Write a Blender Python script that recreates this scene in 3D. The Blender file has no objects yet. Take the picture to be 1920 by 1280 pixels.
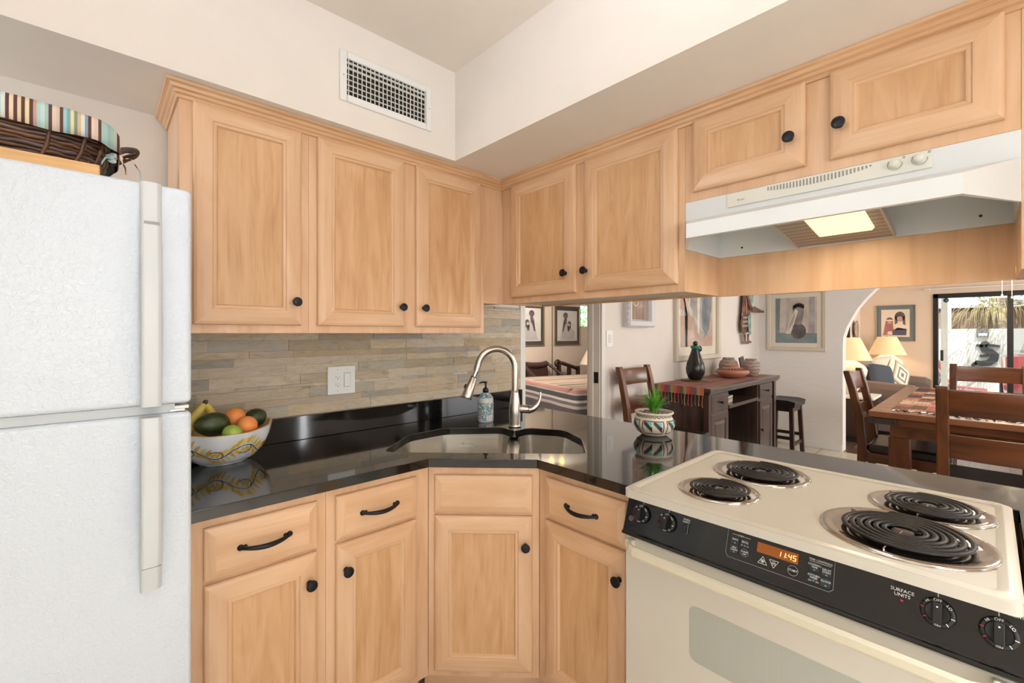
import bpy, bmesh, math, random
from mathutils import Vector, Matrix
R = math.radians
PI = math.pi
random.seed(7)
S = bpy.context.scene
COL = S.collection

# ---------------------------------------------------------------- camera
THETA = R(47.02)
cd = bpy.data.cameras.new('camera')
cam = bpy.data.objects.new('camera', cd)
COL.objects.link(cam)
cam.location = (0, 0, 1.37)
cam.rotation_euler = (R(90), 0, THETA - R(90))
cd.sensor_width = 36
cd.lens = 36 * 834 / 1920
cd.shift_y = -15.5 / 1920
cd.clip_start = 0.02
S.camera = cam

# ---------------------------------------------------------------- world, sun, exposure
S.view_settings.view_transform = 'Standard'
S.view_settings.look = 'None'
S.view_settings.gamma = 1
S.view_settings.use_curve_mapping = False
S.view_settings.exposure = 0.07
w = bpy.data.worlds.new('world')
S.world = w
w.use_nodes = True
bg = w.node_tree.nodes['Background']
bg.inputs[0].default_value = (0.72, 0.86, 1.0, 1)
bg.inputs[1].default_value = 4.5
sd = bpy.data.lights.new('sun', 'SUN')
sd.energy = 6.5
sd.angle = R(0.6)
sd.color = (1, 0.95, 0.86)
sun = bpy.data.objects.new('sun', sd)
COL.objects.link(sun)
sun.rotation_euler = (R(38), R(0), R(-68))


def area(name, loc, target, sx, sy, power, color=(1, 1, 1), parent=None):
    d = bpy.data.lights.new(name, 'AREA')
    d.shape = 'RECTANGLE'
    d.size = sx
    d.size_y = sy
    d.energy = power
    d.color = color
    o = bpy.data.objects.new(name, d)
    COL.objects.link(o)
    o.location = loc
    v = Vector(target) - Vector(loc)
    o.rotation_euler = v.to_track_quat('-Z', 'Y').to_euler()
    return o


# light of the side and dining windows and ceiling fixtures; fill lamps are added
area('fill_kitchen_back', (-1.28, -0.7, 1.2), (2, 0.4, 1.1), 1.7, 1.5, 6, (0.93, 0.97, 1.0))  # added soft fill from behind the camera; the wall has no window
area('daylight_side_window', (0.0, -1.93, 1.5), (0.2, 2, 1.25), 1.6, 1.3, 31, (0.93, 0.97, 1.0))
area('daylight_dining_window', (4.32, -2.93, 1.1), (4.1, 2, 0.9), 0.85, 1.9, 19, (0.95, 0.97, 1.0))
area('daylight_dining_window', (5.22, -2.93, 1.1), (5.0, 2, 0.9), 0.80, 1.9, 19, (0.95, 0.97, 1.0))
area('fill_dining_corner', (1.93, -2.45, 1.3), (6.3, 1.2, 1.0), 0.9, 1.5, 98, (0.97, 0.98, 1.0))  # added to brighten the arch wall; no window stands here
area('fill_bedroom', (2.2, 4.2, 1.6), (6, 5.4, 1.6), 1.6, 1.3, 40, (0.97, 0.98, 1.0))  # added fill for the bedroom's far wall; the left wall is solid
area('fill_living', (8.0, -2.93, 1.5), (8.2, 2, 1.0), 2.2, 1.5, 110, (1, 0.97, 0.92))  # added fill for the living room; no opening in this wall
area('fill_fridge_niche', (-1.38, 1.82, 1.93), (0.0, 1.85, 1.95), 0.34, 0.36, 11, (0.84, 0.92, 1.0))  # added behind the refrigerator to brighten the niche above it
area('fill_kitchen_uplight', (0.30, 0.42, 2.13), (0.30, 0.42, 3), 0.28, 0.28, 32, (0.93, 0.97, 1.0))  # added upward lamp; its bounce off the ceiling softens the kitchen light
for x_, y_ in ((-0.35, -0.55), (0.75, -0.9)):
    r_ = area('fill_floor_bounce', (x_, y_, 2.53), (x_, y_, 0), 0.16, 0.16, 19, (0.95, 0.98, 1.0))  # added; lights the floor so that it bounces light upwards
    r_.data.spread = R(75)
area('fill_dining_top', (4.0, -0.6, 2.30), (4.0, -0.6, 0), 0.5, 0.5, 22, (1, 0.93, 0.84))  # added lamp that brightens the dining room, no fixture in view
area('ceiling_lamp_living', (8.0, -0.16, 2.02), (8.0, -0.16, 0), 0.3, 0.3, 18, (1, 0.82, 0.6))
area('ceiling_lamp_bedroom', (4.9, 4.3, 2.2), (5.7, 5.6, 1.0), 0.4, 0.4, 48, (1, 0.9, 0.78))


# ---------------------------------------------------------------- materials
def srgb(r, g, b):
    f = lambda c: (c / 255 / 12.92) if c / 255 <= 0.04045 else ((c / 255 + 0.055) / 1.055) ** 2.4
    return (f(r), f(g), f(b), 1)


class NT:
    def __init__(s, name):
        s.m = bpy.data.materials.new(name)
        s.m.use_nodes = True
        s.t = s.m.node_tree
        s.b = s.t.nodes['Principled BSDF']

    def n(s, typ, **kw):
        x = s.t.nodes.new(typ)
        for k, v in kw.items():
            setattr(x, k, v)
        return x

    def l(s, a, b):
        s.t.links.new(a, b)

    def set(s, **kw):
        for k, v in kw.items():
            s.b.inputs[k.replace('_', ' ')].default_value = v
        return s

    def coord(s, scale=(1, 1, 1), kind='Object', rand=0.0):
        tc = s.n('ShaderNodeTexCoord')
        mp = s.n('ShaderNodeMapping')
        mp.inputs['Scale'].default_value = scale
        s.l(tc.outputs[kind], mp.inputs[0])
        if rand:
            oi = s.n('ShaderNodeObjectInfo')
            mu = s.n('ShaderNodeMath', operation='MULTIPLY')
            mu.inputs[1].default_value = rand
            s.l(oi.outputs['Random'], mu.inputs[0])
            s.l(mu.outputs[0], mp.inputs['Location'])
        return mp.outputs[0]

    def noise(s, vec, scale=5, detail=3, rough=0.5, dist=0):
        x = s.n('ShaderNodeTexNoise')
        x.inputs['Scale'].default_value = scale
        x.inputs['Detail'].default_value = detail
        x.inputs['Roughness'].default_value = rough
        x.inputs['Distortion'].default_value = dist
        if vec is not None:
            s.l(vec, x.inputs['Vector'])
        return x.outputs['Fac']

    def ramp(s, fac, stops, interp='LINEAR'):
        x = s.n('ShaderNodeValToRGB')
        cr = x.color_ramp
        cr.interpolation = interp
        while len(cr.elements) > 1:
            cr.elements.remove(cr.elements[-1])
        for i, (p, c) in enumerate(stops):
            e = cr.elements[0] if i == 0 else cr.elements.new(p)
            e.position = p
            e.color = c if len(c) == 4 else (*c, 1)
        s.l(fac, x.inputs[0])
        return x.outputs[0]

    def bump(s, h, strength=0.3, dist=0.002):
        x = s.n('ShaderNodeBump')
        x.inputs['Strength'].default_value = strength
        x.inputs['Distance'].default_value = dist
        s.l(h, x.inputs['Height'])
        s.l(x.outputs[0], s.b.inputs['Normal'])

    def base(s, c):
        s.l(c, s.b.inputs['Base Color'])

    def mix(s, fac, a, b, mode='MIX'):
        x = s.n('ShaderNodeMix', data_type='RGBA', blend_type=mode)
        for k, v in ((0, fac), (6, a), (7, b)):
            if hasattr(v, 'node'):
                s.l(v, x.inputs[k])
            else:
                x.inputs[k].default_value = v
        return x.outputs[2]


def plain(name, c, rough=0.5, metal=0.0, spec=0.5, bump=0.0, bscale=200, **kw):
    n = NT(name)
    v = n.coord()
    f = n.noise(v, 6, 3)
    c = srgb(*c)
    c2 = tuple(min(1, x * 0.97) for x in c[:3]) + (1,)
    n.base(n.ramp(f, [(0.3, c2), (0.7, c)]))
    n.set(Roughness=rough, Metallic=metal, Specular_IOR_Level=spec, **kw)
    if bump:
        n.bump(n.noise(n.coord(), bscale, 2), bump, 0.001)
    return n.m


def wood(name, axis, cols, rough=0.38, k=1.0, rand=30.0, streak=0.5, coat=0.0, k_along=None):
    n = NT(name)
    sc = [16 * k] * 3
    sc['xyz'.index(axis)] = (1.1 if k_along is None else k_along) * k
    v = n.coord(tuple(sc), rand=rand)
    a = n.noise(v, 1.0, 4, 0.55, 1.2)
    base = n.ramp(a, [(0.28, srgb(*cols[0])), (0.5, srgb(*cols[1])), (0.72, srgb(*cols[2]))])
    sc2 = [70 * k] * 3
    sc2['xyz'.index(axis)] = 4 * k
    f = n.noise(n.coord(tuple(sc2), rand=rand), 1.0, 2, 0.6)
    st = n.ramp(f, [(0.22, srgb(*cols[3])), (0.45, (1, 1, 1, 1))])
    n.base(n.mix(streak, base, st, 'MULTIPLY'))
    n.set(Roughness=rough, Coat_Weight=coat, Coat_Roughness=0.15)
    n.bump(f, 0.05, 0.0006)
    return n.m


MAP = [(196, 151, 106), (208, 165, 120), (219, 179, 137), (222, 190, 160)]
MAPR = [(206, 163, 124), (217, 177, 139), (226, 190, 155), (226, 200, 172)]
M = {}
M['maple_z'] = wood('maple_panel_vertical', 'z', MAP, k=1.15, streak=0.45, k_along=2.6)
M['maple_fz'] = wood('maple_frame_vertical', 'z', MAPR, k=0.7, streak=0.3, k_along=2.2)
M['maple_x'] = wood('maple_frame_horizontal', 'x', MAPR, k=0.7, streak=0.3, k_along=2.2)
M['maple_in'] = wood('maple_box_sides', 'z', MAPR, k=0.6, streak=0.3)
M['under'] = plain('cabinet_underside', (218, 206, 188), 0.7)
M['butcher'] = wood('butcher_board', 'x', [(206, 158, 96), (224, 178, 116), (232, 190, 130), (225, 190, 150)])
DK = [(52, 28, 16), (88, 48, 24), (112, 64, 32), (120, 80, 60)]
M['dark_x'] = wood('dark_wood_x', 'x', DK, 0.28, 0.6, coat=0.3)
M['dark_z'] = wood('dark_wood_z', 'z', DK, 0.28, 0.6, coat=0.3)
M['dark_y'] = wood('dark_wood_y', 'y', DK, 0.28, 0.6, coat=0.3)
SB = [(44, 30, 26), (66, 48, 42), (84, 62, 52), (110, 90, 80)]
M['side_x'] = wood('sideboard_wood_x', 'x', SB, 0.32, 0.6, coat=0.4)
M['side_z'] = wood('sideboard_wood_z', 'z', SB, 0.32, 0.6, coat=0.4)
M['espresso'] = wood('espresso_wood', 'z', [(38, 24, 20), (54, 34, 28), (64, 42, 34), (110, 90, 80)], 0.35)
M['paint'] = plain('wall_paint', (226, 218, 210), 0.75)
M['paint_k'] = plain('kitchen_wall_paint', (236, 229, 220), 0.75)
M['ceil'] = plain('ceiling_paint', (238, 230, 218), 0.85)
M['trimw'] = plain('white_trim', (226, 224, 218), 0.45)
M['white'] = plain('white_plastic', (236, 236, 233), 0.35)
M['almond'] = plain('almond_enamel', (206, 200, 186), 0.22, spec=0.6)
M['almond_d'] = plain('almond_plastic', (214, 206, 182), 0.4)
M['hood'] = plain('hood_enamel', (224, 227, 226), 0.3)
M['hoodp'] = plain('hood_panel_cream', (226, 225, 212), 0.4)
M['blackg'] = plain('black_glass', (12, 11, 11), 0.12, spec=0.6)
M['blackp'] = plain('black_plastic', (20, 20, 21), 0.35)
M['bronze'] = plain('dark_bronze', (42, 42, 45), 0.33, 0.75)
M['leather'] = plain('black_leather', (28, 24, 23), 0.36, bump=0.3, bscale=260)
M['chrome'] = plain('chrome', (225, 222, 218), 0.08, 1.0)
M['dark'] = plain('dark_void', (24, 23, 22), 0.8)
M['ivory'] = plain('ivory_print', (238, 236, 230), 0.6)
M['graypr'] = plain('gray_print', (150, 150, 150), 0.6)
M['redp'] = plain('red_print', (200, 30, 45), 0.5)
M['bluep'] = plain('blue_print', (96, 170, 205), 0.5)
M['coil'] = plain('coil_element', (38, 35, 35), 0.42, 0.4)
M['turq'] = plain('turquoise_glaze', (74, 196, 190), 0.4)
M['dbrown'] = plain('dark_brown_glaze', (62, 44, 36), 0.5)
M['cream_cl'] = plain('cream_ceramic', (218, 206, 186), 0.55, bump=0.15, bscale=300)
M['terra'] = plain('terracotta', (186, 124, 102), 0.5)
M['blackcer'] = plain('black_ceramic', (26, 30, 30), 0.22)
M['lampw'] = plain('white_lamp_ceramic', (238, 226, 206), 0.35)
M['sofa'] = plain('taupe_sofa', (112, 98, 90), 0.9, bump=0.4, bscale=300)
M['sofa_c'] = plain('gray_cushion', (136, 124, 118), 0.9, bump=0.3, bscale=300)
M['bluepil'] = plain('slate_blue_cushion', (58, 66, 78), 0.85, bump=0.3, bscale=300)
M['palm'] = plain('palm_green', (150, 165, 84), 0.6)
M['palmdry'] = plain('palm_dry', (190, 176, 132), 0.8)
M['leaf'] = plain('grass_green', (88, 168, 44), 0.45)
M['leafd'] = plain('grass_tip', (120, 120, 70), 0.5)
M['steelpipe'] = plain('aluminium_trim', (190, 190, 186), 0.35, 0.8)


def m_steel(name, scale, c=(196, 186, 176), rough=0.26):
    n = NT(name)
    f = n.noise(n.coord(scale), 1.0, 2)
    n.base(n.ramp(f, [(0.3, tuple(x * 0.85 for x in srgb(*c)[:3])), (0.7, srgb(*c))]))
    n.set(Metallic=1.0, Roughness=rough)
    n.bump(f, 0.06, 0.0004)
    return n.m


M['nickel'] = m_steel('brushed_nickel', (6, 6, 500), (206, 198, 188), 0.24)
M['steel'] = m_steel('sink_steel', (3, 3, 260), (232, 228, 220), 0.24)
M['pan'] = m_steel('drip_pan_chrome', (20, 20, 20), (205, 196, 186), 0.12)


def m_granite():
    n = NT('black_granite')
    v = n.coord()
    f = n.noise(v, 520, 2, 0.7)
    g = n.noise(v, 90, 3, 0.6)
    a = n.ramp(f, [(0.56, srgb(9, 9, 10)), (0.70, srgb(52, 50, 48)), (0.80, srgb(110, 104, 98))])
    b = n.ramp(g, [(0.4, srgb(6, 6, 7)), (0.7, srgb(18, 17, 17))])
    n.base(n.mix(0.45, b, a))
    n.set(Roughness=0.08, IOR=1.55, Specular_IOR_Level=0.5, Coat_Weight=0.4, Coat_IOR=1.5, Coat_Roughness=0.03)
    return n.m


M['granite'] = m_granite()


def m_slate():
    n = NT('split_slate')
    ge = n.n('ShaderNodeNewGeometry')
    c = n.ramp(ge.outputs['Random Per Island'], [(0.0, srgb(198, 185, 164)), (0.14, srgb(169, 155, 134)), (0.26, srgb(214, 203, 187)),
        (0.38, srgb(180, 178, 171)), (0.5, srgb(207, 192, 169)), (0.6, srgb(185, 164, 132)), (0.7, srgb(210, 198, 185)),
        (0.8, srgb(158, 158, 155)), (0.9, srgb(192, 176, 157))], 'CONSTANT')
    f = n.noise(n.coord((7, 7, 24)), 1.6, 6, 0.7, 1.5)
    o = n.ramp(f, [(0.26, srgb(176, 162, 140)), (0.44, srgb(238, 232, 220)), (0.64, srgb(255, 252, 246))])
    k = n.mix(0.8, n.mix(0.22, c, srgb(214, 202, 180)), o, 'MULTIPLY')
    r = n.noise(n.coord((4, 4, 10)), 2.0, 4, 0.6, 1.0)
    rust = n.ramp(r, [(0.50, (0, 0, 0, 1)), (0.68, (1, 1, 1, 1))])
    k2 = n.mix(n.mix(0.45, (0, 0, 0, 1), rust), k, srgb(196, 170, 128))
    g = n.noise(n.coord((3, 3, 8)), 2.7, 3, 0.6, 1.0)
    gr = n.ramp(g, [(0.54, (0, 0, 0, 1)), (0.70, (1, 1, 1, 1))])
    n.base(n.mix(n.mix(0.4, (0, 0, 0, 1), gr), k2, srgb(170, 176, 172)))
    n.set(Roughness=0.55)
    n.bump(n.noise(n.coord((9, 9, 40)), 3.5, 6, 0.7, 1.0), 0.75, 0.004)
    return n.m


M['slate'] = m_slate()
M['grout'] = plain('grout', (132, 122, 106), 0.9)


def m_fridge():
    n = NT('pebbled_white_enamel')
    v = n.coord()
    n.set(Base_Color=srgb(202, 210, 218), Roughness=0.22, Specular_IOR_Level=0.6)
    n.bump(n.noise(v, 110, 3, 0.55, 0.9), 0.9, 0.0022)
    return n.m


M['fridge'] = m_fridge()


def m_tilefloor():
    n = NT('floor_tile')
    v = n.coord()
    b = n.n('ShaderNodeTexBrick')
    n.l(v, b.inputs['Vector'])
    b.offset = 0.0
    b.inputs['Scale'].default_value = 1.0
    b.inputs['Brick Width'].default_value = 0.45
    b.inputs['Row Height'].default_value = 0.45
    b.inputs['Mortar Size'].default_value = 0.006
    b.inputs['Color1'].default_value = srgb(206, 197, 184)
    b.inputs['Color2'].default_value = srgb(214, 205, 192)
    b.inputs['Mortar'].default_value = srgb(120, 110, 100)
    f = n.noise(v, 5, 5, 0.6)
    n.base(n.mix(0.6, b.outputs[0], n.ramp(f, [(0.3, srgb(205, 200, 195)), (0.7, srgb(255, 255, 252))]), 'MULTIPLY'))
    n.set(Roughness=0.35)
    return n.m


def m_plank():
    n = NT('floor_plank')
    v = n.coord()
    b = n.n('ShaderNodeTexBrick')
    n.l(v, b.inputs['Vector'])
    b.inputs['Scale'].default_value = 1.0
    b.inputs['Brick Width'].default_value = 1.1
    b.inputs['Row Height'].default_value = 0.14
    b.inputs['Mortar Size'].default_value = 0.003
    b.inputs['Color1'].default_value = srgb(92, 74, 66)
    b.inputs['Color2'].default_value = srgb(120, 98, 86)
    b.inputs['Mortar'].default_value = srgb(40, 30, 28)
    f = n.noise(n.coord((2, 22, 2)), 1, 4, 0.6)
    n.base(n.mix(0.7, b.outputs[0], n.ramp(f, [(0.3, srgb(170, 160, 155)), (0.7, srgb(255, 250, 245))]), 'MULTIPLY'))
    n.set(Roughness=0.35)
    return n.m


M['tile'] = m_tilefloor()
M['plank'] = m_plank()


def m_stucco():
    n = NT('rough_plaster')
    v = n.coord()
    n.set(Base_Color=srgb(224, 220, 216), Roughness=0.8)
    f = n.noise(n.coord((1, 1.6, 3)), 3.0, 6, 0.6, 0.8)
    n.bump(f, 0.6, 0.012)
    return n.m


M['stucco'] = m_stucco()


def stripes(name, axis, scale, cols, rough=0.9, rep=True, wob=0.0):
    """constant-colour stripes along one object axis; scale = repeats per metre"""
    n = NT(name)
    tc = n.n('ShaderNodeTexCoord')
    sp = n.n('ShaderNodeSeparateXYZ')
    n.l(tc.outputs['Object'], sp.inputs[0])
    src = sp.outputs['XYZ'.index(axis.upper())]
    if wob:
        nz = n.noise(tc.outputs['Object'], 9, 2)
        m0 = n.n('ShaderNodeMath', operation='MULTIPLY_ADD')
        n.l(nz, m0.inputs[0])
        m0.inputs[1].default_value = wob
        n.l(src, m0.inputs[2])
        src = m0.outputs[0]
    m1 = n.n('ShaderNodeMath', operation='MULTIPLY')
    n.l(src, m1.inputs[0])
    m1.inputs[1].default_value = scale
    m2 = n.n('ShaderNodeMath', operation='FRACT')
    n.l(m1.outputs[0], m2.inputs[0])
    N = len(cols)
    n.base(n.ramp(m2.outputs[0], [(i / N, srgb(*c)) for i, c in enumerate(cols)], 'CONSTANT'))
    n.set(Roughness=rough)
    n.bump(n.noise(tc.outputs['Object'], 320, 2), 0.3, 0.001)
    return n.m


def checks(name, cols, sx, sy, seed=0):
    n = NT(name)
    v = n.coord((sx, sy, 1))
    vo = n.n('ShaderNodeTexVoronoi', distance='CHEBYCHEV')
    vo.inputs['Scale'].default_value = 1
    vo.inputs['Randomness'].default_value = 0.35
    n.l(v, vo.inputs['Vector'])
    sp = n.n('ShaderNodeSeparateColor')
    n.l(vo.outputs['Color'], sp.inputs[0])
    N = len(cols)
    n.base(n.ramp(sp.outputs[0], [(i / N, srgb(*c)) for i, c in enumerate(cols)], 'CONSTANT'))
    n.set(Roughness=0.9)
    return n.m


def emis(name, c, s):
    n = NT(name)
    n.set(Base_Color=srgb(*c), Emission_Color=srgb(*c), Emission_Strength=s)
    return n.m


def glass(name, tint=(1, 1, 1), refl=0.08):
    n = NT(name)
    n.t.nodes.remove(n.b)
    tr = n.n('ShaderNodeBsdfTransparent')
    tr.inputs[0].default_value = (*tint, 1)
    gl = n.n('ShaderNodeBsdfGlossy')
    gl.inputs['Roughness'].default_value = 0.02
    mx = n.n('ShaderNodeMixShader')
    mx.inputs[0].default_value = refl
    n.l(tr.outputs[0], mx.inputs[1])
    n.l(gl.outputs[0], mx.inputs[2])
    n.l(mx.outputs[0], n.t.nodes['Material Output'].inputs[0])
    return n.m


M['glass'] = glass('window_glass', (0.97, 0.98, 0.97), 0.07)
M['artglass'] = glass('picture_glass', (1, 1, 1), 0.05)
M['lens'] = emis('hood_light_lens', (255, 226, 160), 1.6)
M['bulb'] = emis('warm_bulb', (255, 200, 110), 12)
M['shade'] = emis('lit_lamp_shade', (238, 200, 152), 0.42)
M['globe'] = emis('added_uplight_glow', (246, 248, 255), 5)  # glow of the added kitchen uplight bowl
M['diff'] = emis('added_dining_glow', (255, 246, 230), 2.2)  # glow of the added dining lamp
M['amber'] = emis('amber_display', (120, 62, 8), 0.8)
M['digit'] = emis('display_digits', (255, 214, 130), 2.0)


# ---------------------------------------------------------------- mesh builder
class MB:
    def __init__(s):
        s.v, s.f, s.m, s.s = [], [], [], []

    def add(s, vs, fs, m=0, smooth=False, T=None):
        b = len(s.v)
        for p in vs:
            p = Vector(p)
            s.v.append(tuple(T @ p) if T is not None else tuple(p))
        for i, f in enumerate(fs):
            s.f.append([b + k for k in f])
            s.m.append(m[i] if isinstance(m, (list, tuple)) else m)
            s.s.append(smooth)
        return s

    def box(s, x0, y0, z0, x1, y1, z1, m=0, T=None):
        if x0 > x1: x0, x1 = x1, x0
        if y0 > y1: y0, y1 = y1, y0
        if z0 > z1: z0, z1 = z1, z0
        vs = [(x0, y0, z0), (x1, y0, z0), (x1, y1, z0), (x0, y1, z0), (x0, y0, z1), (x1, y0, z1), (x1, y1, z1), (x0, y1, z1)]
        return s.add(vs, [(0, 3, 2, 1), (4, 5, 6, 7), (0, 1, 5, 4), (1, 2, 6, 5), (2, 3, 7, 6), (3, 0, 4, 7)], m, False, T)

    def prism(s, poly, z0, z1, m=0, T=None, smooth=False):
        n = len(poly)
        a = sum(poly[i][0] * poly[(i + 1) % n][1] - poly[(i + 1) % n][0] * poly[i][1] for i in range(n))
        if a < 0: poly = poly[::-1]
        vs = [(x, y, z0) for x, y in poly] + [(x, y, z1) for x, y in poly]
        s.add(vs, [list(range(n))[::-1], [n + i for i in range(n)]], m, False, T)
        s.add(vs, [(i, (i + 1) % n, n + (i + 1) % n, n + i) for i in range(n)], m, smooth, T)
        return s

    def loft(s, rings, m=0, smooth=True, caps=True, T=None, closed=True):
        n = len(rings[0])
        vs = [p for r in rings for p in r]
        fs = []
        for k in range(len(rings) - 1):
            for i in range(n if closed else n - 1):
                j = (i + 1) % n
                fs.append((k * n + i, k * n + j, (k + 1) * n + j, (k + 1) * n + i))
        s.add(vs, fs, m, smooth, T)
        if caps and closed:
            s.add(rings[0], [list(range(n))[::-1]], m, False, T)
            s.add(rings[-1], [list(range(n))], m, False, T)
        return s

    def lathe(s, prof, n=32, c=(0, 0, 0), m=0, sx=1, sy=1, T=None, smooth=True):
        rings = [[(c[0] + r * sx * math.cos(2 * PI * i / n), c[1] + r * sy * math.sin(2 * PI * i / n), c[2] + z) for i in range(n)] for r, z in prof]
        return s.loft(rings, m, smooth, prof[0][0] > 1e-5 or True, T)

    def tube(s, pts, r, n=10, m=0, caps=True, T=None, sy=1.0, smooth=True, closed=False):
        P = [Vector(p) for p in pts]
        if not isinstance(r, (list, tuple)): r = [r] * len(P)
        rings = []
        up = Vector((0, 0, 1))
        t0 = (P[1] - P[0]).normalized()
        if abs(t0.dot(up)) > 0.95: up = Vector((1, 0, 0))
        a = t0.cross(up).normalized()
        N = len(P)
        for i, p in enumerate(P):
            if closed:
                t = (P[(i + 1) % N] - P[i - 1]).normalized()
            else:
                t = (P[min(i + 1, N - 1)] - P[max(i - 1, 0)]).normalized()
            a = (a - t * a.dot(t)).normalized()
            b = t.cross(a)
            rings.append([tuple(p + (a * math.cos(2 * PI * k / n) + b * math.sin(2 * PI * k / n) * sy) * r[i]) for k in range(n)])
        if closed: rings.append(rings[0])
        return s.loft(rings, m, smooth, caps and not closed, T)

    def sphere(s, c, r, nu=20, nv=12, m=0, sx=1, sy=1, sz=1, T=None, fn=None):
        rings = []
        for j in range(nv + 1):
            a = -PI / 2 + PI * j / nv
            rr = max(1e-4, math.cos(a)) * r
            ring = []
            for i in range(nu):
                p = Vector((rr * math.cos(2 * PI * i / nu) * sx, rr * math.sin(2 * PI * i / nu) * sy, math.sin(a) * r * sz))
                if fn: p = fn(p)
                ring.append(tuple(Vector(c) + p))
            rings.append(ring)
        return s.loft(rings, m, True, True, T)

    def obj(s, name, mats, parent=None, loc=(0, 0, 0), rot=(0, 0, 0), bevel=0, seg=2, sub=0, angle=35, label=None):
        me = bpy.data.meshes.new(name)
        me.from_pydata(s.v, [], s.f)
        for mt in (mats if isinstance(mats, (list, tuple)) else [mats]):
            me.materials.append(M[mt] if isinstance(mt, str) else mt)
        me.polygons.foreach_set('material_index', s.m)
        me.polygons.foreach_set('use_smooth', s.s)
        me.validate()
        o = bpy.data.objects.new(name, me)
        COL.objects.link(o)
        o.location = loc
        o.rotation_euler = rot
        if parent is not None: o.parent = parent
        if bevel:
            b = o.modifiers.new('bevel', 'BEVEL')
            b.width = bevel
            b.segments = seg
            b.limit_method = 'ANGLE'
            b.angle_limit = R(angle)
            b.harden_normals = False
        if sub:
            q = o.modifiers.new('subsurf', 'SUBSURF')
            q.levels = sub
            q.render_levels = sub
        if label: o['label'] = label
        return o


def thing(name, label, cat, loc=(0, 0, 0), rz=0, group=None):
    o = bpy.data.objects.new(name, None)
    COL.objects.link(o)
    o.empty_display_size = 0.05
    o.location = loc
    o.rotation_euler = (0, 0, R(rz))
    o['label'] = label
    o['category'] = cat
    if group: o['group'] = group
    return o


def tag(o, label, cat, group=None, kind=None):
    o['label'] = label
    o['category'] = cat
    if group: o['group'] = group
    if kind: o['kind'] = kind
    return o


def struct(o):
    o['kind'] = 'structure'
    return o


def dup(root, loc, rz, label, group=None):
    def cp(o, parent):
        c = o.copy()
        COL.objects.link(c)
        if parent is not None: c.parent = parent
        for ch in [x for x in S.objects if x.parent == o]:
            cp(ch, c)
        return c
    r = cp(root, None)
    r.location = loc
    r.rotation_euler = (0, 0, R(rz))
    r['label'] = label
    if group: r['group'] = group
    return r


def text_mesh(mb, txt, size, T, m=0, align='CENTER', extr=0.0, sx=1.0):
    c = bpy.data.curves.new('t', 'FONT')
    c.body = txt
    c.size = size
    c.align_x = align
    c.align_y = 'CENTER'
    c.extrude = extr
    c.resolution_u = 2
    o = bpy.data.objects.new('t', c)
    me = bpy.data.meshes.new_from_object(o)
    vs = [(v.co.x * sx, v.co.y, v.co.z) for v in me.vertices]
    fs = [list(p.vertices) for p in me.polygons]
    if vs: mb.add(vs, fs, m, False, T)
    bpy.data.objects.remove(o)
    bpy.data.curves.remove(c)
    bpy.data.meshes.remove(me)


def basis(o, x, y):
    """matrix whose x axis is x, y axis is y, origin o"""
    x = Vector(x).normalized(); y = Vector(y).normalized(); z = x.cross(y)
    return Matrix(((x.x, y.x, z.x, o[0]), (x.y, y.y, z.y, o[1]), (x.z, y.z, z.z, o[2]), (0, 0, 0, 1)))
# ================================================================ the setting
W = 2.04          # plane of the left wall (kitchen and dining room)
XA = 6.30         # arch wall
XL = 9.90         # far living room wall with the sliding door
ZS = 2.15         # soffit underside
ZC = 2.549        # kitchen ceiling

struct(MB().box(-1.4, -3.1, -0.1, XA, 6.1, 0).obj('floor', 'tile'))
struct(MB().box(XA, -3.1, -0.1, XL + 0.1, 6.1, 0.0).obj('floor_living', 'plank'))
struct(MB().box(-1.5, -2.1, ZC, 1.9, 2.2, ZC + 0.1).obj('ceiling', 'ceil'))
struct(MB().box(1.9, -3.1, 2.45, XL + 0.6, 6.1, 2.6).obj('ceiling_dining', 'ceil'))
struct(MB().box(-1.5, -3.1, ZC + 0.1, 2.0, 2.2, ZC + 0.2).obj('ceiling_deck', 'ceil'))

# left wall: solid up to the bedroom door, lintel, then solid to the arch wall
D0, D1 = 2.01, 2.82
wl = MB()
wl.box(-1.5, W, 0, D0 - 0.045, W + 0.12, ZC)
wl.box(D0 - 0.045, W, 2.03, D1 + 0.02, W + 0.12, 2.45)
wl.box(D1 + 0.02, W, 0, XA + 0.1, W + 0.12, 2.45)
struct(wl.obj('wall_left', 'paint'))
# closing walls behind the camera and at the far right
struct(MB().box(-1.5, -2.1, 0, -1.4, W, ZC).obj('wall_back', 'paint_k'))
struct(MB().box(-1.4, -2.1, 0, 1.9, -2.0, ZC).obj('wall_right', 'paint_k'))
struct(MB().box(1.9, -3.1, 0, XL + 0.1, -3.0, 2.45).obj('wall_right_dining', 'paint'))
struct(MB().box(1.80, -3.0, 0, 1.90, -2.0, 2.6).obj('wall_corner', 'paint'))
# soffits over the cabinets
struct(MB().box(-1.4, 1.65, ZS, 1.185, W, ZC).obj('wall_soffit_left', 'paint_k'))
struct(MB().box(1.185, -2.0, ZS, 1.9, W, ZC).obj('wall_soffit_right', 'paint_k'))

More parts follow.
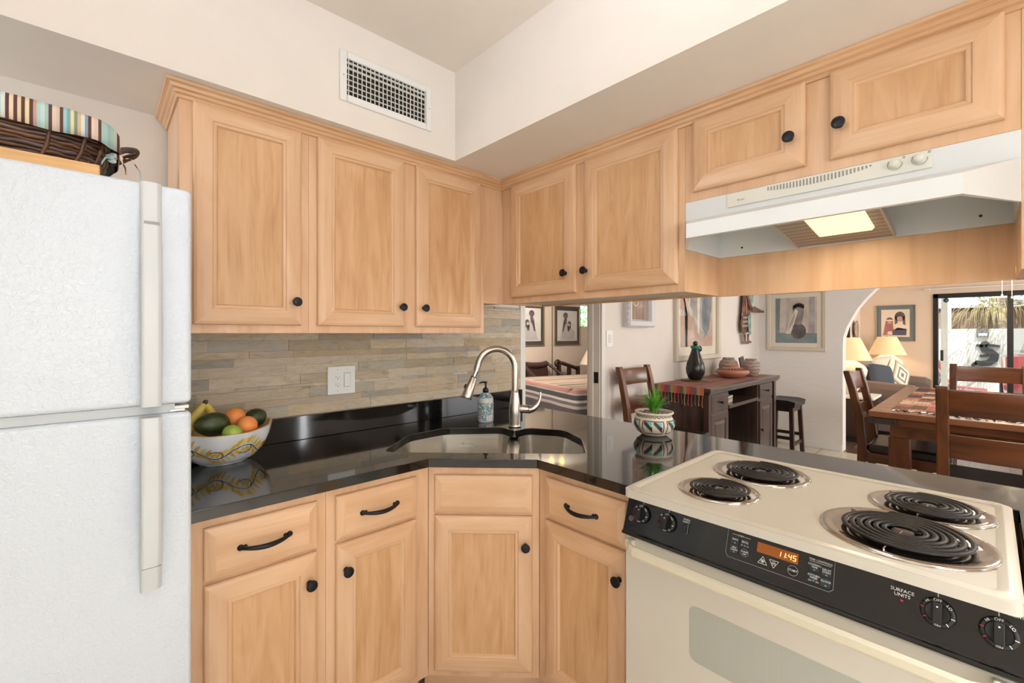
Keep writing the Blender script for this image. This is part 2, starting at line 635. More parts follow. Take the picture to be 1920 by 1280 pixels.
# door casing of the bedroom opening
dc = MB()
dc.box(D0 - 0.045, W - 0.012, 0.0, D0, W + 0.132, 2.03)
dc.box(D1, W - 0.0, 0, D1 + 0.0195, W + 0.12, 2.03)
dc.box(D0, W, 2.0, D1, W + 0.12, 2.0295)
dc.box(D1 + 0.006, W - 0.018, 0, D1 + 0.04, W - 0.0005, 2.03)
dc.box(D1 + 0.0401, W - 0.011, 0, D1 + 0.062, W - 0.0005, 2.03)
dc.box(D1 - 0.012, W + 0.055, 0, D1 - 0.0005, W + 0.095, 2.0)
dj = struct(dc.obj('door_1', 'trimw', bevel=0.004))
MB().box(D1 - 0.004, W + 0.012, 0.985, D1, W + 0.05, 1.07).add([(D1 - 0.0045, W + 0.022, 1.0), (D1 - 0.0045, W + 0.022, 1.05), (D1 - 0.0045, W + 0.040, 1.05), (D1 - 0.0045, W + 0.040, 1.0)], [(0, 1, 2, 3)], 1).obj('strike_plate', ['bronze', 'dark'], dj)

# arch wall with an opening whose left jamb rises into a curve
arch = [(1.155, 0), (1.155, 1.2), (1.15, 1.32), (1.118, 1.44), (1.069, 1.55), (1.013, 1.66), (0.95, 1.75), (0.86, 1.86), (0.74, 1.96),
        (0.56, 2.06), (0.34, 2.13), (0.1, 2.16)]
full = arch + [(-y - 0.9 + 0.0, z) for y, z in arch[::-1]]
full = [(max(-2.6, y), z) for y, z in full]
poly = [(W, 0), (W, 2.45), (-3.0, 2.45), (-3.0, 0)] + full[::-1]
aw = MB()
Tm = Matrix(((0, 0, 1, XA), (1, 0, 0, 0), (0, 1, 0, 0), (0, 0, 0, 1)))
# strips between the opening curve and the outline keep the faces clean
pts = full
for k in range(len(pts) - 1):
    (y0, z0), (y1, z1) = pts[k], pts[k + 1]
    if abs(y0 - y1) < 1e-6: continue
    for X, fl in ((XA, 0), (XA + 0.16, 1)):
        q = [(X, y0, z0), (X, y1, z1), (X, y1, 2.45), (X, y0, 2.45)]
        aw.add(q, [(0, 1, 2, 3) if fl else (3, 2, 1, 0)])
for k in range(len(pts) - 1):
    (y0, z0), (y1, z1) = pts[k], pts[k + 1]
    if abs(y0 - y1) < 1e-6: continue
    aw.add([(XA, y0, z0), (XA, y1, z1), (XA + 0.16, y1, z1), (XA + 0.16, y0, z0)], [(0, 1, 2, 3)], 0, True)
aw.box(XA, 1.155, 0, XA + 0.16, W, 2.45)
aw.box(XA, -3.0, 0, XA + 0.16, full[-1][0], 2.45)
struct(aw.obj('wall_arch', 'stucco'))
struct(MB().box(XA - 0.012, 1.16, 0, XA, W, 0.075).obj('baseboard_arch', 'trimw', bevel=0.003))
struct(MB().box(D1 + 0.063, W - 0.012, 0, XA - 0.012, W, 0.08).obj('baseboard_left', 'trimw', bevel=0.003))

# living room
LW = 1.56
lw = MB()
lw.box(XA + 0.16, LW, 0, 8.05, LW + 0.1, 2.45)
lw.box(8.05, LW, 0, 9.0, LW + 0.1, 0.9)
lw.box(8.05, LW, 2.0, 9.0, LW + 0.1, 2.45)
lw.box(9.0, LW, 0, XL, LW + 0.1, 2.45)
struct(lw.obj('wall_living_left', plain('warm_wall_paint', (226, 208, 190), 0.75)))
SD0, SD1 = -1.25, 0.62      # sliding door opening
lf = MB()
lf.box(XL, SD0 - 1.8, 0, XL + 0.15, SD0, 2.45)
lf.box(XL, SD0, 2.0, XL + 0.15, SD1, 2.45)
lf.box(XL, SD1, 0, XL + 0.15, 2.0, 2.45)
struct(lf.obj('wall_living_far', plain('tan_wall_paint', (216, 198, 180), 0.75)))
wf = MB()
for a in ((8.05, 0.9, 8.09, 2.0), (8.96, 0.9, 9.0, 2.0), (8.05, 0.9, 9.0, 0.94), (8.05, 1.96, 9.0, 2.0), (8.5, 0.9, 8.54, 2.0)):
    wf.box(a[0], LW - 0.01, a[1], a[2], LW + 0.06, a[3])
w1 = struct(wf.obj('window_1', 'blackp'))
MB().box(8.09, LW + 0.03, 0.94, 8.96, LW + 0.036, 1.96).obj('pane', 'glass', w1)

# sliding patio door: dark frame, meeting stile and two panes
sf = MB()
X0 = XL - 0.02
sf.box(X0, SD1 - 0.06, 0, XL + 0.1, SD1, 2.0)
sf.box(X0, SD0, 0, XL + 0.1, SD0 + 0.06, 2.0)
sf.box(X0, SD0, 1.93, XL + 0.1, SD1, 2.0)
sf.box(X0, SD0, 0, XL + 0.1, SD1, 0.06)
sdoor = struct(sf.obj('door_2', 'blackp', bevel=0.004))
MB().box(XL - 0.01, -0.245, 0.06, XL + 0.05, -0.18, 1.93).obj('meeting_stile', 'blackp', sdoor, bevel=0.003)
MB().box(XL + 0.03, -0.19, 0.06, XL + 0.036, SD1 - 0.06, 1.93).obj('pane', 'glass', sdoor)
MB().box(XL + 0.05, SD0 + 0.06, 0.06, XL + 0.056, -0.2, 1.93).obj('pane', 'glass', sdoor)
MB().box(XL - 0.03, 0.50, 0.93, XL + 0.0, 0.535, 1.10).box(XL - 0.055, 0.51, 0.95, XL - 0.03, 0.525, 1.08).obj('door_handle', 'blackp', sdoor, bevel=0.003)
dec = MB().lathe([(0.0, 0), (0.035, 0.0), (0.035, 0.002), (0.0, 0.002)], 20, (0, 0, 0))
tag(dec.obj('door_sticker', plain('sticker_green', (78, 92, 84), 0.5), None, (XL + 0.0285, 0.47, 1.895), (0, R(-90), 0)), 'small oval dark green sticker on the upper left corner of the sliding glass', 'sticker')
val = thing('curtain_rod', 'slim white curtain rod mounted above the sliding glass door', 'curtain rod', (XL, 0, 2.08))
MB().tube([(-0.06, -1.5, 0), (-0.06, 0.72, 0)], 0.012, 10).obj('rod', 'trimw', val)
for y in (-1.3, 0.66):
    MB().box(-0.07, y - 0.01, -0.015, 0, y + 0.01, 0.015).obj('bracket', 'trimw', val)

# bedroom shell
BY = 5.8
bw = MB()
bw.box(1.9, BY, 0, 7.3, BY + 0.1, 2.45)
bw.box(7.3, BY, 0, 8.0, BY + 0.1, 1.49)
bw.box(7.3, BY, 1.97, 8.0, BY + 0.1, 2.45)
bw.box(8.0, BY, 0, 9.2, BY + 0.1, 2.45)
struct(bw.obj('wall_bedroom_far', plain('bedroom_paint', (208, 192, 176), 0.75)))
struct(MB().box(9.1, W + 0.12, 0, 9.2, BY, 2.45).obj('wall_bedroom_right', plain('bedroom_paint_2', (208, 192, 176), 0.75)))
struct(MB().box(1.9, W + 0.12, 0, 2.0, BY, 2.45).obj('wall_bedroom_left', plain('bedroom_paint_3', (208, 192, 176), 0.75)))
struct(MB().box(6.46, BY - 0.012, 0, 6.478, BY, 2.45).obj('trim_1', plain('panel_strip', (112, 98, 84), 0.6)))
bwf = MB()
for a in ((7.3, 1.49, 7.33, 1.97), (7.97, 1.49, 8.0, 1.97), (7.3, 1.49, 8.0, 1.52), (7.3, 1.94, 8.0, 1.97), (7.64, 1.49, 7.66, 1.97)):
    bwf.box(a[0], BY - 0.01, a[1], a[2], BY + 0.05, a[3])
w2 = struct(bwf.obj('window_2', 'trimw'))
MB().box(7.33, BY + 0.02, 1.52, 7.97, BY + 0.026, 1.94).obj('pane', 'glass', w2)

# ---- backsplash of thin split slate strips, one mesh, each strip its own height and proudness
ts = MB()
ts.box(0.15, W - 0.006, 0.95, 1.966, W - 0.0005, 1.53, 1)
rnd = random.Random(3)
z = 0.99
while z < 1.525:
    h = rnd.choice([0.014, 0.028, 0.032, 0.042, 0.046])
    z1 = min(z + h, 1.53)
    x = 0.15 - rnd.random() * 0.1
    while x < 1.966:
        L = rnd.uniform(0.14, 0.42) if h > 0.02 else rnd.uniform(0.08, 0.22)
        x1 = min(x + L, 1.966)
        if x1 > 0.15 and x1 - max(x, 0.15) > 0.004:
            p = rnd.uniform(0.0080, 0.0115)
            ts.box(max(x, 0.15), W - p, z, x1 - 0.0009, W - 0.006, z1 - 0.0008)
        x = x1
    z = z1
tag(ts.obj('tile_backsplash', ['slate', 'grout']), 'backsplash of stacked tan and grey split slate strips on the kitchen wall', 'tile backsplash')

# ---- supply air vent on the left soffit
vt = thing('air_vent', 'white metal supply air register on the soffit above the left cabinets', 'air vent', (0.658, 1.65, 2.24))
vf = MB()
WV, HV = 0.40, 0.19
def ringframe(mb, x0, z0, x1, z1, a, y0, y1, m=0):
    mb.box(x0, y0, z0, x0 + a, y1, z1, m); mb.box(x1 - a, y0, z0, x1, y1, z1, m)
    mb.box(x0 + a, y0, z0, x1 - a, y1, z0 + a, m); mb.box(x0 + a, y0, z1 - a, x1 - a, y1, z1, m)
ringframe(vf, 0, 0, WV, HV, 0.028, -0.008, 0)
vf.obj('frame', 'white', vt, bevel=0.004)
MB().box(0.028, -0.0005, 0.028, WV - 0.028, 0.0, HV - 0.028).obj('duct_backing', 'dark', vt)
bl = MB()
for k in range(20):
    x = 0.034 + k * (WV - 0.068) / 19
    bl.box(x - 0.0012, -0.007, 0.028, x + 0.0012, -0.003, HV - 0.028)
bl.obj('vertical_blades', 'white', vt)
hb = MB()
for k in range(6):
    zz = 0.045 + k * 0.0205
    hb.box(0.028, -0.003, zz - 0.0022, WV - 0.028, -0.0008, zz + 0.0022 + (0.004 if k > 3 else 0))
hb.obj('horizontal_blades', plain('vent_slats', (205, 200, 190), 0.5), vt)
for x in (0.014, WV - 0.014):
    MB().lathe([(0, 0), (0.0028, 0), (0.0028, 0.0015), (0, 0.0015)], 10, T=Matrix.Translation((x, -0.008, HV / 2)) @ Matrix.Rotation(R(90), 4, 'X')).obj('screw', 'steelpipe', vt)
# ================================================================ maple cabinets
MAPLE = ['maple_fz', 'maple_x', 'maple_z']     # stiles, rails, panel


def ringpanel(mb, x0, z0, x1, z1, prof, y=0.0, last=2):
    """mitred frame-and-panel relief facing -y; prof = (inset, -y) pairs"""
    def ring(i, d):
        return [(x0 + i, y - d, z0 + i), (x1 - i, y - d, z0 + i), (x1 - i, y - d, z1 - i), (x0 + i, y - d, z1 - i)]
    rs = [ring(i, d) for i, d in prof]
    for k in range(len(rs) - 1):
        a, b = rs[k], rs[k + 1]
        for e in range(4):
            f = (e + 1) % 4
            mb.add([a[e], a[f], b[f], b[e]], [(0, 1, 2, 3)], 1 if e in (0, 2) else 0)
    mb.add(rs[-1], [(0, 1, 2, 3)], last)
    mb.add(rs[0], [(3, 2, 1, 0)], 0)


DOORP = [(0, 0), (0, .009), (.003, .0135), (.010, .0165), (.028, .0195), (.048, .0205), (.0515, .0200), (.0535, .0165), (.0580, .0175), (.0625, .0160), (.0645, .0125), (.0665, .0085)]
DRAWP = [(0, 0), (0, .009), (.003, .0125), (.012, .0155), (.022, .0185), (.026, .0195)]


def knob(parent, x, z, y=-0.0205):
    T = Matrix.Translation((x, y, z)) @ Matrix.Rotation(R(90), 4, 'X')
    mb = MB().lathe([(0.0085, -0.001), (0.0085, 0.002), (0.006, 0.004), (0.0055, 0.012), (0.0075, 0.016), (0.0155, 0.019), (0.0165, 0.022), (0.0160, 0.0245), (0.0135, 0.0262), (0.0128, 0.0256), (0.010, 0.0268), (0.004, 0.0275), (0.0001, 0.0276)], 26, T=T)
    return mb.obj('knob', 'bronze', parent)


def bail(parent, x, z, L=0.125, y=-0.0195):
    mb = MB()
    pts, rr = [], []
    for k in range(15):
        t = k / 14
        pts.append((x - L / 2 + L * t, y - 0.006 - 0.022 * math.sin(PI * t) ** 0.8, z - 0.004 * math.sin(PI * t)))
        rr.append(0.0042 + 0.003 * math.sin(PI * t))
    mb.tube(pts, rr, 10)
    for sgn in (-1, 1):
        T = Matrix.Translation((x + sgn * L / 2, y, z)) @ Matrix.Rotation(R(90), 4, 'X')
        mb.lathe([(0.0085, -0.0005), (0.0085, 0.003), (0.006, 0.0065), (0.0001, 0.0085)], 14, T=T)
        mb.lathe([(0.006, -0.0005), (0.006, 0.0025), (0.0001, 0.005)], 12, T=Matrix.Translation((x + sgn * (L / 2 - 0.011), y, z)) @ Matrix.Rotation(R(90), 4, 'X'))
    return mb.obj('handle', 'bronze', parent)


def door(root, x0, z0, x1, z1, kx=None, kz=None):
    mb = MB()
    ringpanel(mb, x0, z0, x1, z1, DOORP)
    d = mb.obj('door', MAPLE, root)
    if kx is not None: knob(d, kx, kz)
    return d


def drawer(root, x0, z0, x1, z1, pull=True, name='drawer'):
    mb = MB()
    ringpanel(mb, x0, z0, x1, z1, DRAWP, last=1)
    d = mb.obj(name, MAPLE, root)
    if pull: bail(d, (x0 + x1) / 2, (z0 + z1) / 2)
    return d


def carcass(root, w, z0, z1, depth, holes, x0=0.0, under=True, btop=None, base=False):
    """face frame 19 mm thick around door openings (front at y=0) plus the box behind it"""
    fr = MB()
    xs = sorted(set([x0, w] + [h[0] for h in holes] + [h[2] for h in holes]))
    fr.box(x0, 0.0005, z0, w, 0.019, z1, 0)
    fr.obj('face_frame', MAPLE, root, bevel=0.0008)
    bx = MB()
    bx.box(x0, 0.019, z0 + (0.0 if not under else 0.012), w, depth, btop or z1, 0)
    if under:
        bx.box(x0 + 0.001, 0.019, z0 + 0.010, w - 0.001, depth - 0.001, z0 + 0.012, 1)
        bx.box(x0, 0.019, z0, x0 + 0.013, depth, z0 + 0.012, 0)
        bx.box(w - 0.013, 0.019, z0, w, depth, z0 + 0.012, 0)
        bx.box(x0, depth - 0.012, z0, w, depth, z0 + 0.012, 0)
    bx.obj('body', ['maple_in', 'under'], root)
    if base:
        MB().box(x0, 0.07, 0, w, 0.085, z0).obj('toe_kick', 'maple_x', root)


# --- wall cabinets, left wall (local x = world +X)
c = thing('wall_cabinet', 'single door maple wall cabinet at the left end, beside the refrigerator', 'cabinet', (0.186, 1.72, 0), 0, 'maple wall cabinets')
carcass(c, 0.386, 1.37, 2.149, 0.308, [])
door(c, 0.034, 1.398, 0.358, 2.105, 0.335, 1.482)
c = thing('wall_cabinet', 'two door maple wall cabinet above the outlet on the slate backsplash', 'cabinet', (0.5725, 1.72, 0), 0, 'maple wall cabinets')
carcass(c, 0.838, 1.37, 2.149, 0.308, [])
door(c, 0.029, 1.398, 0.391, 2.105, 0.371, 1.480)
door(c, 0.447, 1.398, 0.810, 2.105, 0.480, 1.480)
f = MB().box(0.8385, 0.0005, 1.52, 0.957, 0.308, 2.149)
f.obj('corner_filler', MAPLE, c)
# --- wall cabinets above the peninsula (local x = world -Y)
c = thing('wall_cabinet', 'two door maple wall cabinet over the peninsula, left of the range hood', 'cabinet', (1.53, 1.719, 0), -90, 'maple wall cabinets')
carcass(c, 0.981, 1.518, 2.149, 0.30, [])
door(c, 0.080, 1.547, 0.493, 2.108, 0.445, 1.634)
door(c, 0.539, 1.547, 0.957, 2.108, 0.556, 1.634)
c = thing('wall_cabinet', 'short two door maple wall cabinet directly above the white range hood', 'cabinet', (1.53, 0.7375, 0), -90, 'maple wall cabinets')
carcass(c, 0.7865, 1.8325, 2.149, 0.30, [])
door(c, 0.031, 1.862, 0.369, 2.110, 0.333, 1.949)
door(c, 0.428, 1.862, 0.762, 2.110, 0.454, 1.949)
MB().box(0, 0.288, 1.515, 0.7865, 0.30, 1.8325, 0).obj('back_panel', 'maple_in', c)
c = thing('wall_cabinet', 'maple wall cabinet at the right edge, only its side panel showing past the range hood', 'cabinet', (1.53, -0.0495, 0), -90, 'maple wall cabinets')
carcass(c, 0.60, 1.515, 2.149, 0.30, [])
door(c, 0.035, 1.547, 0.57, 2.108, 0.07, 1.634)

# crown moulding swept along both runs
def crown_prof(d):  # (outward, z)
    return [(0.000, 2.103), (0.006, 2.103), (0.008, 2.112), (0.014, 2.116), (0.016, 2.124), (0.023, 2.128), (0.026, 2.137), (0.034, 2.141), (0.036, 2.149), (0.0, 2.149)]
path = [((0.186, 2.035), (-1, 0)), ((0.186, 1.7205), (-1, -1)), ((1.5295, 1.7205), (-1, -1)), ((1.5295, -0.65), (-1, 0))]
rings = []
for (px, py), (nx, ny) in path:
    rings.append([(px + nx * o, py + ny * o, z) for o, z in crown_prof(0)])
cm = MB()
rr = rings
n = len(rr[0])
for k in range(3):
    for i in range(n):
        j = (i + 1) % n
        cm.add([rr[k][i], rr[k][j], rr[k + 1][j], rr[k + 1][i]], [(0, 1, 2, 3)], 0 if k == 1 else 1)
cm.add(rr[0], [list(range(n))[::-1]]); cm.add(rr[-1], [list(range(n))])
M['crown'] = wood('maple_crown', 'x', [(196, 150, 108), (210, 168, 126), (222, 184, 146), (205, 160, 120)], rand=0)
M['crown_y'] = wood('maple_crown_y', 'y', [(196, 150, 108), (210, 168, 126), (222, 184, 146), (205, 160, 120)], rand=0)
tag(cm.obj('crown_moulding', ['crown', 'crown_y']), 'stepped maple crown moulding running along the tops of all the wall cabinets', 'moulding')

# --- base cabinets
c = thing('base_cabinet', 'maple base cabinet with one drawer and one door beside the refrigerator', 'cabinet', (0.172, 1.415, 0), 0, 'maple base cabinets')
carcass(c, 0.35, 0.105, 0.8815, 0.61, [], under=False, base=True)
drawer(c, 0.032, 0.713, 0.321, 0.855)
door(c, 0.032, 0.135, 0.321, 0.702, 0.295, 0.618)
c = thing('base_cabinet', 'one drawer, one door maple base cabinet directly left of the angled sink unit', 'cabinet', (0.5225, 1.415, 0), 0, 'maple base cabinets')
carcass(c, 0.3725, 0.105, 0.8815, 0.61, [], under=False, base=True, btop=0.64)
drawer(c, 0.028, 0.713, 0.318, 0.855)
door(c, 0.028, 0.135, 0.318, 0.702, 0.056, 0.618)
# angled sink base: front from (0.895,1.415) to (1.19,1.12)
DL = math.hypot(1.185 - 0.8955, 1.4145 - 1.125)
c = thing('sink_cabinet', 'angled maple corner sink base with a false drawer front and one door', 'cabinet', (0.8955, 1.4145, 0), -45)
fr = MB().box(0.0, 0.0005, 0.105, DL, 0.019, 0.8815)
fr.obj('face_frame', MAPLE, c, bevel=0.0008)
bd = MB()
bd.prism([(0.0, 0.019), (DL, 0.019), (DL + 0.20, 0.219), (DL + 0.2, 0.45), (DL / 2 + 0.1, 0.62), (-0.2, 0.45), (-0.2, 0.219)], 0.105, 0.66)
bd.obj('body', ['maple_in'], c)
MB().box(-0.03, 0.07, 0, DL + 0.03, 0.085, 0.105).obj('toe_kick', 'maple_x', c)
drawer(c, 0.025, 0.713, DL - 0.025, 0.850, False, 'false_drawer_front')
door(c, 0.025, 0.130, DL - 0.025, 0.702, DL - 0.05, 0.600)
c = thing('base_cabinet', 'maple base cabinet with one drawer and one door between the sink unit and the stove', 'cabinet', (1.1855, 1.1245, 0), -90, 'maple base cabinets')
carcass(c, 0.397, 0.105, 0.8815, 0.60, [], under=False, base=True, btop=0.64)
drawer(c, 0.04, 0.713, 0.372, 0.855)
door(c, 0.04, 0.135, 0.372, 0.702, 0.354, 0.618)
tag(MB().box(1.79, -2.0, 0, 1.81, 0.95, 0.8815).box(1.79, 0.95, 0, 1.81, W - 0.001, 0.8815).obj('peninsula_back_panel', 'maple_in'), 'plain maple back panel closing the peninsula towards the dining room', 'panel')
c = thing('base_cabinet', 'maple base cabinet to the right of the stove, outside the picture edge', 'cabinet', (1.1855, -0.052, 0), -90, 'maple base cabinets')
carcass(c, 0.55, 0.105, 0.8815, 0.60, [], under=False, base=True)
door(c, 0.03, 0.135, 0.52, 0.85, 0.06, 0.618)

# ================================================================ countertop with sink cut-out
def uvp(u, v):
    s = 2 ** -0.5
    return (s * (u + v), s * (v - u))


def rounded(pts, r, n=6):
    out = []
    N = len(pts)
    for i in range(N):
        p = Vector(pts[i]); a = Vector(pts[i - 1]); b = Vector(pts[(i + 1) % N])
        ri = r[i] if isinstance(r, list) else r
        d1 = (a - p).normalized(); d2 = (b - p).normalized()
        ang = d1.angle(d2)
        L = min(ri / math.tan(ang / 2), (a - p).length * 0.49, (b - p).length * 0.49)
        q1, q2 = p + d1 * L, p + d2 * L
        for k in range(n + 1):
            t = k / n
            out.append(tuple(q1 * (1 - t) ** 2 + p * 2 * t * (1 - t) + q2 * t * t))
    return out


# sink bowls in the diagonal frame (u right, v away)
SINK = [(-0.560, 1.690), (-0.530, 1.985), (-0.40, 2.125), (-0.125, 2.155), (-0.063, 2.062), (0.0, 2.145), (0.17, 2.10), (0.232, 1.93), (0.222, 1.690)]
sink_uv = rounded(SINK, [0.05, 0.1, 0.1, 0.05, 0.04, 0.05, 0.08, 0.1, 0.04])
sink_xy = [uvp(u, v) for u, v in sink_uv]
outline = [(0.166, W - 0.0005), (0.166, 1.39), (0.882, 1.39), (1.16, 1.112), (1.16, 0.7365), (1.735, 0.7365), (1.735, -0.052), (1.16, -0.052), (1.16, -0.62), (1.99, -0.62), (1.99, 1.96), (1.9645, W - 0.0005)]
bm = bmesh.new()
def loop(pts, z):
    vs = [bm.verts.new((x, y, z)) for x, y in pts]
    return vs, [bm.edges.new((vs[i], vs[(i + 1) % len(vs)])) for i in range(len(vs))]
ov, oe = loop(outline, 0.914)
sv, se = loop(sink_xy, 0.914)
bmesh.ops.triangle_fill(bm, use_beauty=True, use_dissolve=False, edges=oe + se)
top = list(bm.faces)
r_ = bmesh.ops.extrude_face_region(bm, geom=top)
bmesh.ops.translate(bm, verts=[g for g in r_['geom'] if isinstance(g, bmesh.types.BMVert)], vec=(0, 0, -0.032))
bmesh.ops.recalc_face_normals(bm, faces=bm.faces)
me = bpy.data.meshes.new('countertop')
bm.to_mesh(me); bm.free()
me.materials.append(M['granite'])
ct = bpy.data.objects.new('countertop', me)
COL.objects.link(ct)
b = ct.modifiers.new('bevel', 'BEVEL'); b.width = 0.0145; b.segments = 6; b.limit_method = 'ANGLE'; b.angle_limit = R(35); b.harden_normals = True
me.shade_smooth()
tag(ct, 'polished black granite countertop running from the refrigerator around the sink corner to the peninsula', 'countertop')
bs = MB().box(0.166, W - 0.03, 0.9145, 1.964, W - 0.012, 1.016)
tag(bs.obj('granite_upstand', 'granite', bevel=0.0015), 'low black granite upstand along the wall behind the counter', 'upstand')

# sink: two steel bowls under the cut-out
sk = thing('double_sink', 'stainless steel undermount double bowl corner sink set in the black countertop', 'sink', (*uvp(-0.12, 1.9), 0.67))
o0 = uvp(-0.12, 1.9)
left = [(-0.572, 1.68), (-0.545, 1.99), (-0.41, 2.135), (-0.120, 2.165), (-0.082, 2.09), (-0.082, 1.68)]
right = [(-0.045, 1.68), (-0.045, 2.09), (-0.005, 2.155), (0.175, 2.115), (0.242, 1.935), (0.232, 1.68)]
for nm, pl, dp in (('large_bowl', left, 0.20), ('small_bowl', right, 0.17)):
    mb = MB()
    rg = []
    cx = sum(p[0] for p in pl) / len(pl); cy = sum(p[1] for p in pl) / len(pl)
    for ins, dz in ((0.0, 0.8815), (0.0, 0.876), (0.012, 0.80), (0.018, 0.914 - dp), (0.03, 0.914 - dp - 0.018), (0.055, 0.914 - dp - 0.028)):
        q = []
        for (u, v) in rounded(pl, 0.07, 8):
            d = Vector((cx - u, cy - v)); L = d.length
            d = d / L * min(ins, L)
            x, y = uvp(u + d.x, v + d.y)
            q.append((x - o0[0], y - o0[1], dz - 0.67))
        rg.append(q)
    mb.loft(rg, 0, True, False)
    mb.add(rg[-1], [list(range(len(rg[-1])))], 0)
    b_ = mb.obj(nm, 'steel', sk)
    x, y = uvp(cx, cy)
    MB().lathe([(0.045, 0), (0.045, 0.003), (0.034, 0.004), (0.03, 0.0), (0.0, 0.0)], 24, (x - o0[0], y - o0[1], 0.914 - dp - 0.027 - 0.67)).obj('drain', 'chrome', b_)
    if nm == 'large_bowl':
        lg = MB()
        # faint maker's stamp on the far wall of the bowl
        ux = Vector((2 ** -0.5, -2 ** -0.5, 0)); uy = Vector((0, 0, 1))
        px, py = uvp(-0.29, 2.108)
        text_mesh(lg, 'BLANCO', 0.016, basis((px - o0[0], py - o0[1], 0.835 - 0.67), ux, uy))
        lg.obj('stamp', 'ivory', b_)
dv = MB()
for a in [0]:
    q = [(-0.087, 1.66), (-0.040, 1.66), (-0.036, 2.10), (-0.030, 2.17), (-0.095, 2.17), (-0.090, 2.10)]
    dv.prism([(uvp(u, v)[0] - o0[0], uvp(u, v)[1] - o0[1]) for u, v in q], 0.80 - 0.67, 0.874 - 0.67)
dv.obj('divider', 'steel', sk, bevel=0.006)

# ================================================================ faucet
fx, fy = 1.492, 1.581
fa = thing('kitchen_faucet', 'brushed nickel gooseneck pull-down faucet behind the sink divider', 'faucet', (fx, fy, 0.914))
MB().lathe([(0.0, 0), (0.031, 0), (0.031, 0.006), (0.0285, 0.009), (0.0285, 0.012), (0.0275, 0.02), (0.0295, 0.06), (0.0285, 0.085), (0.0245, 0.13), (0.0185, 0.165), (0.0175, 0.175), (0.0, 0.175)], 28).obj('body', 'nickel', fa)
# neck: rises then arcs over; plane tilted slightly towards the viewer
ud = Vector((-2 ** -0.5, 2 ** -0.5, 0))      # screen left
fd = Vector((-0.68, -0.73, 0))                # towards the camera
dirv = (ud * 0.93 + fd * 0.36).normalized()
pts = []
for k in range(5): pts.append(Vector((0, 0, 0.165 + 0.0275 * k)))
Rr = 0.094
for k in range(1, 17):
    a = PI * k / 16 * 0.94
    pts.append(Vector((0, 0, 0.275 + 0.012)) + dirv * (Rr - Rr * math.cos(a)) + Vector((0, 0, Rr * math.sin(a))))
_d = (pts[-1] - pts[-2]).normalized()
pts += [pts[-1] + _d * 0.014, pts[-1] + _d * 0.028]
end = pts[-1]; dn = (pts[-1] - pts[-2]).normalized()
MB().tube(pts, 0.0155, 16).obj('neck', 'nickel', fa)
dn = (dn + dirv * 0.10).normalized()
q = lambda t: end + dn * t
MB().tube([q(-0.004), q(0.0), q(0.028), q(0.03)], [0.0125, 0.0125, 0.0115, 0.0115], 16).obj('collar', 'chrome', fa)
MB().tube([q(0.028), q(0.03), q(0.128), q(0.136), q(0.138)], [0.0130, 0.0150, 0.0262, 0.0270, 0.022], 20).obj('spray_head', 'nickel', fa)
MB().tube([q(0.030) , q(0.0335)], [0.0154, 0.0154], 20, 0).obj('seam_ring', 'blackp', fa)
bt = q(0.085) + ud * 0.019
MB().sphere(bt, 0.013, 12, 8, sx=0.7, sy=0.7, sz=1.4).obj('spray_button', 'blackp', fa)
# side valve and lever to the right
hd = Vector((0.80, -0.60, 0))
MB().tube([hd * 0.012 + Vector((0, 0, 0.085)), hd * 0.020 + Vector((0, 0, 0.085)), hd * 0.060 + Vector((0, 0, 0.085)), hd * 0.066 + Vector((0, 0, 0.085))], [0.014, 0.021, 0.0195, 0.0185], 20).obj('valve', 'nickel', fa)
lp = []
lr = []
for k in range(12):
    t = k / 11
    lp.append(hd * (0.066 + 0.062 * math.sin(t * PI / 2)) + Vector((0, 0, 0.083 + 0.085 * (1 - math.cos(t * PI / 2)) - 0.004 * math.sin(PI * t))))
    lr.append(0.0175 * (1 - t) ** 0.8 + 0.0025)
MB().tube(lp, lr, 14).obj('lever', 'nickel', fa)
MB().tube([hd * 0.065 + Vector((0, 0, 0.085)), hd * 0.068 + Vector((0, 0, 0.0849))], [0.0192, 0.0192], 20).obj('lever_ring', 'blackp', fa)
# ================================================================ stove (local x = world -Y, local y = world +X)
SX, SY = 1.10, 0.722     # origin: front left corner of the cooktop
WS = 0.762
st = thing('electric_range', 'almond slide-in electric stove with four coil burners and a black control panel', 'stove', (SX, SY, 0), -90)
bd = MB()
bd.box(0.004, 0.05, 0.0, WS - 0.004, 0.62, 0.895)
bd.obj('body', 'almond', st)
ck = MB()
ol = rounded([(0, 0.012), (WS, 0.012), (WS, 0.635), (0, 0.635)], [0.02, 0.02, 0.03, 0.03], 5)
ck.prism(ol, 0.900, 0.922, smooth=True)
cko = ck.obj('cooktop', 'almond', st, bevel=0.008, seg=3)
il = MB()
# raised rim around the sunken cooking surface
def rim(x0, y0, x1, y1, a, z0, z1):
    o = rounded([(x0, y0), (x1, y0), (x1, y1), (x0, y1)], 0.03, 5)
    i1 = rounded([(x0 + a, y0 + a), (x1 - a, y0 + a), (x1 - a, y1 - a), (x0 + a, y1 - a)], 0.02, 5)
    return [[(p[0], p[1], z0) for p in o], [(p[0], p[1], z1) for p in i1]]
r0 = rim(0.004, 0.016, WS - 0.004, 0.631, 0.010, 0.9222, 0.9275)
r1 = rim(0.018, 0.030, WS - 0.018, 0.617, 0.012, 0.9275, 0.9225)
il.loft([r0[0], r0[1], r1[0], r1[1]], 0, True, False)
il.obj('cooktop_rim', 'almond', cko)


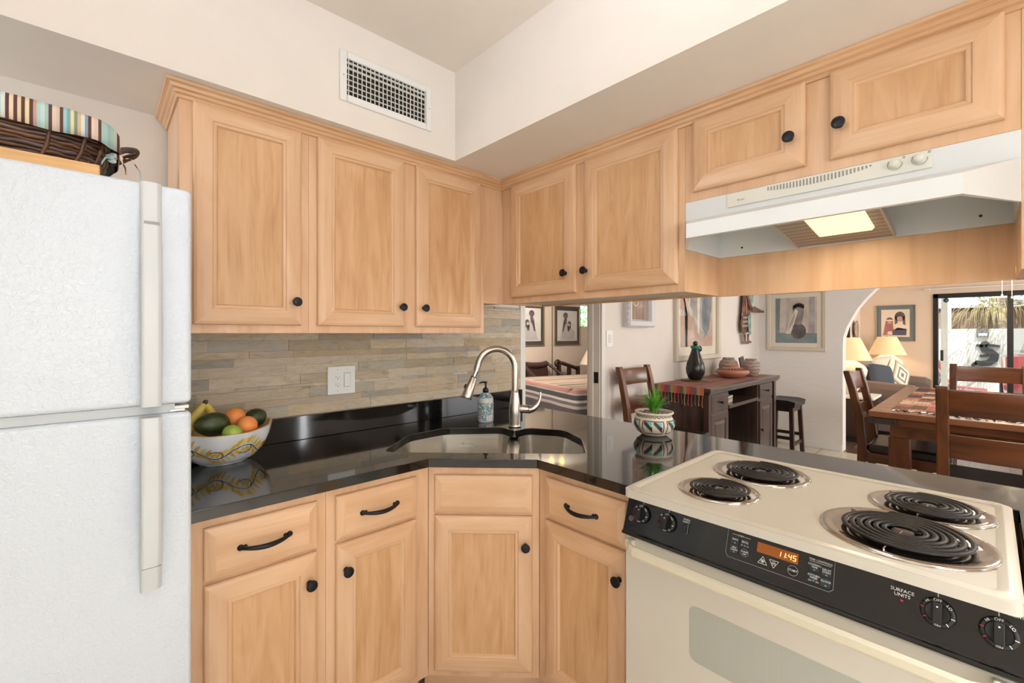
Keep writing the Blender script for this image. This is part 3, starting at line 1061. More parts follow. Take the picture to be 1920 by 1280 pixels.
def burner(x, y, R0, name='burner'):
    mb = MB()
    z = 0.9225
    mb.lathe([(R0 * 1.0, z), (R0 * 1.0, z + 0.0025), (R0 * 0.965, z + 0.0052), (R0 * 0.90, z + 0.0046), (R0 * 0.86, z + 0.001), (R0 * 0.80, z + 0.0012), (R0 * 0.70, z + 0.0006), (R0 * 0.2, z + 0.0004), (0.0, z + 0.0004)], 48, (x, y, 0))
    pan = mb.obj('drip_pan', 'pan', st)
    sp = MB()
    turns = 5.2 if R0 < 0.14 else 6.2
    r_in, r_out = R0 * 0.17, R0 * 0.76
    pts = []
    N = int(turns * 30)
    for k in range(N + 1):
        t = k / N
        a = t * turns * 2 * PI + 0.6
        r = r_in + (r_out - r_in) * t
        pts.append((x + r * math.cos(a), y + r * math.sin(a), z + 0.0145))
    pts.append((x + (r_out + 0.012) * math.cos(a + 0.05), y + (r_out + 0.012) * math.sin(a + 0.05), z + 0.006))
    wd = (r_out - r_in) / turns * 0.39
    pts = [(a_, b_, c_ - 0.004) for a_, b_, c_ in pts]
    sp.tube(pts, wd, 8, sy=0.55)
    sp.obj('coil', 'coil', st)
    br = MB()
    for k in range(3):
        a = 2 * PI * k / 3 + 0.4
        T = Matrix.Translation((x, y, z + 0.0065)) @ Matrix.Rotation(a, 4, 'Z')
        br.box(0.0, -0.0015, -0.0055, R0 * 0.86, 0.0015, 0.003, 0, T)
    br.lathe([(R0 * 0.13, z + 0.004), (R0 * 0.13, z + 0.008), (R0 * 0.10, z + 0.0095), (0.0, z + 0.0095)], 20, (x, y, 0), 1)
    br.obj('coil_support', ['pan', 'dbrown'], st)


# world (X,Y) -> local (SY-Y, X-SX)
for X, Y, r in ((1.291, 0.525, 0.106), (1.549, 0.499, 0.136), (1.306, 0.131, 0.152), (1.554, 0.106, 0.122)):
    burner(SY - Y, X - SX, r)

# control panel: slanted, top edge (y=.048,z=.898) bottom edge (y=.012,z=.805)
cp = MB()
prof = [(0.050, 0.900), (0.047, 0.898), (0.0125, 0.8055), (0.006, 0.803), (0.004, 0.797), (0.010, 0.793), (0.05, 0.793)]
rg = [[(x, y, z) for y, z in prof] for x in (0.0, 0.006, WS - 0.006, WS)]
cp.loft(rg, 0, False, True)
pnl = cp.obj('control_panel', 'blackg', st, bevel=0.002)
vd = Vector((0, 0.012 - 0.048, 0.805 - 0.898)); VL = vd.length; vd.normalize()
nv = Vector((1, 0, 0)).cross(-vd)       # outward normal


def PP(u, v, h=0.0):
    p = Vector((u, 0.0472, 0.898)) + vd * v + nv * (h + 0.0012)
    return p


def PT(u, v, h=0.0):
    return basis(PP(u, v, h), (1, 0, 0), -vd)


def ptext(mb, s, u, v, size, m=0, align='CENTER', sx=1.0):
    text_mesh(mb, s, size, PT(u, v), m, align, sx=sx)


def pline(mb, u0, v0, u1, v1, wd=0.0006, m=0, h=0.0):
    d = Vector((u1 - u0, v1 - v0)); L = d.length; d /= L
    nx, ny = -d.y * wd / 2, d.x * wd / 2
    q = [(u0 + nx, v0 + ny), (u1 + nx, v1 + ny), (u1 - nx, v1 - ny), (u0 - nx, v0 - ny)]
    mb.add([PP(a, b, h) for a, b in q], [(0, 1, 2, 3)], m)


def ppoly(mb, q, m=0, h=0.0):
    mb.add([PP(a, b, h) for a, b in q], [list(range(len(q)))], m)


def prng(mb, u, v, r, wd, m=0, n=24):
    for k in range(n):
        a, b = 2 * PI * k / n, 2 * PI * (k + 1) / n
        mb.add([PP(u + r * math.cos(a), v + r * math.sin(a)), PP(u + r * math.cos(b), v + r * math.sin(b)), PP(u + (r - wd) * math.cos(b), v + (r - wd) * math.sin(b)), PP(u + (r - wd) * math.cos(a), v + (r - wd) * math.sin(a))], [(0, 1, 2, 3)], m)


LET = ['ivory', 'bluep', 'redp', 'graypr', plain('key_dark', (36, 42, 46), 0.35)]
lt = MB()
def burner_icon(u, v, hot):
    for i in range(2):
        for j in range(2):
            du, dv = (-0.0055 if i == 0 else 0.0015), (-0.0045 if j == 0 else 0.0008)
            k = 2 * j + i
            ppoly(lt, [(u + du, v + dv), (u + du + 0.005, v + dv), (u + du + 0.0055, v + dv + 0.0042), (u + du - 0.0005, v + dv + 0.0042)], 0)
            ppoly(lt, [(u + du + .0015, v + dv + .001), (u + du + 0.0038, v + dv + .001), (u + du + 0.0038, v + dv + 0.003), (u + du + .0015, v + dv + 0.003)], 2 if k == hot else 4, 0.0002)
_L0 = lt
def flush(nm):
    global lt
    lt.obj(nm, LET, pnl)
    lt = MB()
burner_icon(0.052, 0.0065, 2); ptext(lt, 'FRONT', 0.034, 0.0065, 0.0062)
flush('burner_label')
burner_icon(0.128, 0.0065, 0); ptext(lt, 'REAR', 0.112, 0.0065, 0.0062)
flush('burner_label')
ptext(lt, 'OVEN', 0.1775, 0.0225, 0.0068); ptext(lt, 'LIGHT', 0.1775, 0.0285, 0.0068)
flush('light_label')
burner_icon(0.6575, 0.0055, 1); ptext(lt, 'REAR', 0.681, 0.0065, 0.0075)
flush('burner_label')
burner_icon(0.7335, 0.0055, 3); ptext(lt, 'FRONT', 0.7535, 0.0105, 0.0068, sx=0.8)
flush('burner_label')
ptext(lt, 'SURFACE', 0.6075, 0.0275, 0.0085); ptext(lt, 'UNITS', 0.6075, 0.0355, 0.0085)
ppoly(lt, [(0.6075 + 0.0026 * math.cos(a * PI / 5), 0.0445 + 0.002 * math.sin(a * PI / 5)) for a in range(10)], 2)
flush('surface_units_label')
for u in (0.0495, 0.127, 0.6575, 0.7335):
    pline(lt, u, 0.0125, u, 0.0185, 0.0012)
    flush('knob_index_mark')
prng(lt, 0.0195, 0.0645, 0.0065, 0.0007, 3); prng(lt, 0.0195, 0.0645, 0.0052, 0.0004, 3); ptext(lt, 'GE', 0.0195, 0.0645, 0.006, 3)
flush('round_badge')
# keypad outline
kp = [(0.283, 0.012), (0.283, 0.066), (0.289, 0.0745), (0.493, 0.0745), (0.5, 0.068), (0.5, 0.012)]
for a, b2 in zip(kp[:-1], kp[1:]): pline(lt, *a, *b2, 0.0007, 3)
pline(lt, 0.293, 0.0205, 0.305, 0.0205, 0.0006); pline(lt, 0.320, 0.0205, 0.334, 0.0205, 0.0006); ptext(lt, 'OVEN', 0.3125, 0.0205, 0.005)
def key(u, v, a, b2=None, tri=True):
    ppoly(lt, [(u - 0.009, v - 0.0085), (u + 0.009, v - 0.0085), (u + 0.009, v + 0.0085), (u - 0.009, v + 0.0085)], 4, -0.0002)
    if b2:
        ptext(lt, a, u, v - 0.004, 0.0052); ptext(lt, b2, u, v + 0.001, 0.0052)
    else:
        ptext(lt, a, u, v - 0.002, 0.0056)
    if tri: ppoly(lt, [(u - 0.0024, v + 0.0072), (u + 0.0024, v + 0.0072), (u, v + 0.0042)], 1)
key(0.301, 0.0335, 'BAKE'); key(0.3235, 0.0335, 'BROIL'); key(0.301, 0.054, 'SELF', 'CLEAN')
prng(lt, 0.3245, 0.0545, 0.0088, 0.0006, 3); ptext(lt, 'CLEAR', 0.3245, 0.0525, 0.005); ptext(lt, 'OFF', 0.3245, 0.058, 0.005)
ptext(lt, 'HI', 0.3165, 0.0395, 0.0036); ptext(lt, 'LO', 0.3305, 0.0395, 0.0036)
for u, sg in ((0.3645, 1), (0.3875, -1)):
    t3 = [(u - 0.0095, 0.0575 + 0.0075 * sg), (u + 0.0095, 0.0575 + 0.0075 * sg), (u, 0.0575 - 0.0085 * sg)]
    for i in range(3): pline(lt, *t3[i], *t3[(i + 1) % 3], 0.0007)
    prng(lt, u, 0.0575 + 0.0015 * sg, 0.0038, 0.0006, 0, 16)
    pline(lt, u - 0.0024, 0.0575 + 0.0015 * sg, u + 0.0024, 0.0575 + 0.0015 * sg, 0.0011)
    if sg == 1: pline(lt, u, 0.0566, u, 0.0614, 0.0011)
prng(lt, 0.4255, 0.0575, 0.0105, 0.0008, 3); ptext(lt, 'START', 0.4255, 0.0575, 0.0062)
ptext(lt, 'TIME CONTROLS', 0.4745, 0.0215, 0.0058, sx=0.95); pline(lt, 0.455, 0.0255, 0.494, 0.0255, 0.0005)
key(0.4645, 0.0355, 'COOKING', 'TIME'); key(0.4865, 0.0385, 'DELAY', 'START'); key(0.4645, 0.057, 'KITCHEN', 'TIMER'); key(0.4865, 0.059, 'CLOCK')
ptext(lt, 'ON', 0.4575, 0.0645, 0.0036); ptext(lt, 'OFF', 0.4715, 0.0645, 0.0036)
flush('keypad')
ds = MB()
ppoly(ds, [(0.350, 0.0205), (0.434, 0.0205), (0.434, 0.0425), (0.350, 0.0425)], 0, -0.0004)
SEG = {'1': 'bc', '4': 'fgbc', '5': 'afgcd'}
def digit(u, v, ch, w=0.0052, h=0.0105):
    P = {'a': ((0, 0), (1, 0)), 'b': ((1, 0), (1, .5)), 'c': ((1, .5), (1, 1)), 'd': ((0, 1), (1, 1)), 'e': ((0, .5), (0, 1)), 'f': ((0, 0), (0, .5)), 'g': ((0, .5), (1, .5))}
    for s_ in SEG[ch]:
        (a, b1), (c_, d_) = P[s_]
        pline(ds, u + a * w + 0.001 * (1 - b1), v + b1 * h, u + c_ * w + 0.001 * (1 - d_), v + d_ * h, 0.0011, 1)
digit(0.3935, 0.0265, '1'); digit(0.4025, 0.0265, '1'); digit(0.4145, 0.0265, '4'); digit(0.4235, 0.0265, '5')
for vv in (0.0295, 0.034): pline(ds, 0.411, vv, 0.411, vv + 0.0012, 0.0012, 1)
ds.obj('display', ['amber', 'digit'], pnl)
# oven light rocker switch
sw = MB()
T = PT(0.1775, 0.0445)
sw.box(-0.0075, -0.012, -0.001, 0.0075, 0.012, 0.002, 0, T)
sw.box(-0.0045, -0.009, 0.002, 0.0045, 0.004, 0.0045, 1, T)
sw.box(-0.0045, 0.004, 0.002, 0.0045, 0.009, 0.003, 1, T)
sw.box(0.0066, -0.012, 0.0021, 0.0075, 0.012, 0.0025, 2, T)
sw.obj('oven_light_switch', ['blackp', 'blackg', 'graypr'], pnl)
for u in (0.0495, 0.127, 0.6575, 0.7335):
    v = 0.0445
    T = PT(u, v)
    k = MB()
    r_ = 0.0248
    k.lathe([(r_, 0), (r_, 0.006), (r_ - 0.002, 0.009), (r_ * 0.72, 0.0105), (r_ * 0.70, 0.0085), (0.0, 0.0085)], 36, T=T)
    k.box(-0.0062, -r_ * 0.70, 0.0085, 0.0062, r_ * 0.70, 0.0215, 0, T)
    ko = k.obj('control_knob', 'blackg' if False else 'blackp', pnl, bevel=0.0012)
    mk = MB()
    def kt(s_, a, size, m=0):
        Tk = T @ Matrix.Rotation(-a, 4, 'Z') @ Matrix.Translation((0, r_ * 0.835, 0.0107))
        text_mesh(mk, s_, size, Tk, m)
    kt('OFF', 0, 0.0068); kt('LO', R(48), 0.0068); kt('MED', R(180), 0.0045)
    kt('HI', R(-42), 0.0062)
    for a, m_ in ((R(100), 0), (R(140), 0), (R(-80), 2), (R(-125), 2)):
        Tk = T @ Matrix.Rotation(-a, 4, 'Z') @ Matrix.Translation((0, r_ * 0.835, 0.0107))
        mk.box(-0.0006, -0.0026, 0, 0.0006, 0.0026, 0.0001, m_, Tk)
    mk.lathe([(0.0014, 0.0216), (0.0, 0.0217)], 10, (0, 0.010, 0), T=T)
    mk.obj('knob_marking', LET, ko)

# oven door with handle and window
dr = MB()
dr.box(0.003, 0.018, 0.17, WS - 0.003, 0.05, 0.790)
dro = dr.obj('oven_door', 'almond', st, bevel=0.005, seg=3)
M['ovenwin'] = None
n = NT('oven_window_mesh')
v_ = n.coord((420, 420, 420))
ck_ = n.n('ShaderNodeTexVoronoi'); ck_.inputs['Scale'].default_value = 1.0; ck_.inputs['Randomness'].default_value = 0.0
n.l(v_, ck_.inputs['Vector'])
n.base(n.ramp(ck_.outputs['Distance'], [(0.25, srgb(142, 144, 134)), (0.5, srgb(182, 182, 170))]))
n.set(Roughness=0.12)
M['ovenwin'] = n.m
wn = MB()
ow = rounded([(0.194, 0.53), (WS - 0.194, 0.53), (WS - 0.194, 0.672), (0.194, 0.672)], 0.022, 6)
wn.loft([[(a, 0.0185, b_) for a, b_ in ow], [(a, 0.0172, b_) for a, b_ in ow]], 0, False, True)
wn.obj('oven_window', 'ovenwin', dro)
hm = MB()
hx0, hx1 = 0.052, WS - 0.052
sec = [(0, -0.012), (0.010, -0.012), (0.016, -0.004), (0.015, 0.012), (0.006, 0.017), (-0.004, 0.012), (-0.006, -0.004)]
def hring(x, y, z, k=1.0):
    return [(x, y - a * k, z + b_ * k) for a, b_ in sec]
hm.loft([hring(0.028, 0.012, 0.774, 0.7), hring(0.034, -0.004, 0.774, 0.9), hring(0.046, -0.020, 0.773), hring(0.062, -0.027, 0.772), hring(WS - 0.062, -0.027, 0.772), hring(WS - 0.046, -0.020, 0.773), hring(WS - 0.034, -0.004, 0.774, 0.9), hring(WS - 0.028, 0.012, 0.774, 0.7)], 0, False, True)
hm.obj('door_handle', 'almond_d', dro, bevel=0.003)
for x in (0.026, WS - 0.026):
    MB().box(x - 0.010, -0.006, 0.764, x + 0.012, 0.018, 0.785).obj('handle_bracket', 'almond_d', dro, bevel=0.003)
MB().box(0.003, 0.02, 0.03, WS - 0.003, 0.05, 0.162).obj('storage_drawer', 'almond', st, bevel=0.004)

# ================================================================ range hood (same frame orientation, origin at cabinet face)
hd_ = thing('range_hood', 'white under-cabinet range hood with a lit lens above the stove', 'range hood', (1.53, 0.7365, 1.668), -90)
HW = 0.786
def hring2(y_front, z, cham):
    return [(0, 0.0, z), (cham, -y_front, z), (HW - cham, -y_front, z), (HW, 0.0, z), (HW, 0.285, z), (0, 0.285, z)]
sh = MB()
outer = [hring2(0.18, 0.0, 0.088), hring2(0.18, 0.045, 0.088), hring2(0.001, 0.10, 0.0005), hring2(0.001, 0.1635, 0.0005)]
inner = [[(x * 0.985 + 0.006, y * 0.97 + 0.002, z) for x, y, z in r_] for r_ in (hring2(0.17, 0.0, 0.088), hring2(0.17, 0.043, 0.088), hring2(-0.02, 0.095, 0.0005), hring2(-0.02, 0.150, 0.0005))]
sh.loft(outer, 0, False, False)
sh.add(outer[-1], [list(range(6))])
n6 = 6
for k in range(3):
    for i in range(6):
        j = (i + 1) % 6
        sh.add([inner[k][i], inner[k][j], inner[k + 1][j], inner[k + 1][i]], [(3, 2, 1, 0)])
sh.add(inner[-1], [list(range(6))[::-1]])
for i in range(6):
    j = (i + 1) % 6
    sh.add([outer[0][i], outer[0][j], inner[0][j], inner[0][i]], [(3, 2, 1, 0)])
hs = sh.obj('shell', 'hood', hd_, bevel=0.0015)
pl = MB()
pl.box(0.143, -0.006, 0.116, 0.640, 0.0, 0.1615)
plo = pl.obj('control_plate', 'hoodp', hd_, bevel=0.005, seg=3)
sl = MB()
for k in range(30):
    t = k / 29
    x = 0.266 + t * 0.25
    h_ = 0.005 + 0.014 * math.sin(PI * min(1, t * 0.9 + 0.1)) ** 0.7
    sl.box(x, -0.0066, 0.156 - h_, x + 0.0042, -0.0055, 0.156)
sl.obj('vent_slots', plain('slot_gray', (150, 148, 138), 0.6), plo)
for x, nm in ((0.568, 'fan_knob'), (0.616, 'light_knob')):
    T = Matrix.Translation((x, -0.006, 0.143)) @ Matrix.Rotation(R(90), 4, 'X')
    kk = MB().lathe([(0.0125, 0), (0.0125, 0.004), (0.0105, 0.014), (0.009, 0.0165), (0.0, 0.017)], 28, T=T)
    ko = kk.obj(nm, 'hoodp', plo)
    rg_ = MB()
    for a in range(-20, 21):
        A = R(-90 + a * 5.5 - 20); B = R(-90 + a * 5.5 - 14.5)
        wd = 0.0006 + 0.00022 * abs(a) / 8
        p = lambda r_, q_: (x + r_ * math.cos(q_), -0.0063, 0.143 + r_ * math.sin(q_))
        rg_.add([p(0.0145, A), p(0.0145, B), p(0.0145 + wd, B), p(0.0145 + wd, A)], [(0, 1, 2, 3)])
    u0 = x + 0.018
    for i_ in range(4):
        a = PI / 2 * i_ + 0.4
        rg_.box(u0 + 0.0022 * math.cos(a) - 0.001, -0.0064, 0.1565 + 0.0022 * math.sin(a) - 0.001, u0 + 0.0022 * math.cos(a) + 0.001, -0.0062, 0.1565 + 0.0022 * math.sin(a) + 0.001)
    rg_.obj('dial_marking', plain('dial_gray', (90, 92, 96), 0.5), ko)
bt_ = MB()
text_mesh(bt_, 'Broan', 0.009, basis((0.188, -0.0064, 0.135), (1, 0, 0), (0, 0, 1)))
bt_.obj('maker_mark', plain('mark_gray', (96, 96, 100), 0.5), plo)
# grease filter with the lamp lens
n = NT('filter_mesh')
vo = n.n('ShaderNodeTexVoronoi'); vo.inputs['Scale'].default_value = 1; vo.inputs['Randomness'].default_value = 0.1
n.l(n.coord((240, 240, 240)), vo.inputs['Vector'])
n.base(n.ramp(vo.outputs['Distance'], [(0.25, srgb(96, 86, 76)), (0.5, srgb(178, 166, 152))]))
n.set(Metallic=0.15, Roughness=0.5)
M['filter'] = n.m
y0f, y1f = -0.11, 0.268
def fz(y): return 0.002 + (y1f - y) * 0.13
fl = MB()
fx0, fx1 = 0.285, 0.535
fl.add([(fx0, y1f, fz(y1f)), (fx1, y1f, fz(y1f)), (fx1, y0f, fz(y0f)), (fx0, y0f, fz(y0f))] + [(fx0, y1f, fz(y1f) + .01), (fx1, y1f, fz(y1f) + .01), (fx1, y0f, fz(y0f) + .01), (fx0, y0f, fz(y0f) + .01)],
       [(0, 1, 2, 3), (7, 6, 5, 4), (0, 4, 5, 1), (1, 5, 6, 2), (2, 6, 7, 3), (3, 7, 4, 0)])
flo = fl.obj('grease_filter', 'filter', hd_)
for x in (fx0 - 0.006, fx1):
    fe = MB()
    for a, b_ in ((y1f, y0f),):
        fe.add([(x, a, fz(a) - .003), (x + .006, a, fz(a) - .003), (x + .006, b_, fz(b_) - .003), (x, b_, fz(b_) - .003), (x, a, fz(a) + .012), (x + .006, a, fz(a) + .012), (x + .006, b_, fz(b_) + .012), (x, b_, fz(b_) + .012)],
               [(0, 1, 2, 3), (7, 6, 5, 4), (0, 4, 5, 1), (1, 5, 6, 2), (2, 6, 7, 3), (3, 7, 4, 0)])
    fe.obj('filter_edge', 'steelpipe', flo)
ln = MB()
lx0, lx1, ly0, ly1 = 0.362, 0.505, -0.085, 0.155
q = [(lx0, ly1), (lx1, ly1), (lx1, ly0), (lx0, ly0)]
ln.loft([[(x, y, fz(y) - 0.0005) for x, y in q], [(x + (0.006 if x < 0.4 else -0.006), y, fz(y) - 0.008) for x, y in q]], 0, False, True)
ln.obj('lamp_lens', 'lens', hd_)
for x in (0.09, 0.72):
    MB().lathe([(0.0, 0), (0.0035, 0), (0.0035, 0.002), (0, 0.002)], 10, T=Matrix.Translation((x, 0.2785, 0.03)) @ Matrix.Rotation(R(90), 4, 'X')).obj('screw', 'blackp', hd_)
hl = bpy.data.lights.new('hood_lamp', 'AREA'); hl.shape = 'RECTANGLE'; hl.size = 0.13; hl.size_y = 0.2; hl.energy = 1.3; hl.color = (1, 0.8, 0.52)
ho = bpy.data.objects.new('hood_lamp', hl); COL.objects.link(ho); ho.parent = hd_; ho.location = (0.433, 0.035, 0.012)
# ================================================================ refrigerator
FX0, FX1, FY = -0.66, 0.158, 1.245
fr_ = thing('refrigerator', 'white textured top-freezer refrigerator with long vertical handles', 'refrigerator', (FX0, FY, 0))
FW = FX1 - FX0
MB().box(0.008, 0.062, 0.02, FW - 0.006, 0.74, 1.685).obj('body', 'fridge', fr_, bevel=0.006)
MB().box(0.02, 0.048, 0.10, FW - 0.02, 0.062, 1.68).obj('door_gasket', plain('gasket_gray', (170, 174, 176), 0.7), fr_)


def fdoor(z0, z1, nm):
    mb = MB()
    mb.box(0, 0.0, z0, FW, 0.05, z1)
    return mb.obj(nm, 'fridge', fr_, bevel=0.010, seg=4)


fd = fdoor(1.212, 1.697, 'freezer_door')
ld = fdoor(0.09, 1.192, 'fresh_food_door')
MB().box(0, 0.01, 1.1925, FW - 0.03, 0.05, 1.2115).obj('door_gap_strip', plain('gap_gray', (186, 192, 194), 0.5), fr_)
hi = MB().box(FW - 0.055, 0.012, 1.1985, FW - 0.004, 0.05, 1.2055).box(FW - 0.040, 0.006, 1.194, FW - 0.012, 0.04, 1.1985)
hi.obj('hinge', 'white', fr_, bevel=0.001)
HM = plain('handle_white', (200, 204, 204), 0.38)
hx = 0.727


def fhandle(parent, pts, wd=0.037, cap=None):
    """pts = (z, front y, back y)"""
    mb = MB()
    rg = []
    for z, yf, yb in pts:
        rg.append([(hx, yb, z), (hx + wd, yb, z), (hx + wd - 0.002, yf + 0.006, z), (hx + wd - 0.009, yf, z), (hx + 0.004, yf, z), (hx, yf + 0.004, z)])
    mb.loft(rg, 0, False, True)
    o = mb.obj('handle', HM, parent, bevel=0.002)
    return o


h1 = fhandle(fd, [(1.696, -0.012, 0.001), (1.62, -0.020, 0.001), (1.60, -0.024, 0.0), (1.45, -0.034, -0.012), (1.30, -0.036, -0.012), (1.235, -0.034, 0.001), (1.2135, -0.032, 0.001)])
MB().box(hx + 0.005, -0.0245, 1.603, hx + 0.031, -0.021, 1.609).obj('handle_clip', 'graypr', h1)
h2 = fhandle(ld, [(1.190, -0.034, 0.001), (1.16, -0.036, 0.001), (1.13, -0.038, -0.012), (1.0, -0.038, -0.014), (0.93, -0.034, -0.010), (0.86, -0.024, 0.001), (0.815, -0.014, 0.001)])
MB().box(hx + 0.001, -0.0262, 0.8685, hx + 0.034, -0.024, 0.8700).obj('handle_seam', 'graypr', h2)

# board and basket on top
bo = tag(MB().box(-0.62, 1.335, 1.7015, 0.004, 1.86, 1.7405).obj('butcher_board', 'butcher', bevel=0.003), 'thick butcher block board lying on top of the refrigerator', 'board')
MB().box(-0.6, 1.36, 1.6855, -0.05, 1.84, 1.7013).obj('board_foot', 'butcher', bo)
bk = thing('wicker_basket', 'long dark wicker basket with a striped cloth liner on the board over the refrigerator', 'basket', (-0.27, 1.60, 1.7415))


def superel(a, b, e, n):
    out = []
    for k in range(n):
        t = 2 * PI * k / n
        c_, s_ = math.cos(t), math.sin(t)
        out.append((a * math.copysign(abs(c_) ** e, c_), b * math.copysign(abs(s_) ** e, s_)))
    return out


wk = MB()
LVL = 13
for k in range(LVL):
    z = 0.005 + k * 0.0085
    g = 0.84 + 0.14 * (k / LVL) ** 0.8
    base = superel(0.30 * g, 0.175 * g, 0.42, 96)
    pts = []
    for i, (x, y) in enumerate(base):
        d = Vector((x, y)).normalized()
        wv = 0.0028 * math.sin(i * PI / 3 + (PI if k % 2 else 0))
        pts.append((x + d.x * wv, y + d.y * wv, z + 0.0012 * math.sin(i * 1.7 + k)))
    wk.tube(pts, 0.0052, 6, m=k % 3, closed=True)
wk.prism(superel(0.27, 0.155, 0.42, 48), 0.0, 0.006, 1)
M['wick0'] = wood('wicker_dark', 'x', [(44, 26, 18), (66, 40, 26), (96, 62, 40), (90, 70, 50)], 0.4)
M['wick1'] = wood('wicker_mid', 'x', [(60, 36, 22), (94, 60, 36), (140, 100, 60), (110, 80, 60)], 0.4)
M['wick2'] = wood('wicker_grey', 'x', [(50, 38, 36), (84, 66, 62), (120, 100, 90), (120, 100, 90)], 0.4)
wko = wk.obj('woven_body', ['wick0', 'wick1', 'wick2'], bk)
stk = MB()
for i in range(16):
    x, y = superel(0.302 * 0.97, 0.177 * 0.97, 0.42, 16)[i]
    stk.tube([(x * 0.86, y * 0.86, 0.004), (x * 0.95, y * 0.95, 0.05), (x, y, 0.112)], 0.0045, 6)
stk.obj('stakes', 'wick1', bk)
lc = []
cols = [(196, 216, 210), (160, 196, 192), (98, 66, 58), (214, 200, 184), (206, 190, 172), (98, 66, 58), (158, 200, 204), (132, 168, 176), (226, 216, 160), (130, 150, 134), (214, 186, 150), (226, 226, 216),
        (130, 166, 190), (98, 60, 50), (222, 202, 186), (212, 196, 176), (98, 66, 58), (168, 206, 200), (180, 212, 204), (164, 200, 196), (180, 212, 204), (216, 222, 220), (96, 62, 58), (226, 206, 180),
        (96, 62, 58), (220, 204, 170), (92, 60, 50), (226, 212, 170), (96, 62, 58), (190, 160, 140), (170, 206, 208)]
M['liner'] = stripes('striped_liner', 'x', 5.6, cols, 0.9)
li = MB()
rg = []
for s_, z in ((0.86, 0.090), (0.95, 0.124), (0.985, 0.138), (1.02, 0.139), (1.04, 0.128), (1.045, 0.105), (1.04, 0.083), (1.035, 0.083)):
    rg.append([(x * s_ + 0.002 * math.sin(i * 0.9), y * s_ + 0.002 * math.cos(i * 1.3), z + (0.003 * math.sin(i * 0.55) if z < 0.1 else 0)) for i, (x, y) in enumerate(superel(0.30, 0.175, 0.42, 96))])
li.loft(rg, 0, True, False)
li.obj('cloth_liner', 'liner', bk)
hn = MB()
for off in (0.0, 1.0, 2.0):
    pts = []
    for k in range(20):
        t = k / 19
        a = PI * t
        c0 = Vector((0.296 + 0.052 * math.sin(a), 0.05 * math.cos(a), 0.095 + 0.03 * math.sin(a)))
        c0 += Vector((0.004 * math.cos(10 * t + off * 2.1), 0, 0.004 * math.sin(10 * t + off * 2.1)))
        pts.append(c0)
    hn.tube(pts, 0.0052, 7, m=int(off) % 2)
hn.obj('handle', ['wick2', 'wick1'], bk)
ti = MB()
tp = Vector((0.302, -0.085, 0.07))
for (dx, dy, dz, r) in ((0.02, -0.02, -0.03, 0.002), (-0.03, -0.03, -0.045, 0.002)):
    ti.tube([tp, tp + Vector((dx * 0.6, dy, dz * 0.2)), tp + Vector((dx, dy, dz * 0.8)), tp + Vector((dx * 1.1, dy * 0.9, dz * 1.3))], r, 5)
for a in (0.4, 1.8, 2.8, 4.2):
    ti.sphere(tp + Vector((0.010 * math.cos(a), -0.006, 0.008 * math.sin(a))), 0.009, 10, 6, sx=1, sy=0.4, sz=0.7)
ti.tube([tp, tp + Vector((0.03, 0.0, 0.01)), tp + Vector((0.05, 0, -0.02)), tp + Vector((0.052, 0, -0.055)), tp + Vector((0.040, 0, -0.064))], 0.0016, 5)
ti.obj('tie_ribbon', 'liner', bk)

# ================================================================ outlet and switch plates
op = thing('outlet_plate', 'white two-gang plate with a duplex outlet and a rocker switch on the slate backsplash', 'outlet', (0.755, W - 0.0125, 1.092))
MB().box(0, -0.005, 0, 0.127, 0.0, 0.127).obj('plate', 'white', op, bevel=0.003, seg=2)
de = MB().box(0.030, -0.0065, 0.032, 0.060, -0.005, 0.096)
deo = de.obj('receptacle', 'white', op, bevel=0.001)
so = MB()
for zc in (0.080, 0.046):
    so.box(0.0375, -0.0068, zc - 0.003, 0.0385, -0.0063, zc + 0.003); so.box(0.0335, -0.0068, zc - 0.0006, 0.0385, -0.0063, zc + 0.0006)
    so.box(0.051, -0.0068, zc - 0.003, 0.0522, -0.0063, zc + 0.003)
    so.lathe([(0.0022, 0.0), (0.0022, 0.0003), (0, 0.0003)], 10, T=Matrix.Translation((0.045, -0.0065, zc - 0.009)) @ Matrix.Rotation(R(90), 4, 'X'))
so.obj('slots', 'dark', deo)
sw_ = MB().loft([[(0.075, -0.005, 0.032), (0.103, -0.005, 0.032), (0.103, -0.0095, 0.034), (0.075, -0.0095, 0.034)], [(0.075, -0.005, 0.096), (0.103, -0.005, 0.096), (0.103, -0.0065, 0.094), (0.075, -0.0065, 0.094)]], 0, False, True)
sw_.obj('rocker', 'white', op, bevel=0.0008)
MB().box(0.0735, -0.0053, 0.031, 0.1045, -0.0049, 0.097).obj('rocker_gap', 'graypr', op)
for x in (0.045, 0.089):
    for z in (0.016, 0.112):
        MB().lathe([(0.003, 0), (0.003, 0.0006), (0, 0.001)], 10, T=Matrix.Translation((x, -0.005, z)) @ Matrix.Rotation(R(90), 4, 'X')).obj('screw', 'white', op)
sp_ = thing('light_switch', 'white single rocker light switch on the wall beside the bedroom door', 'switch', (2.905, W, 1.262))
MB().box(0, -0.006, 0, 0.085, 0, 0.130).obj('plate', 'white', sp_, bevel=0.003)
MB().box(0.027, -0.010, 0.032, 0.058, -0.006, 0.098).obj('rocker', 'trimw', sp_, bevel=0.001)

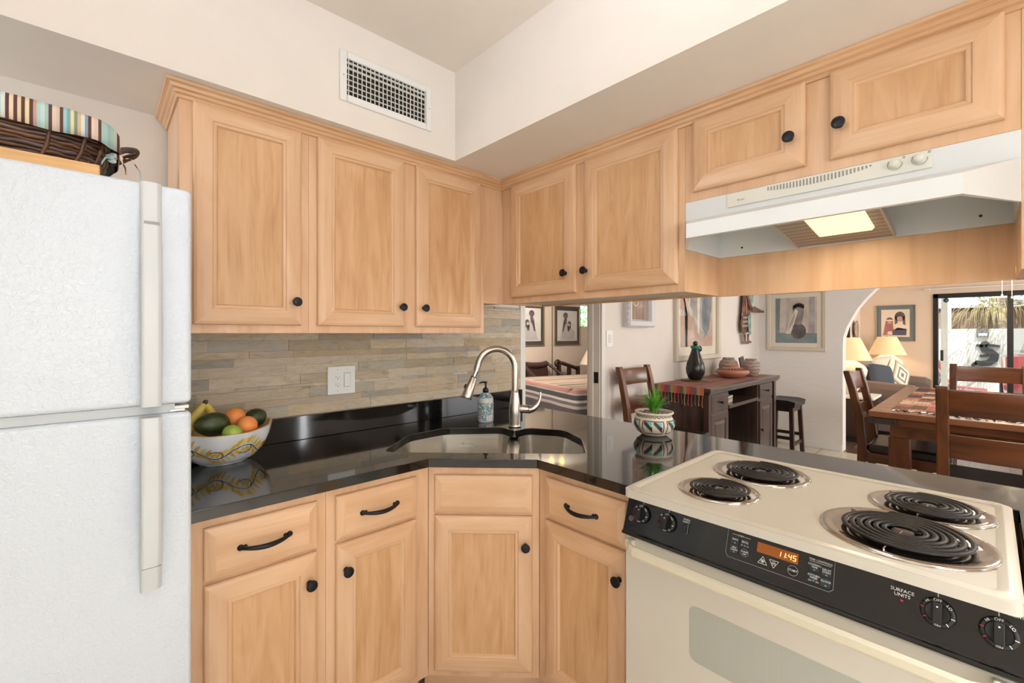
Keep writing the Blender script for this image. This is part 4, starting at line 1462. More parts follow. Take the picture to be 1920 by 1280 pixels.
# ================================================================ soap bottle
n = NT('mosaic_label')
v_ = n.coord((170, 170, 170))
vo = n.n('ShaderNodeTexVoronoi'); vo.inputs['Scale'].default_value = 1.0
n.l(v_, vo.inputs['Vector'])
sp__ = n.n('ShaderNodeSeparateColor'); n.l(vo.outputs['Color'], sp__.inputs[0])
c_ = n.ramp(sp__.outputs[0], [(0, srgb(50, 140, 172)), (0.26, srgb(228, 226, 216)), (0.34, srgb(34, 100, 134)), (0.50, srgb(100, 190, 206)), (0.68, srgb(232, 228, 218)), (0.74, srgb(226, 120, 50)), (0.80, srgb(52, 86, 130)), (0.86, srgb(180, 196, 110)), (0.93, srgb(130, 100, 150))], 'CONSTANT')
v2 = n.n('ShaderNodeTexVoronoi', feature='DISTANCE_TO_EDGE'); v2.inputs['Scale'].default_value = 1.0
n.l(v_, v2.inputs['Vector'])
e_ = n.ramp(v2.outputs['Distance'], [(0.02, (1, 1, 1, 1)), (0.05, (0, 0, 0, 1))])
n.base(n.mix(e_, c_, srgb(226, 226, 220)))
n.set(Roughness=0.3)
M['mosaic'] = n.m
sb = thing('soap_bottle', 'hand soap bottle with a colourful mosaic label and black pump beside the faucet', 'soap bottle', (1.468, 1.775, 0.914), 150)
SR = 0.0395
MB().lathe([(0, 0), (SR - 0.003, 0), (SR, 0.003), (SR, 0.118), (SR - 0.002, 0.124), (0.018, 0.148), (0.016, 0.150), (0, 0.150)], 40).obj('bottle', plain('bottle_white', (214, 212, 212), 0.25), sb)
MB().loft([[(r_ * math.cos(a * 2 * PI / 40), r_ * math.sin(a * 2 * PI / 40), z) for a in range(40)] for r_, z in ((SR + .0013, 0.010), (SR + .0013, 0.100))], 0, True, False).obj('label', 'mosaic', sb)
MB().loft([[(r_ * math.cos(a * 2 * PI / 40), r_ * math.sin(a * 2 * PI / 40), z) for a in range(40)] for r_, z in ((SR - 0.0008, 0.1250), (0.0198, 0.1483))], 0, True, False).obj('shoulder_label', 'mosaic', sb)
# small white text patch curving round the lower right of the label
A0 = R(47.02 + 180 - 150)
tp_ = MB()
def cyl(a, z, r_): return (r_ * math.cos(a), r_ * math.sin(a), z)
aa = [A0 + 0.15 + k * 0.08 for k in range(11)]
for a, b_ in zip(aa[:-1], aa[1:]):
    tp_.add([cyl(a, 0.012, SR + .0018), cyl(b_, 0.012, SR + .0018), cyl(b_, 0.038, SR + .0018), cyl(a, 0.038, SR + .0013)], [(0, 1, 2, 3)])
for zz, a_ in ((0.033, 0.1), (0.0275, 0.2), (0.022, 0.15), (0.0165, 0.12)):
    for k in range(9):
        if (k * 7 + int(zz * 1e4)) % 4 == 0: continue
        a = A0 + a_ + 0.06 + k * 0.075
        tp_.add([cyl(a, zz, SR + .0022), cyl(a + 0.05, zz, SR + .0022), cyl(a + 0.05, zz + .0024, SR + .0022), cyl(a, zz + .0024, SR + .0022)], [(0, 1, 2, 3)], 1)
tp_.obj('label_text_patch', ['ivory', plain('label_ink', (70, 74, 120), 0.5)], sb)
pm = MB()
pm.lathe([(0, 0.150), (0.0155, 0.150), (0.0155, 0.166), (0.012, 0.172), (0.006, 0.174), (0.0045, 0.186), (0.0045, 0.197), (0.008, 0.199), (0.009, 0.206), (0, 0.207)], 20)
pm.tube([(0, 0, 0.2025), (0.015, 0, 0.2035), (0.028, 0, 0.201), (0.032, 0, 0.196)], [0.006, 0.0048, 0.0038, 0.003], 8)
pm.obj('pump', 'blackp', sb)

# ================================================================ fruit bowl
bw_ = thing('fruit_bowl', 'white oval ceramic bowl painted with yellow leaves and blue curls beside the refrigerator', 'bowl', (0.327, 1.862, 0.9145), 0)
BA, BB, BH = 0.154, 0.140, 0.116


def bowlS(phi, t, off=0.0):
    g = 0.47 + 0.53 * math.sin(t * PI / 2) ** 0.8
    g += 0.012 * (t > 0.95)
    lob = 1 + 0.018 * math.cos(phi * 10)
    x, y = BA * g * math.cos(phi) * lob, BB * g * math.sin(phi) * lob
    z = BH * (0.03 + 0.97 * t ** 1.15) + 0.016 * (abs(math.cos(phi)) ** 3) * t
    nrm = Vector((math.cos(phi) / BA, math.sin(phi) / BB, -0.35 / BH * (1 - t))).normalized()
    return Vector((x, y, z)) + nrm * off


NP = 80
bm_ = MB()
prof = [bowlS]
rings = [[(BA * 0.40 * math.cos(2 * PI * i / NP), BB * 0.40 * math.sin(2 * PI * i / NP), 0.0) for i in range(NP)],
         [(BA * 0.46 * math.cos(2 * PI * i / NP), BB * 0.46 * math.sin(2 * PI * i / NP), 0.0) for i in range(NP)]]
for t in (0.0, 0.1, 0.2, 0.35, 0.5, 0.65, 0.8, 0.92, 1.0):
    rings.append([tuple(bowlS(2 * PI * i / NP, t)) for i in range(NP)])
bm_.loft(rings, 0, True, False)
bm_.add(rings[0], [list(range(NP))[::-1]])
inn = [[tuple(bowlS(2 * PI * i / NP, t, -0.006 - 0.001 * (1 - t)) + Vector((0, 0, 0.0012))) for i in range(NP)] for t in (1.0, 0.9, 0.7, 0.5, 0.3, 0.12)]
bm_.loft([rings[-1], inn[0]], 1, True, False)
bm_.loft(inn, 2, True, False)
bm_.add(inn[-1], [list(range(NP))], 2)
bm_.obj('bowl', [plain('glazed_white', (226, 228, 230), 0.14), plain('rim_ochre', (216, 160, 80), 0.25), plain('glaze_inner', (222, 200, 160), 0.3)], bw_)
pn_ = MB()
NK = 10


def petal(a, t0_, L, wd, curve, m):
    pl_, pr_ = [], []
    for j in range(8):
        u = j / 7
        w_ = wd * math.sin(PI * min(1, 0.06 + u * 0.92)) ** 0.7
        ph = a + curve * u * u
        pl_.append(bowlS(ph - w_, t0_ + L * u, 0.0009)); pr_.append(bowlS(ph + w_, t0_ + L * u, 0.0009))
    pn_.add([tuple(x) for x in pl_] + [tuple(x) for x in pr_], [(j, 8 + j, 9 + j, j + 1) for j in range(7)], m, True)


for k in range(NK):
    W_ = 2 * PI / NK
    p0 = W_ * k
    up = 1 if k % 2 else -1
    pts = []
    for j in range(11):
        u = j / 10
        pts.append(bowlS(p0 + W_ * u, 0.50 - up * 0.17 * math.cos(u * PI), 0.0012))
    for j in range(1, 10):        # hook at the end of every wave
        a = j / 9 * 1.25 * PI
        pts.append(bowlS(p0 + W_ + 0.16 * math.sin(a), 0.50 + up * 0.17 - up * 0.12 * (1 - math.cos(a)), 0.0012))
    pn_.tube(pts, 0.0013, 6, m=1)
    for q_ in range(6):
        a = p0 + (q_ + 0.3) * W_ / 6
        c_ = 0.17 * math.cos((q_ + .3) / 6 * PI) * -up
        petal(a, 0.50 + c_ + 0.04, 0.19 + 0.03 * math.sin(q_ * 2), 0.046, 0.11, 0 if (q_ + k) % 3 else 2)
        petal(a, 0.50 + c_ - 0.04, -0.17 - 0.02 * math.sin(q_ * 2), 0.040, 0.11, 0 if (q_ + k) % 3 else 2)
    for q_ in range(5):
        a = p0 + (q_ + 0.5) * W_ / 5 - 0.03
        petal(a, 0.42 + 0.02 * (q_ % 2), 0.18, 0.024, 0.10 * up, 2 if q_ % 2 else 0)
pn_.obj('painted_leaves', [plain('paint_yellow', (222, 176, 66), 0.3), plain('paint_navy', (34, 40, 70), 0.3), plain('paint_pale_yellow', (224, 206, 120), 0.3)], bw_)


def skin(name, c1, c2, scale, bump, rough=0.45):
    n = NT(name)
    f = n.noise(n.coord((1, 1, 1)), scale, 3)
    n.base(n.ramp(f, [(0.35, srgb(*c1)), (0.65, srgb(*c2))]))
    n.set(Roughness=rough)
    n.bump(n.noise(n.coord(), scale * 9, 2), bump, 0.001)
    return n.m


M['avo'] = skin('avocado_skin', (36, 44, 22), (66, 78, 34), 30, 0.6, 0.4)
M['orange'] = skin('orange_skin', (236, 136, 58), (244, 156, 84), 18, 0.35, 0.45)
M['lime'] = skin('lime_skin', (140, 172, 60), (168, 190, 84), 20, 0.2, 0.4)
M['banana'] = skin('banana_skin', (206, 180, 72), (220, 196, 96), 20, 0.1, 0.5)
bx, by, bz = 0.295, 1.835, 0.9145


def fruit(name, label, cat, loc, r, mat, sx=1, sy=1, sz=1, rot=(0, 0, 0), pear=0.0, group=None):
    fn = None
    if pear: fn = lambda p: Vector((p.x, p.y * (1 - pear * (p.x / r)), p.z * (1 - pear * (p.x / r))))
    t = thing(name, label, cat, loc, group=group)
    t.rotation_euler = rot
    mb = MB().sphere((0, 0, 0), r, 28, 18, sx=sx, sy=sy, sz=sz, fn=fn)
    mb.obj('flesh', mat, t)
    MB().lathe([(0.0035, -0.001), (0.0025, 0.0035), (0, 0.004)], 8, T=Matrix.Translation((r * sx * 0.985, 0, 0)) @ Matrix.Rotation(R(90), 4, 'Y')).obj('stem_end', 'wick1', t)
    return t


fruit('avocado', 'large dark green avocado at the left of the fruit bowl', 'avocado', (0.286, 1.812, 1.058), 0.0405, 'avo', 1.38, 1, 1, (0, R(-6), R(-160)), 0.12)
fruit('avocado', 'dark round avocado at the right rim of the fruit bowl', 'avocado', (0.436, 1.880, 1.054), 0.034, 'avo', 1.12, 1, 1, (0, R(-20), R(20)), 0.1)
fruit('orange', 'orange lying on top in the middle of the fruit bowl', 'orange', (0.364, 1.862, 1.064), 0.035, 'orange', 1, 1, 0.98, (0.5, 1.2, 0.4))
fruit('orange', 'orange in front, half below the rim of the fruit bowl', 'orange', (0.388, 1.796, 1.042), 0.034, 'orange', 1, 1, 0.98, (0.8, 2.2, 0.4))
fruit('orange', 'orange mostly hidden behind the others at the back of the fruit bowl', 'orange', (0.376, 1.930, 1.048), 0.034, 'orange', 1, 1, 0.98, (0.3, 0.2, 0.9))
fruit('lime', 'green lime at the front of the fruit bowl between avocado and orange', 'lime', (0.336, 1.757, 1.031), 0.028, 'lime', 1.12, 1, 0.95, (0, 0.3, -0.6))
bn = thing('banana_bunch', 'two banana stem ends joined at a brown tip, standing behind the avocado', 'bananas', (0.280, 1.905, 0.930))
for k, (dx, dy) in enumerate(((-0.042, -0.02), (0.03, 0.028))):
    pts, rr = [], []
    for j in range(12):
        t = j / 11
        pts.append((dx * (1 - t) * (1.6 - 0.6 * t), dy * (1 - t), 0.075 + 0.115 * t + 0.02 * math.sin(PI * t)))
        rr.append(0.016 * (1 - t) ** 0.55 + 0.0052)
    MB().tube(pts, rr, 7).obj('banana', 'banana', bn)
MB().tube([(0, 0, 0.186), (0.001, 0, 0.194), (0.003, 0, 0.202)], [0.0062, 0.0085, 0.006], 8).obj('stem_tip', 'dbrown', bn)

# ================================================================ potted plant on the counter
pp_ = thing('potted_plant', 'cream pot with brown stepped pattern and turquoise triangles holding spiky grass and pebbles', 'potted plant', (1.835, 1.03, 0.9145), 0)
PR = [(0.0, 0.0), (0.048, 0.0), (0.056, 0.004), (0.075, 0.020), (0.087, 0.040), (0.089, 0.052), (0.086, 0.066), (0.078, 0.080), (0.074, 0.088), (0.077, 0.094), (0.082, 0.097), (0.0845, 0.101), (0.083, 0.105), (0.078, 0.106), (0.074, 0.102), (0.072, 0.092), (0.0, 0.090)]
MB().lathe(PR, 112).obj('pot', 'cream_cl', pp_)


def potS(phi, z, off=0.0006):
    for (r0_, z0_), (r1_, z1_) in zip(PR[1:12], PR[2:13]):
        if z0_ <= z <= z1_:
            r_ = r0_ + (r1_ - r0_) * (z - z0_) / max(1e-6, z1_ - z0_)
            return Vector(((r_ + off) * math.cos(phi), (r_ + off) * math.sin(phi), z))
    return Vector((0.05 * math.cos(phi), 0.05 * math.sin(phi), z))


dp_ = MB()
def ppatch(quad, m, off=0.0013, n_=4):
    (a, b_, c_, d_) = quad
    for i in range(n_):
        for j in range(n_):
            def P(u, v):
                x0_ = a[0] + (b_[0] - a[0]) * u; y0_ = a[1] + (b_[1] - a[1]) * u
                x1_ = d_[0] + (c_[0] - d_[0]) * u; y1_ = d_[1] + (c_[1] - d_[1]) * u
                return potS(x0_ + (x1_ - x0_) * v, y0_ + (y1_ - y0_) * v, off)
            dp_.add([P(i / n_, j / n_), P((i + 1) / n_, j / n_), P((i + 1) / n_, (j + 1) / n_), P(i / n_, (j + 1) / n_)], [(0, 1, 2, 3)], m)
CA = math.atan2(-1.03, -1.835)     # towards the camera
for k in range(5):
    c0 = CA - 0.05 + k * 2 * PI / 5
    wph = 0.50
    # frame of the medallion
    for (z0_, z1_) in ((0.0160, 0.0200), (0.0705, 0.0740)):
        ppatch([(c0 - wph, z0_), (c0 + wph, z0_), (c0 + wph, z1_), (c0 - wph, z1_)], 0, n_=6)
    for sg in (-1, 1):
        ppatch([(c0 + sg * wph, 0.017), (c0 + sg * (wph + 0.05), 0.017), (c0 + sg * (wph + 0.05), 0.073), (c0 + sg * wph, 0.073)], 0)
    for hlf in (-1, 0):
        a0 = c0 + (0.03 if hlf == 0 else -0.46)
        a1 = a0 + 0.42
        ns = 6
        for s_ in range(ns):           # staircase falling to the right
            u0, u1 = a0 + (a1 - a0) * s_ / ns, a0 + (a1 - a0) * (s_ + 1) / ns
            zt = 0.0695
            zb = 0.066 - 0.038 * (s_ + 1) / ns
            zt2 = min(zt, 0.078 - 0.034 * (s_) / ns)
            ppatch([(u0, zb), (u1, zb), (u1, zt2), (u0, zt2)], 0, n_=2)
            ppatch([(u1 - 0.022, zb - 0.006), (u1, zb - 0.006), (u1, zb), (u1 - 0.022, zb)], 0, n_=1)
        ppatch([(a0 + 0.16, 0.0685), (a1 - 0.03, 0.0685), (a1 - 0.03, 0.050), (a1 - 0.05, 0.048)], 1, 0.0018)
NT_ = 26
for k in range(NT_):      # Greek-key like line under the rim
    a = 2 * PI * k / NT_
    d_ = 2 * PI / NT_
    ppatch([(a, 0.0845), (a + d_ / 2, 0.0845), (a + d_ / 2, 0.0865), (a, 0.0865)], 0, n_=1)
    ppatch([(a + d_ / 2, 0.0905), (a + d_, 0.0905), (a + d_, 0.0925), (a + d_ / 2, 0.0925)], 0, n_=1)
    for aa_ in (a, a + d_ / 2):
        ppatch([(aa_ - 0.01, 0.0845), (aa_ + 0.01, 0.0845), (aa_ + 0.01, 0.0925), (aa_ - 0.01, 0.0925)], 0, n_=1)
dp_.obj('painted_pattern', ['dbrown', 'turq'], pp_)
rg = random.Random(11)
pe = MB()
for k in range(70):
    r_ = 0.064 * math.sqrt(rg.random()); a = rg.random() * 2 * PI
    pe.sphere((r_ * math.cos(a), r_ * math.sin(a), 0.094 + rg.random() * 0.004), rg.uniform(0.006, 0.010), 8, 6, sx=rg.uniform(.8, 1.2), sz=0.8)
o = pe.obj('pebbles', skin('pebble_gray', (108, 104, 110), (160, 156, 160), 60, 0.2, 0.7), pp_)
o['kind'] = 'stuff'
fo = MB()
for k in range(95):
    a = rg.random() * 2 * PI
    sp = rg.random() ** 0.55
    L = rg.uniform(0.09, 0.14) * (1.05 - 0.25 * sp)
    d = Vector((math.cos(a), math.sin(a), 0))
    side = Vector((-math.sin(a), math.cos(a), 0))
    base = Vector((0.004 * math.cos(a), 0.004 * math.sin(a), 0.092)) + d * 0.012 * rg.random()
    vs = []
    NS = 6
    wd = rg.uniform(0.0032, 0.0048)
    for j in range(NS + 1):
        t = j / NS
        lean = sp * 1.5
        p = base + d * (L * math.sin(lean * t * 0.9) * t * 0.95) + Vector((0, 0, L * t * math.cos(lean * t * 0.75)))
        w_ = wd * (1 - t) ** 0.7 + 0.0002
        vs += [p - side * w_, p + side * w_]
    fo.add(vs, [(2 * j, 2 * j + 1, 2 * j + 3, 2 * j + 2) for j in range(NS)], [0 if (j < NS - 1 or sp < 0.6) else 1 for j in range(NS)] if sp < 0.85 else 1 if k % 2 else 0, True)
fo.obj('grass_foliage', ['leaf', 'leafd'], pp_)
# unseen uplight bowl, added to bounce light off the kitchen ceiling
kl = thing('ceiling_light', 'added unseen pendant uplight bowl bouncing light off the kitchen ceiling, above the camera', 'ceiling light', (0.30, 0.42, ZC))
MB().lathe([(0, 0), (0.09, 0), (0.09, -0.02), (0.05, -0.05), (0, -0.05)], 28).obj('canopy', 'trimw', kl)
for k in range(3):
    a = 2 * PI * k / 3
    MB().tube([(0.03 * math.cos(a), 0.03 * math.sin(a), -0.045), (0.185 * math.cos(a), 0.185 * math.sin(a), -0.41)], 0.003, 6).obj('rod', 'bronze', kl)
MB().lathe([(0.19, -0.40), (0.17, -0.44), (0.12, -0.475), (0.0, -0.49), (0.0, -0.486), (0.115, -0.47), (0.165, -0.436), (0.186, -0.40), (0.19, -0.40)], 32).obj('glass_bowl', 'globe', kl)
for k_, (x_, y_) in enumerate(((-0.35, -0.55), (0.75, -0.9))):  # unseen downlights, added for the light they bounce off the floor
    rl = thing('added_downlight', ('added unseen round downlight in the kitchen ceiling behind the camera, nearer the refrigerator side', 'added unseen round downlight in the kitchen ceiling behind the camera, nearer the stove side')[k_], 'ceiling light', (x_, y_, ZC))
    MB().lathe([(0.10, 0), (0.10, -0.006), (0.075, -0.006), (0.070, -0.001), (0.10, 0)], 30).obj('trim_ring', 'trimw', rl)
# ================================================================ counter-height dining chairs (front towards local -y)
def make_chair(name, label, loc, rz):
    t = thing(name, label, 'chair', loc, rz, 'counter-height dining chairs')
    hw = 0.205
    for sg in (-1, 1):
        mb = MB()
        rg = []
        for z, y, d in ((0, 0.235, 0.040), (0.35, 0.205, 0.046), (0.60, 0.195, 0.050), (0.80, 0.215, 0.046), (1.0, 0.255, 0.042), (1.095, 0.280, 0.040), (1.108, 0.282, 0.034)):
            x0, x1 = sg * hw - 0.024, sg * hw + 0.024
            rg.append([(x0, y - d / 2, z), (x1, y - d / 2, z), (x1, y + d / 2, z), (x0, y + d / 2, z)])
        mb.loft(rg, 0, False, True)
        mb.obj('rear_leg', 'dark_z', t, bevel=0.005)
        mb = MB()
        x = sg * (hw - 0.005)
        mb.loft([[(x - a, -0.215 - a, z), (x + a, -0.215 - a, z), (x + a, -0.215 + a, z), (x - a, -0.215 + a, z)] for z, a in ((0, 0.018), (0.56, 0.024))], 0, False, True)
        mb.obj('front_leg', 'dark_z', t, bevel=0.003)
        MB().box(x - 0.012, -0.20, 0.22, x + 0.012, 0.20, 0.26).obj('side_stretcher', 'dark_y', t, bevel=0.003)
    for z0, z1 in ((0.965, 1.090), (0.745, 0.865)):
        mb = MB()
        yy = lambda z: 0.195 + max(0, (z - 0.6)) ** 1.15 * 0.19
        rg = []
        for k in range(9):
            x = -hw + 0.023 + (2 * hw - 0.046) * k / 8
            b_ = 0.018 * math.sin(PI * k / 8)
            rg.append([(x, yy(z0) + b_ - 0.009, z0), (x, yy(z0) + b_ + 0.009, z0), (x, yy(z1) + b_ + 0.009, z1), (x, yy(z1) + b_ - 0.009, z1)])
        mb.loft(rg, 0, True, True)
        mb.obj('back_slat', 'dark_x', t, bevel=0.003)
    ap = MB()
    ap.box(-hw + 0.02, -0.232, 0.50, hw - 0.02, -0.206, 0.565); ap.box(-hw + 0.02, 0.175, 0.50, hw - 0.02, 0.20, 0.565)
    ap.obj('apron', 'dark_x', t, bevel=0.003)
    for sg in (-1, 1): MB().box(sg * hw - 0.013, -0.20, 0.50, sg * hw + 0.013, 0.18, 0.565).obj('side_apron', 'dark_y', t, bevel=0.003)
    MB().box(-hw + 0.02, -0.215, 0.14, hw - 0.02, -0.195, 0.18).obj('foot_rest', 'dark_x', t, bevel=0.003)
    MB().box(-hw - 0.018, -0.245, 0.566, hw + 0.018, 0.172, 0.622).obj('seat', 'leather', t, bevel=0.022, seg=4)
    return t


CG = 'counter-height dining chairs'
# wall chair: posts at X 2.98 / 3.38 with its back to the left wall
ch0 = make_chair('dining_chair', 'dark wood dining chair standing alone against the wall under the white-framed picture', (3.17, 1.68, 0), 0)
# beside the table, back towards the arch
dup(ch0, (4.03, 0.395, 0), 0, 'dark wood dining chair on the long left side of the table, seen from the side', CG)
# near chair with its back to the kitchen, faces +X
dup(ch0, (3.345, -0.045, 0), 90, 'dark wood dining chair nearest the counter, its back to the kitchen', CG)
dup(ch0, (5.10, 0.005, 0), -90, 'dark wood dining chair at the far end of the table, before the sliding door', CG)

# ================================================================ dining table
TX0, TX1, TY0, TY1 = 3.34, 5.12, -0.52, 0.49
tb = thing('dining_table', 'counter-height dark wood dining table with metal corner straps', 'table', ((TX0 + TX1) / 2, (TY0 + TY1) / 2, 0))
hx_, hy_ = (TX1 - TX0) / 2, (TY1 - TY0) / 2
TOP = wood('table_top_wood', 'y', [(92, 54, 32), (128, 80, 50), (152, 104, 70), (150, 120, 100)], 0.3, 0.6, coat=0.4)
MB().box(-hx_, -hy_, 0.878, hx_, hy_, 0.912).obj('tabletop', TOP, tb, bevel=0.005)
MB().box(-hx_ + 0.012, -hy_ + 0.012, 0.838, hx_ - 0.012, hy_ - 0.012, 0.8775).obj('under_edge', 'dark_y', tb, bevel=0.004)
ap = MB(); ap.box(-hx_ + 0.09, -hy_ + 0.09, 0.76, hx_ - 0.09, hy_ - 0.09, 0.8375)
ap.obj('apron', 'dark_x', tb)
for sx in (-1, 1):
    for sy in (-1, 1):
        x, y = sx * (hx_ - 0.13), sy * (hy_ - 0.13)
        MB().loft([[(x - a, y - a, z), (x + a, y - a, z), (x + a, y + a, z), (x - a, y + a, z)] for z, a in ((0, 0.035), (0.12, 0.04), (0.16, 0.048), (0.759, 0.048))], 0, False, True).obj('leg', 'dark_z', tb, bevel=0.004)
sp2 = MB()
sp2.box(-hx_ - 0.002, hy_ - 0.13, 0.842, -hx_ + 0.0115, hy_ - 0.011, 0.874)
sp2.box(-hx_ - 0.002, hy_ - 0.0115, 0.842, -hx_ + 0.13, hy_ + 0.002, 0.874)
spo = sp2.obj('corner_strap', plain('strap_metal', (66, 60, 58), 0.5, 0.5), tb)
for y in (hy_ - 0.025, hy_ - 0.068, hy_ - 0.115):
    MB().sphere((-hx_ - 0.002, y, 0.858), 0.005, 10, 6, sx=0.5).obj('rivet', 'blackp', spo)
n = NT('woven_runner')
tc = n.coord((9, 14, 1))
vo = n.n('ShaderNodeTexVoronoi', distance='MANHATTAN'); vo.inputs['Scale'].default_value = 1; vo.inputs['Randomness'].default_value = 0.15
n.l(tc, vo.inputs['Vector'])
sp__ = n.n('ShaderNodeSeparateColor'); n.l(vo.outputs['Color'], sp__.inputs[0])
a_ = n.ramp(sp__.outputs[0], [(0, srgb(150, 92, 78)), (0.2, srgb(96, 66, 54)), (0.35, srgb(196, 150, 120)), (0.5, srgb(120, 86, 66)), (0.62, srgb(176, 108, 92)), (0.75, srgb(70, 56, 50)), (0.88, srgb(206, 180, 150))], 'CONSTANT')
wv = n.noise(n.coord((4, 160, 1)), 1.0, 2)
n.base(n.mix(0.5, a_, n.ramp(wv, [(0.4, srgb(150, 130, 120)), (0.6, srgb(255, 245, 235))]), 'MULTIPLY'))
n.set(Roughness=0.9)
M['runner'] = n.m
tr = thing('table_runner', 'woven brown and rose patterned table runner with white tassels on the dining table', 'table runner', (4.27, 0.0, 0.9125))
MB().box(-0.80, -0.40, 0, 0.80, 0.40, 0.003).obj('cloth', 'runner', tr)
M['runner_end'] = stripes('runner_end_band', 'x', 9, [(216, 206, 190), (190, 176, 160), (216, 206, 190), (90, 80, 74)], 0.9)
fr2 = MB()
rn = random.Random(5)
for k in range(34):
    y = -0.39 + k * 0.78 / 33
    pts = [(-0.80, y, 0.003), (-0.82, y + rn.uniform(-.01, .01), 0.004), (-0.84 - rn.random() * 0.02, y + rn.uniform(-.02, .02), 0.0045)]
    fr2.tube(pts, 0.0036, 5, m=k % 3)
fr2.obj('tassels', ['ivory', plain('tassel_dark', (60, 54, 54), 0.9), plain('tassel_beige', (206, 190, 150), 0.9)], tr)

# ================================================================ sideboard
sd_ = thing('sideboard', 'dark wood sideboard with end cupboards, drawers and an open mirrored middle against the wall', 'sideboard', (3.60, 1.54, 0))
SL, SD_, SH = 1.66, 0.485, 0.925
MB().box(-0.03, -0.03, SH - 0.034, SL + 0.03, SD_, SH).box(-0.018, -0.018, SH - 0.052, SL + 0.018, SD_, SH - 0.0345).obj('top', 'side_x', sd_, bevel=0.006, seg=3)
for x0, x1 in ((0.02, 0.42), (1.14, 1.56)):
    ub = MB().box(x0, 0.012, 0.06, x1, SD_ - 0.005, SH - 0.053)
    ubo = ub.obj('cupboard_body', 'side_z', sd_, bevel=0.003)
    dd = MB(); ringpanel(dd, x0 + 0.03, SH - 0.20, x1 - 0.03, SH - 0.065, [(0, 0), (0, 0.012), (0.006, 0.016), (0.010, 0.016)], y=0.012, last=0)
    ddo = dd.obj('drawer', ['side_z', 'side_x'], sd_)
    T = Matrix.Translation(((x0 + x1) / 2, -0.004, SH - 0.132)) @ Matrix.Rotation(R(90), 4, 'X')
    MB().lathe([(0.006, 0), (0.006, 0.012), (0.014, 0.018), (0.013, 0.024), (0, 0.027)], 16, T=T).obj('drawer_knob', 'bronze', ddo)
    dd = MB(); ringpanel(dd, x0 + 0.03, 0.09, x1 - 0.03, SH - 0.225, [(0, 0), (0, 0.012), (0.004, 0.016), (0.05, 0.016), (0.056, 0.010), (0.068, 0.010), (0.09, 0.015)], y=0.012, last=0)
    ddo = dd.obj('cupboard_door', ['side_z', 'side_x', 'side_z'], sd_)
    kx = x1 - 0.05 if x0 < 0.5 else x0 + 0.05
    MB().lathe([(0.006, 0), (0.006, 0.012), (0.014, 0.018), (0.013, 0.024), (0, 0.027)], 16, T=Matrix.Translation((kx, -0.004, 0.42)) @ Matrix.Rotation(R(90), 4, 'X')).obj('door_knob', 'bronze', ddo)
MB().box(0.42, SD_ - 0.02, 0.06, 1.14, SD_ - 0.005, SH - 0.053).obj('back_panel', 'side_x', sd_)
MB().box(0.44, SD_ - 0.026, 0.12, 1.12, SD_ - 0.0205, 0.70).obj('mirror_back', plain('antique_mirror', (190, 186, 180), 0.06, 1.0), sd_)
MB().box(0.42, 0.0, 0.715, 1.14, SD_ - 0.02, 0.745).obj('middle_shelf', 'side_x', sd_, bevel=0.002)
MB().box(0.42, 0.02, 0.06, 1.14, SD_ - 0.02, 0.10).obj('bottom_shelf', 'side_x', sd_, bevel=0.002)
for x in (0.0, SL - 0.06):
    for y in (0.0, SD_ - 0.05):
        MB().box(x + 0.002, y, 0, x + 0.058, y + 0.045, SH - 0.0525).obj('corner_post', 'side_z', sd_, bevel=0.003)
for k in range(5):
    T = Matrix.Translation((0.52 + k * 0.045, 0.10 + 0.03 * (k % 2), 0.746)) 
wr = thing('magazine_stack', 'small pile of pale magazines in the upper cubby of the sideboard', 'magazines', (4.16, 1.70, 0.7455), 8)
for k, c_ in enumerate(((216, 206, 180), (196, 176, 120), (120, 130, 120), (220, 214, 206))):
    MB().box(-0.12 + 0.006 * k, -0.10, 0.0135 * k, 0.12 + 0.004 * k, 0.09, 0.0135 * k + 0.0125).obj('magazine', plain('magazine_%d' % k, c_, 0.5), wr)
tag(MB().box(-0.13, -0.09, 0, 0.13, 0.09, 0.14).box(-0.135, -0.095, 0.10, 0.135, 0.095, 0.145).obj('storage_box', 'white', None, (4.48, 1.80, 0.1005), bevel=0.004), 'white lidded box on the bottom shelf of the sideboard', 'box')
gb = tag(MB().lathe([(0.0, 0), (0.05, 0), (0.10, 0.04), (0.115, 0.10), (0.095, 0.15), (0.06, 0.17), (0.055, 0.165), (0.0, 0.16)], 28).obj('round_basket', 'wick2', None, (4.22, 1.74, 0.1005)), 'round dark woven bowl on the bottom shelf of the sideboard', 'bowl')
# runner over the sideboard with fringe hanging down its near end
SR_C = [(150, 84, 78), (136, 112, 106), (166, 104, 94), (100, 88, 90), (156, 96, 86), (126, 74, 74), (140, 116, 94), (156, 92, 84)]
M['srun'] = stripes('striped_runner', 'y', 5.6, SR_C, 0.95, wob=0.01)
rt = thing('sideboard_runner', 'red, grey and ochre striped woven runner with knotted fringe on the sideboard', 'table runner', (3.57, 1.78, SH + 0.0005))
cl = MB().box(0.0, -0.215, 0, 1.60, 0.215, 0.0035).box(-0.004, -0.215, -0.058, 0.0, 0.215, 0.0035)
cl.obj('cloth', 'srun', rt)
FC = [(110, 96, 82), (176, 146, 92), (184, 90, 70), (174, 72, 78), (110, 102, 106), (166, 144, 104), (190, 112, 82), (168, 70, 80)]
fm = [plain('fringe_%d' % i, c_, 0.95) for i, c_ in enumerate(FC)]
fg = MB()
rn = random.Random(2)
for k in range(15):
    y = 0.205 - k * 0.41 / 14
    L = rn.uniform(0.075, 0.10)
    fg.tube([(-0.003, y, -0.058), (-0.006 - rn.random() * .004, y + rn.uniform(-.006, .006), -0.058 - L * 0.4), (-0.004, y + rn.uniform(-.006, .006), -0.058 - L * 0.8), (-0.004, y, -0.058 - L)], [0.0032, 0.0028, 0.0034, 0.0042], 6, m=k % 8)
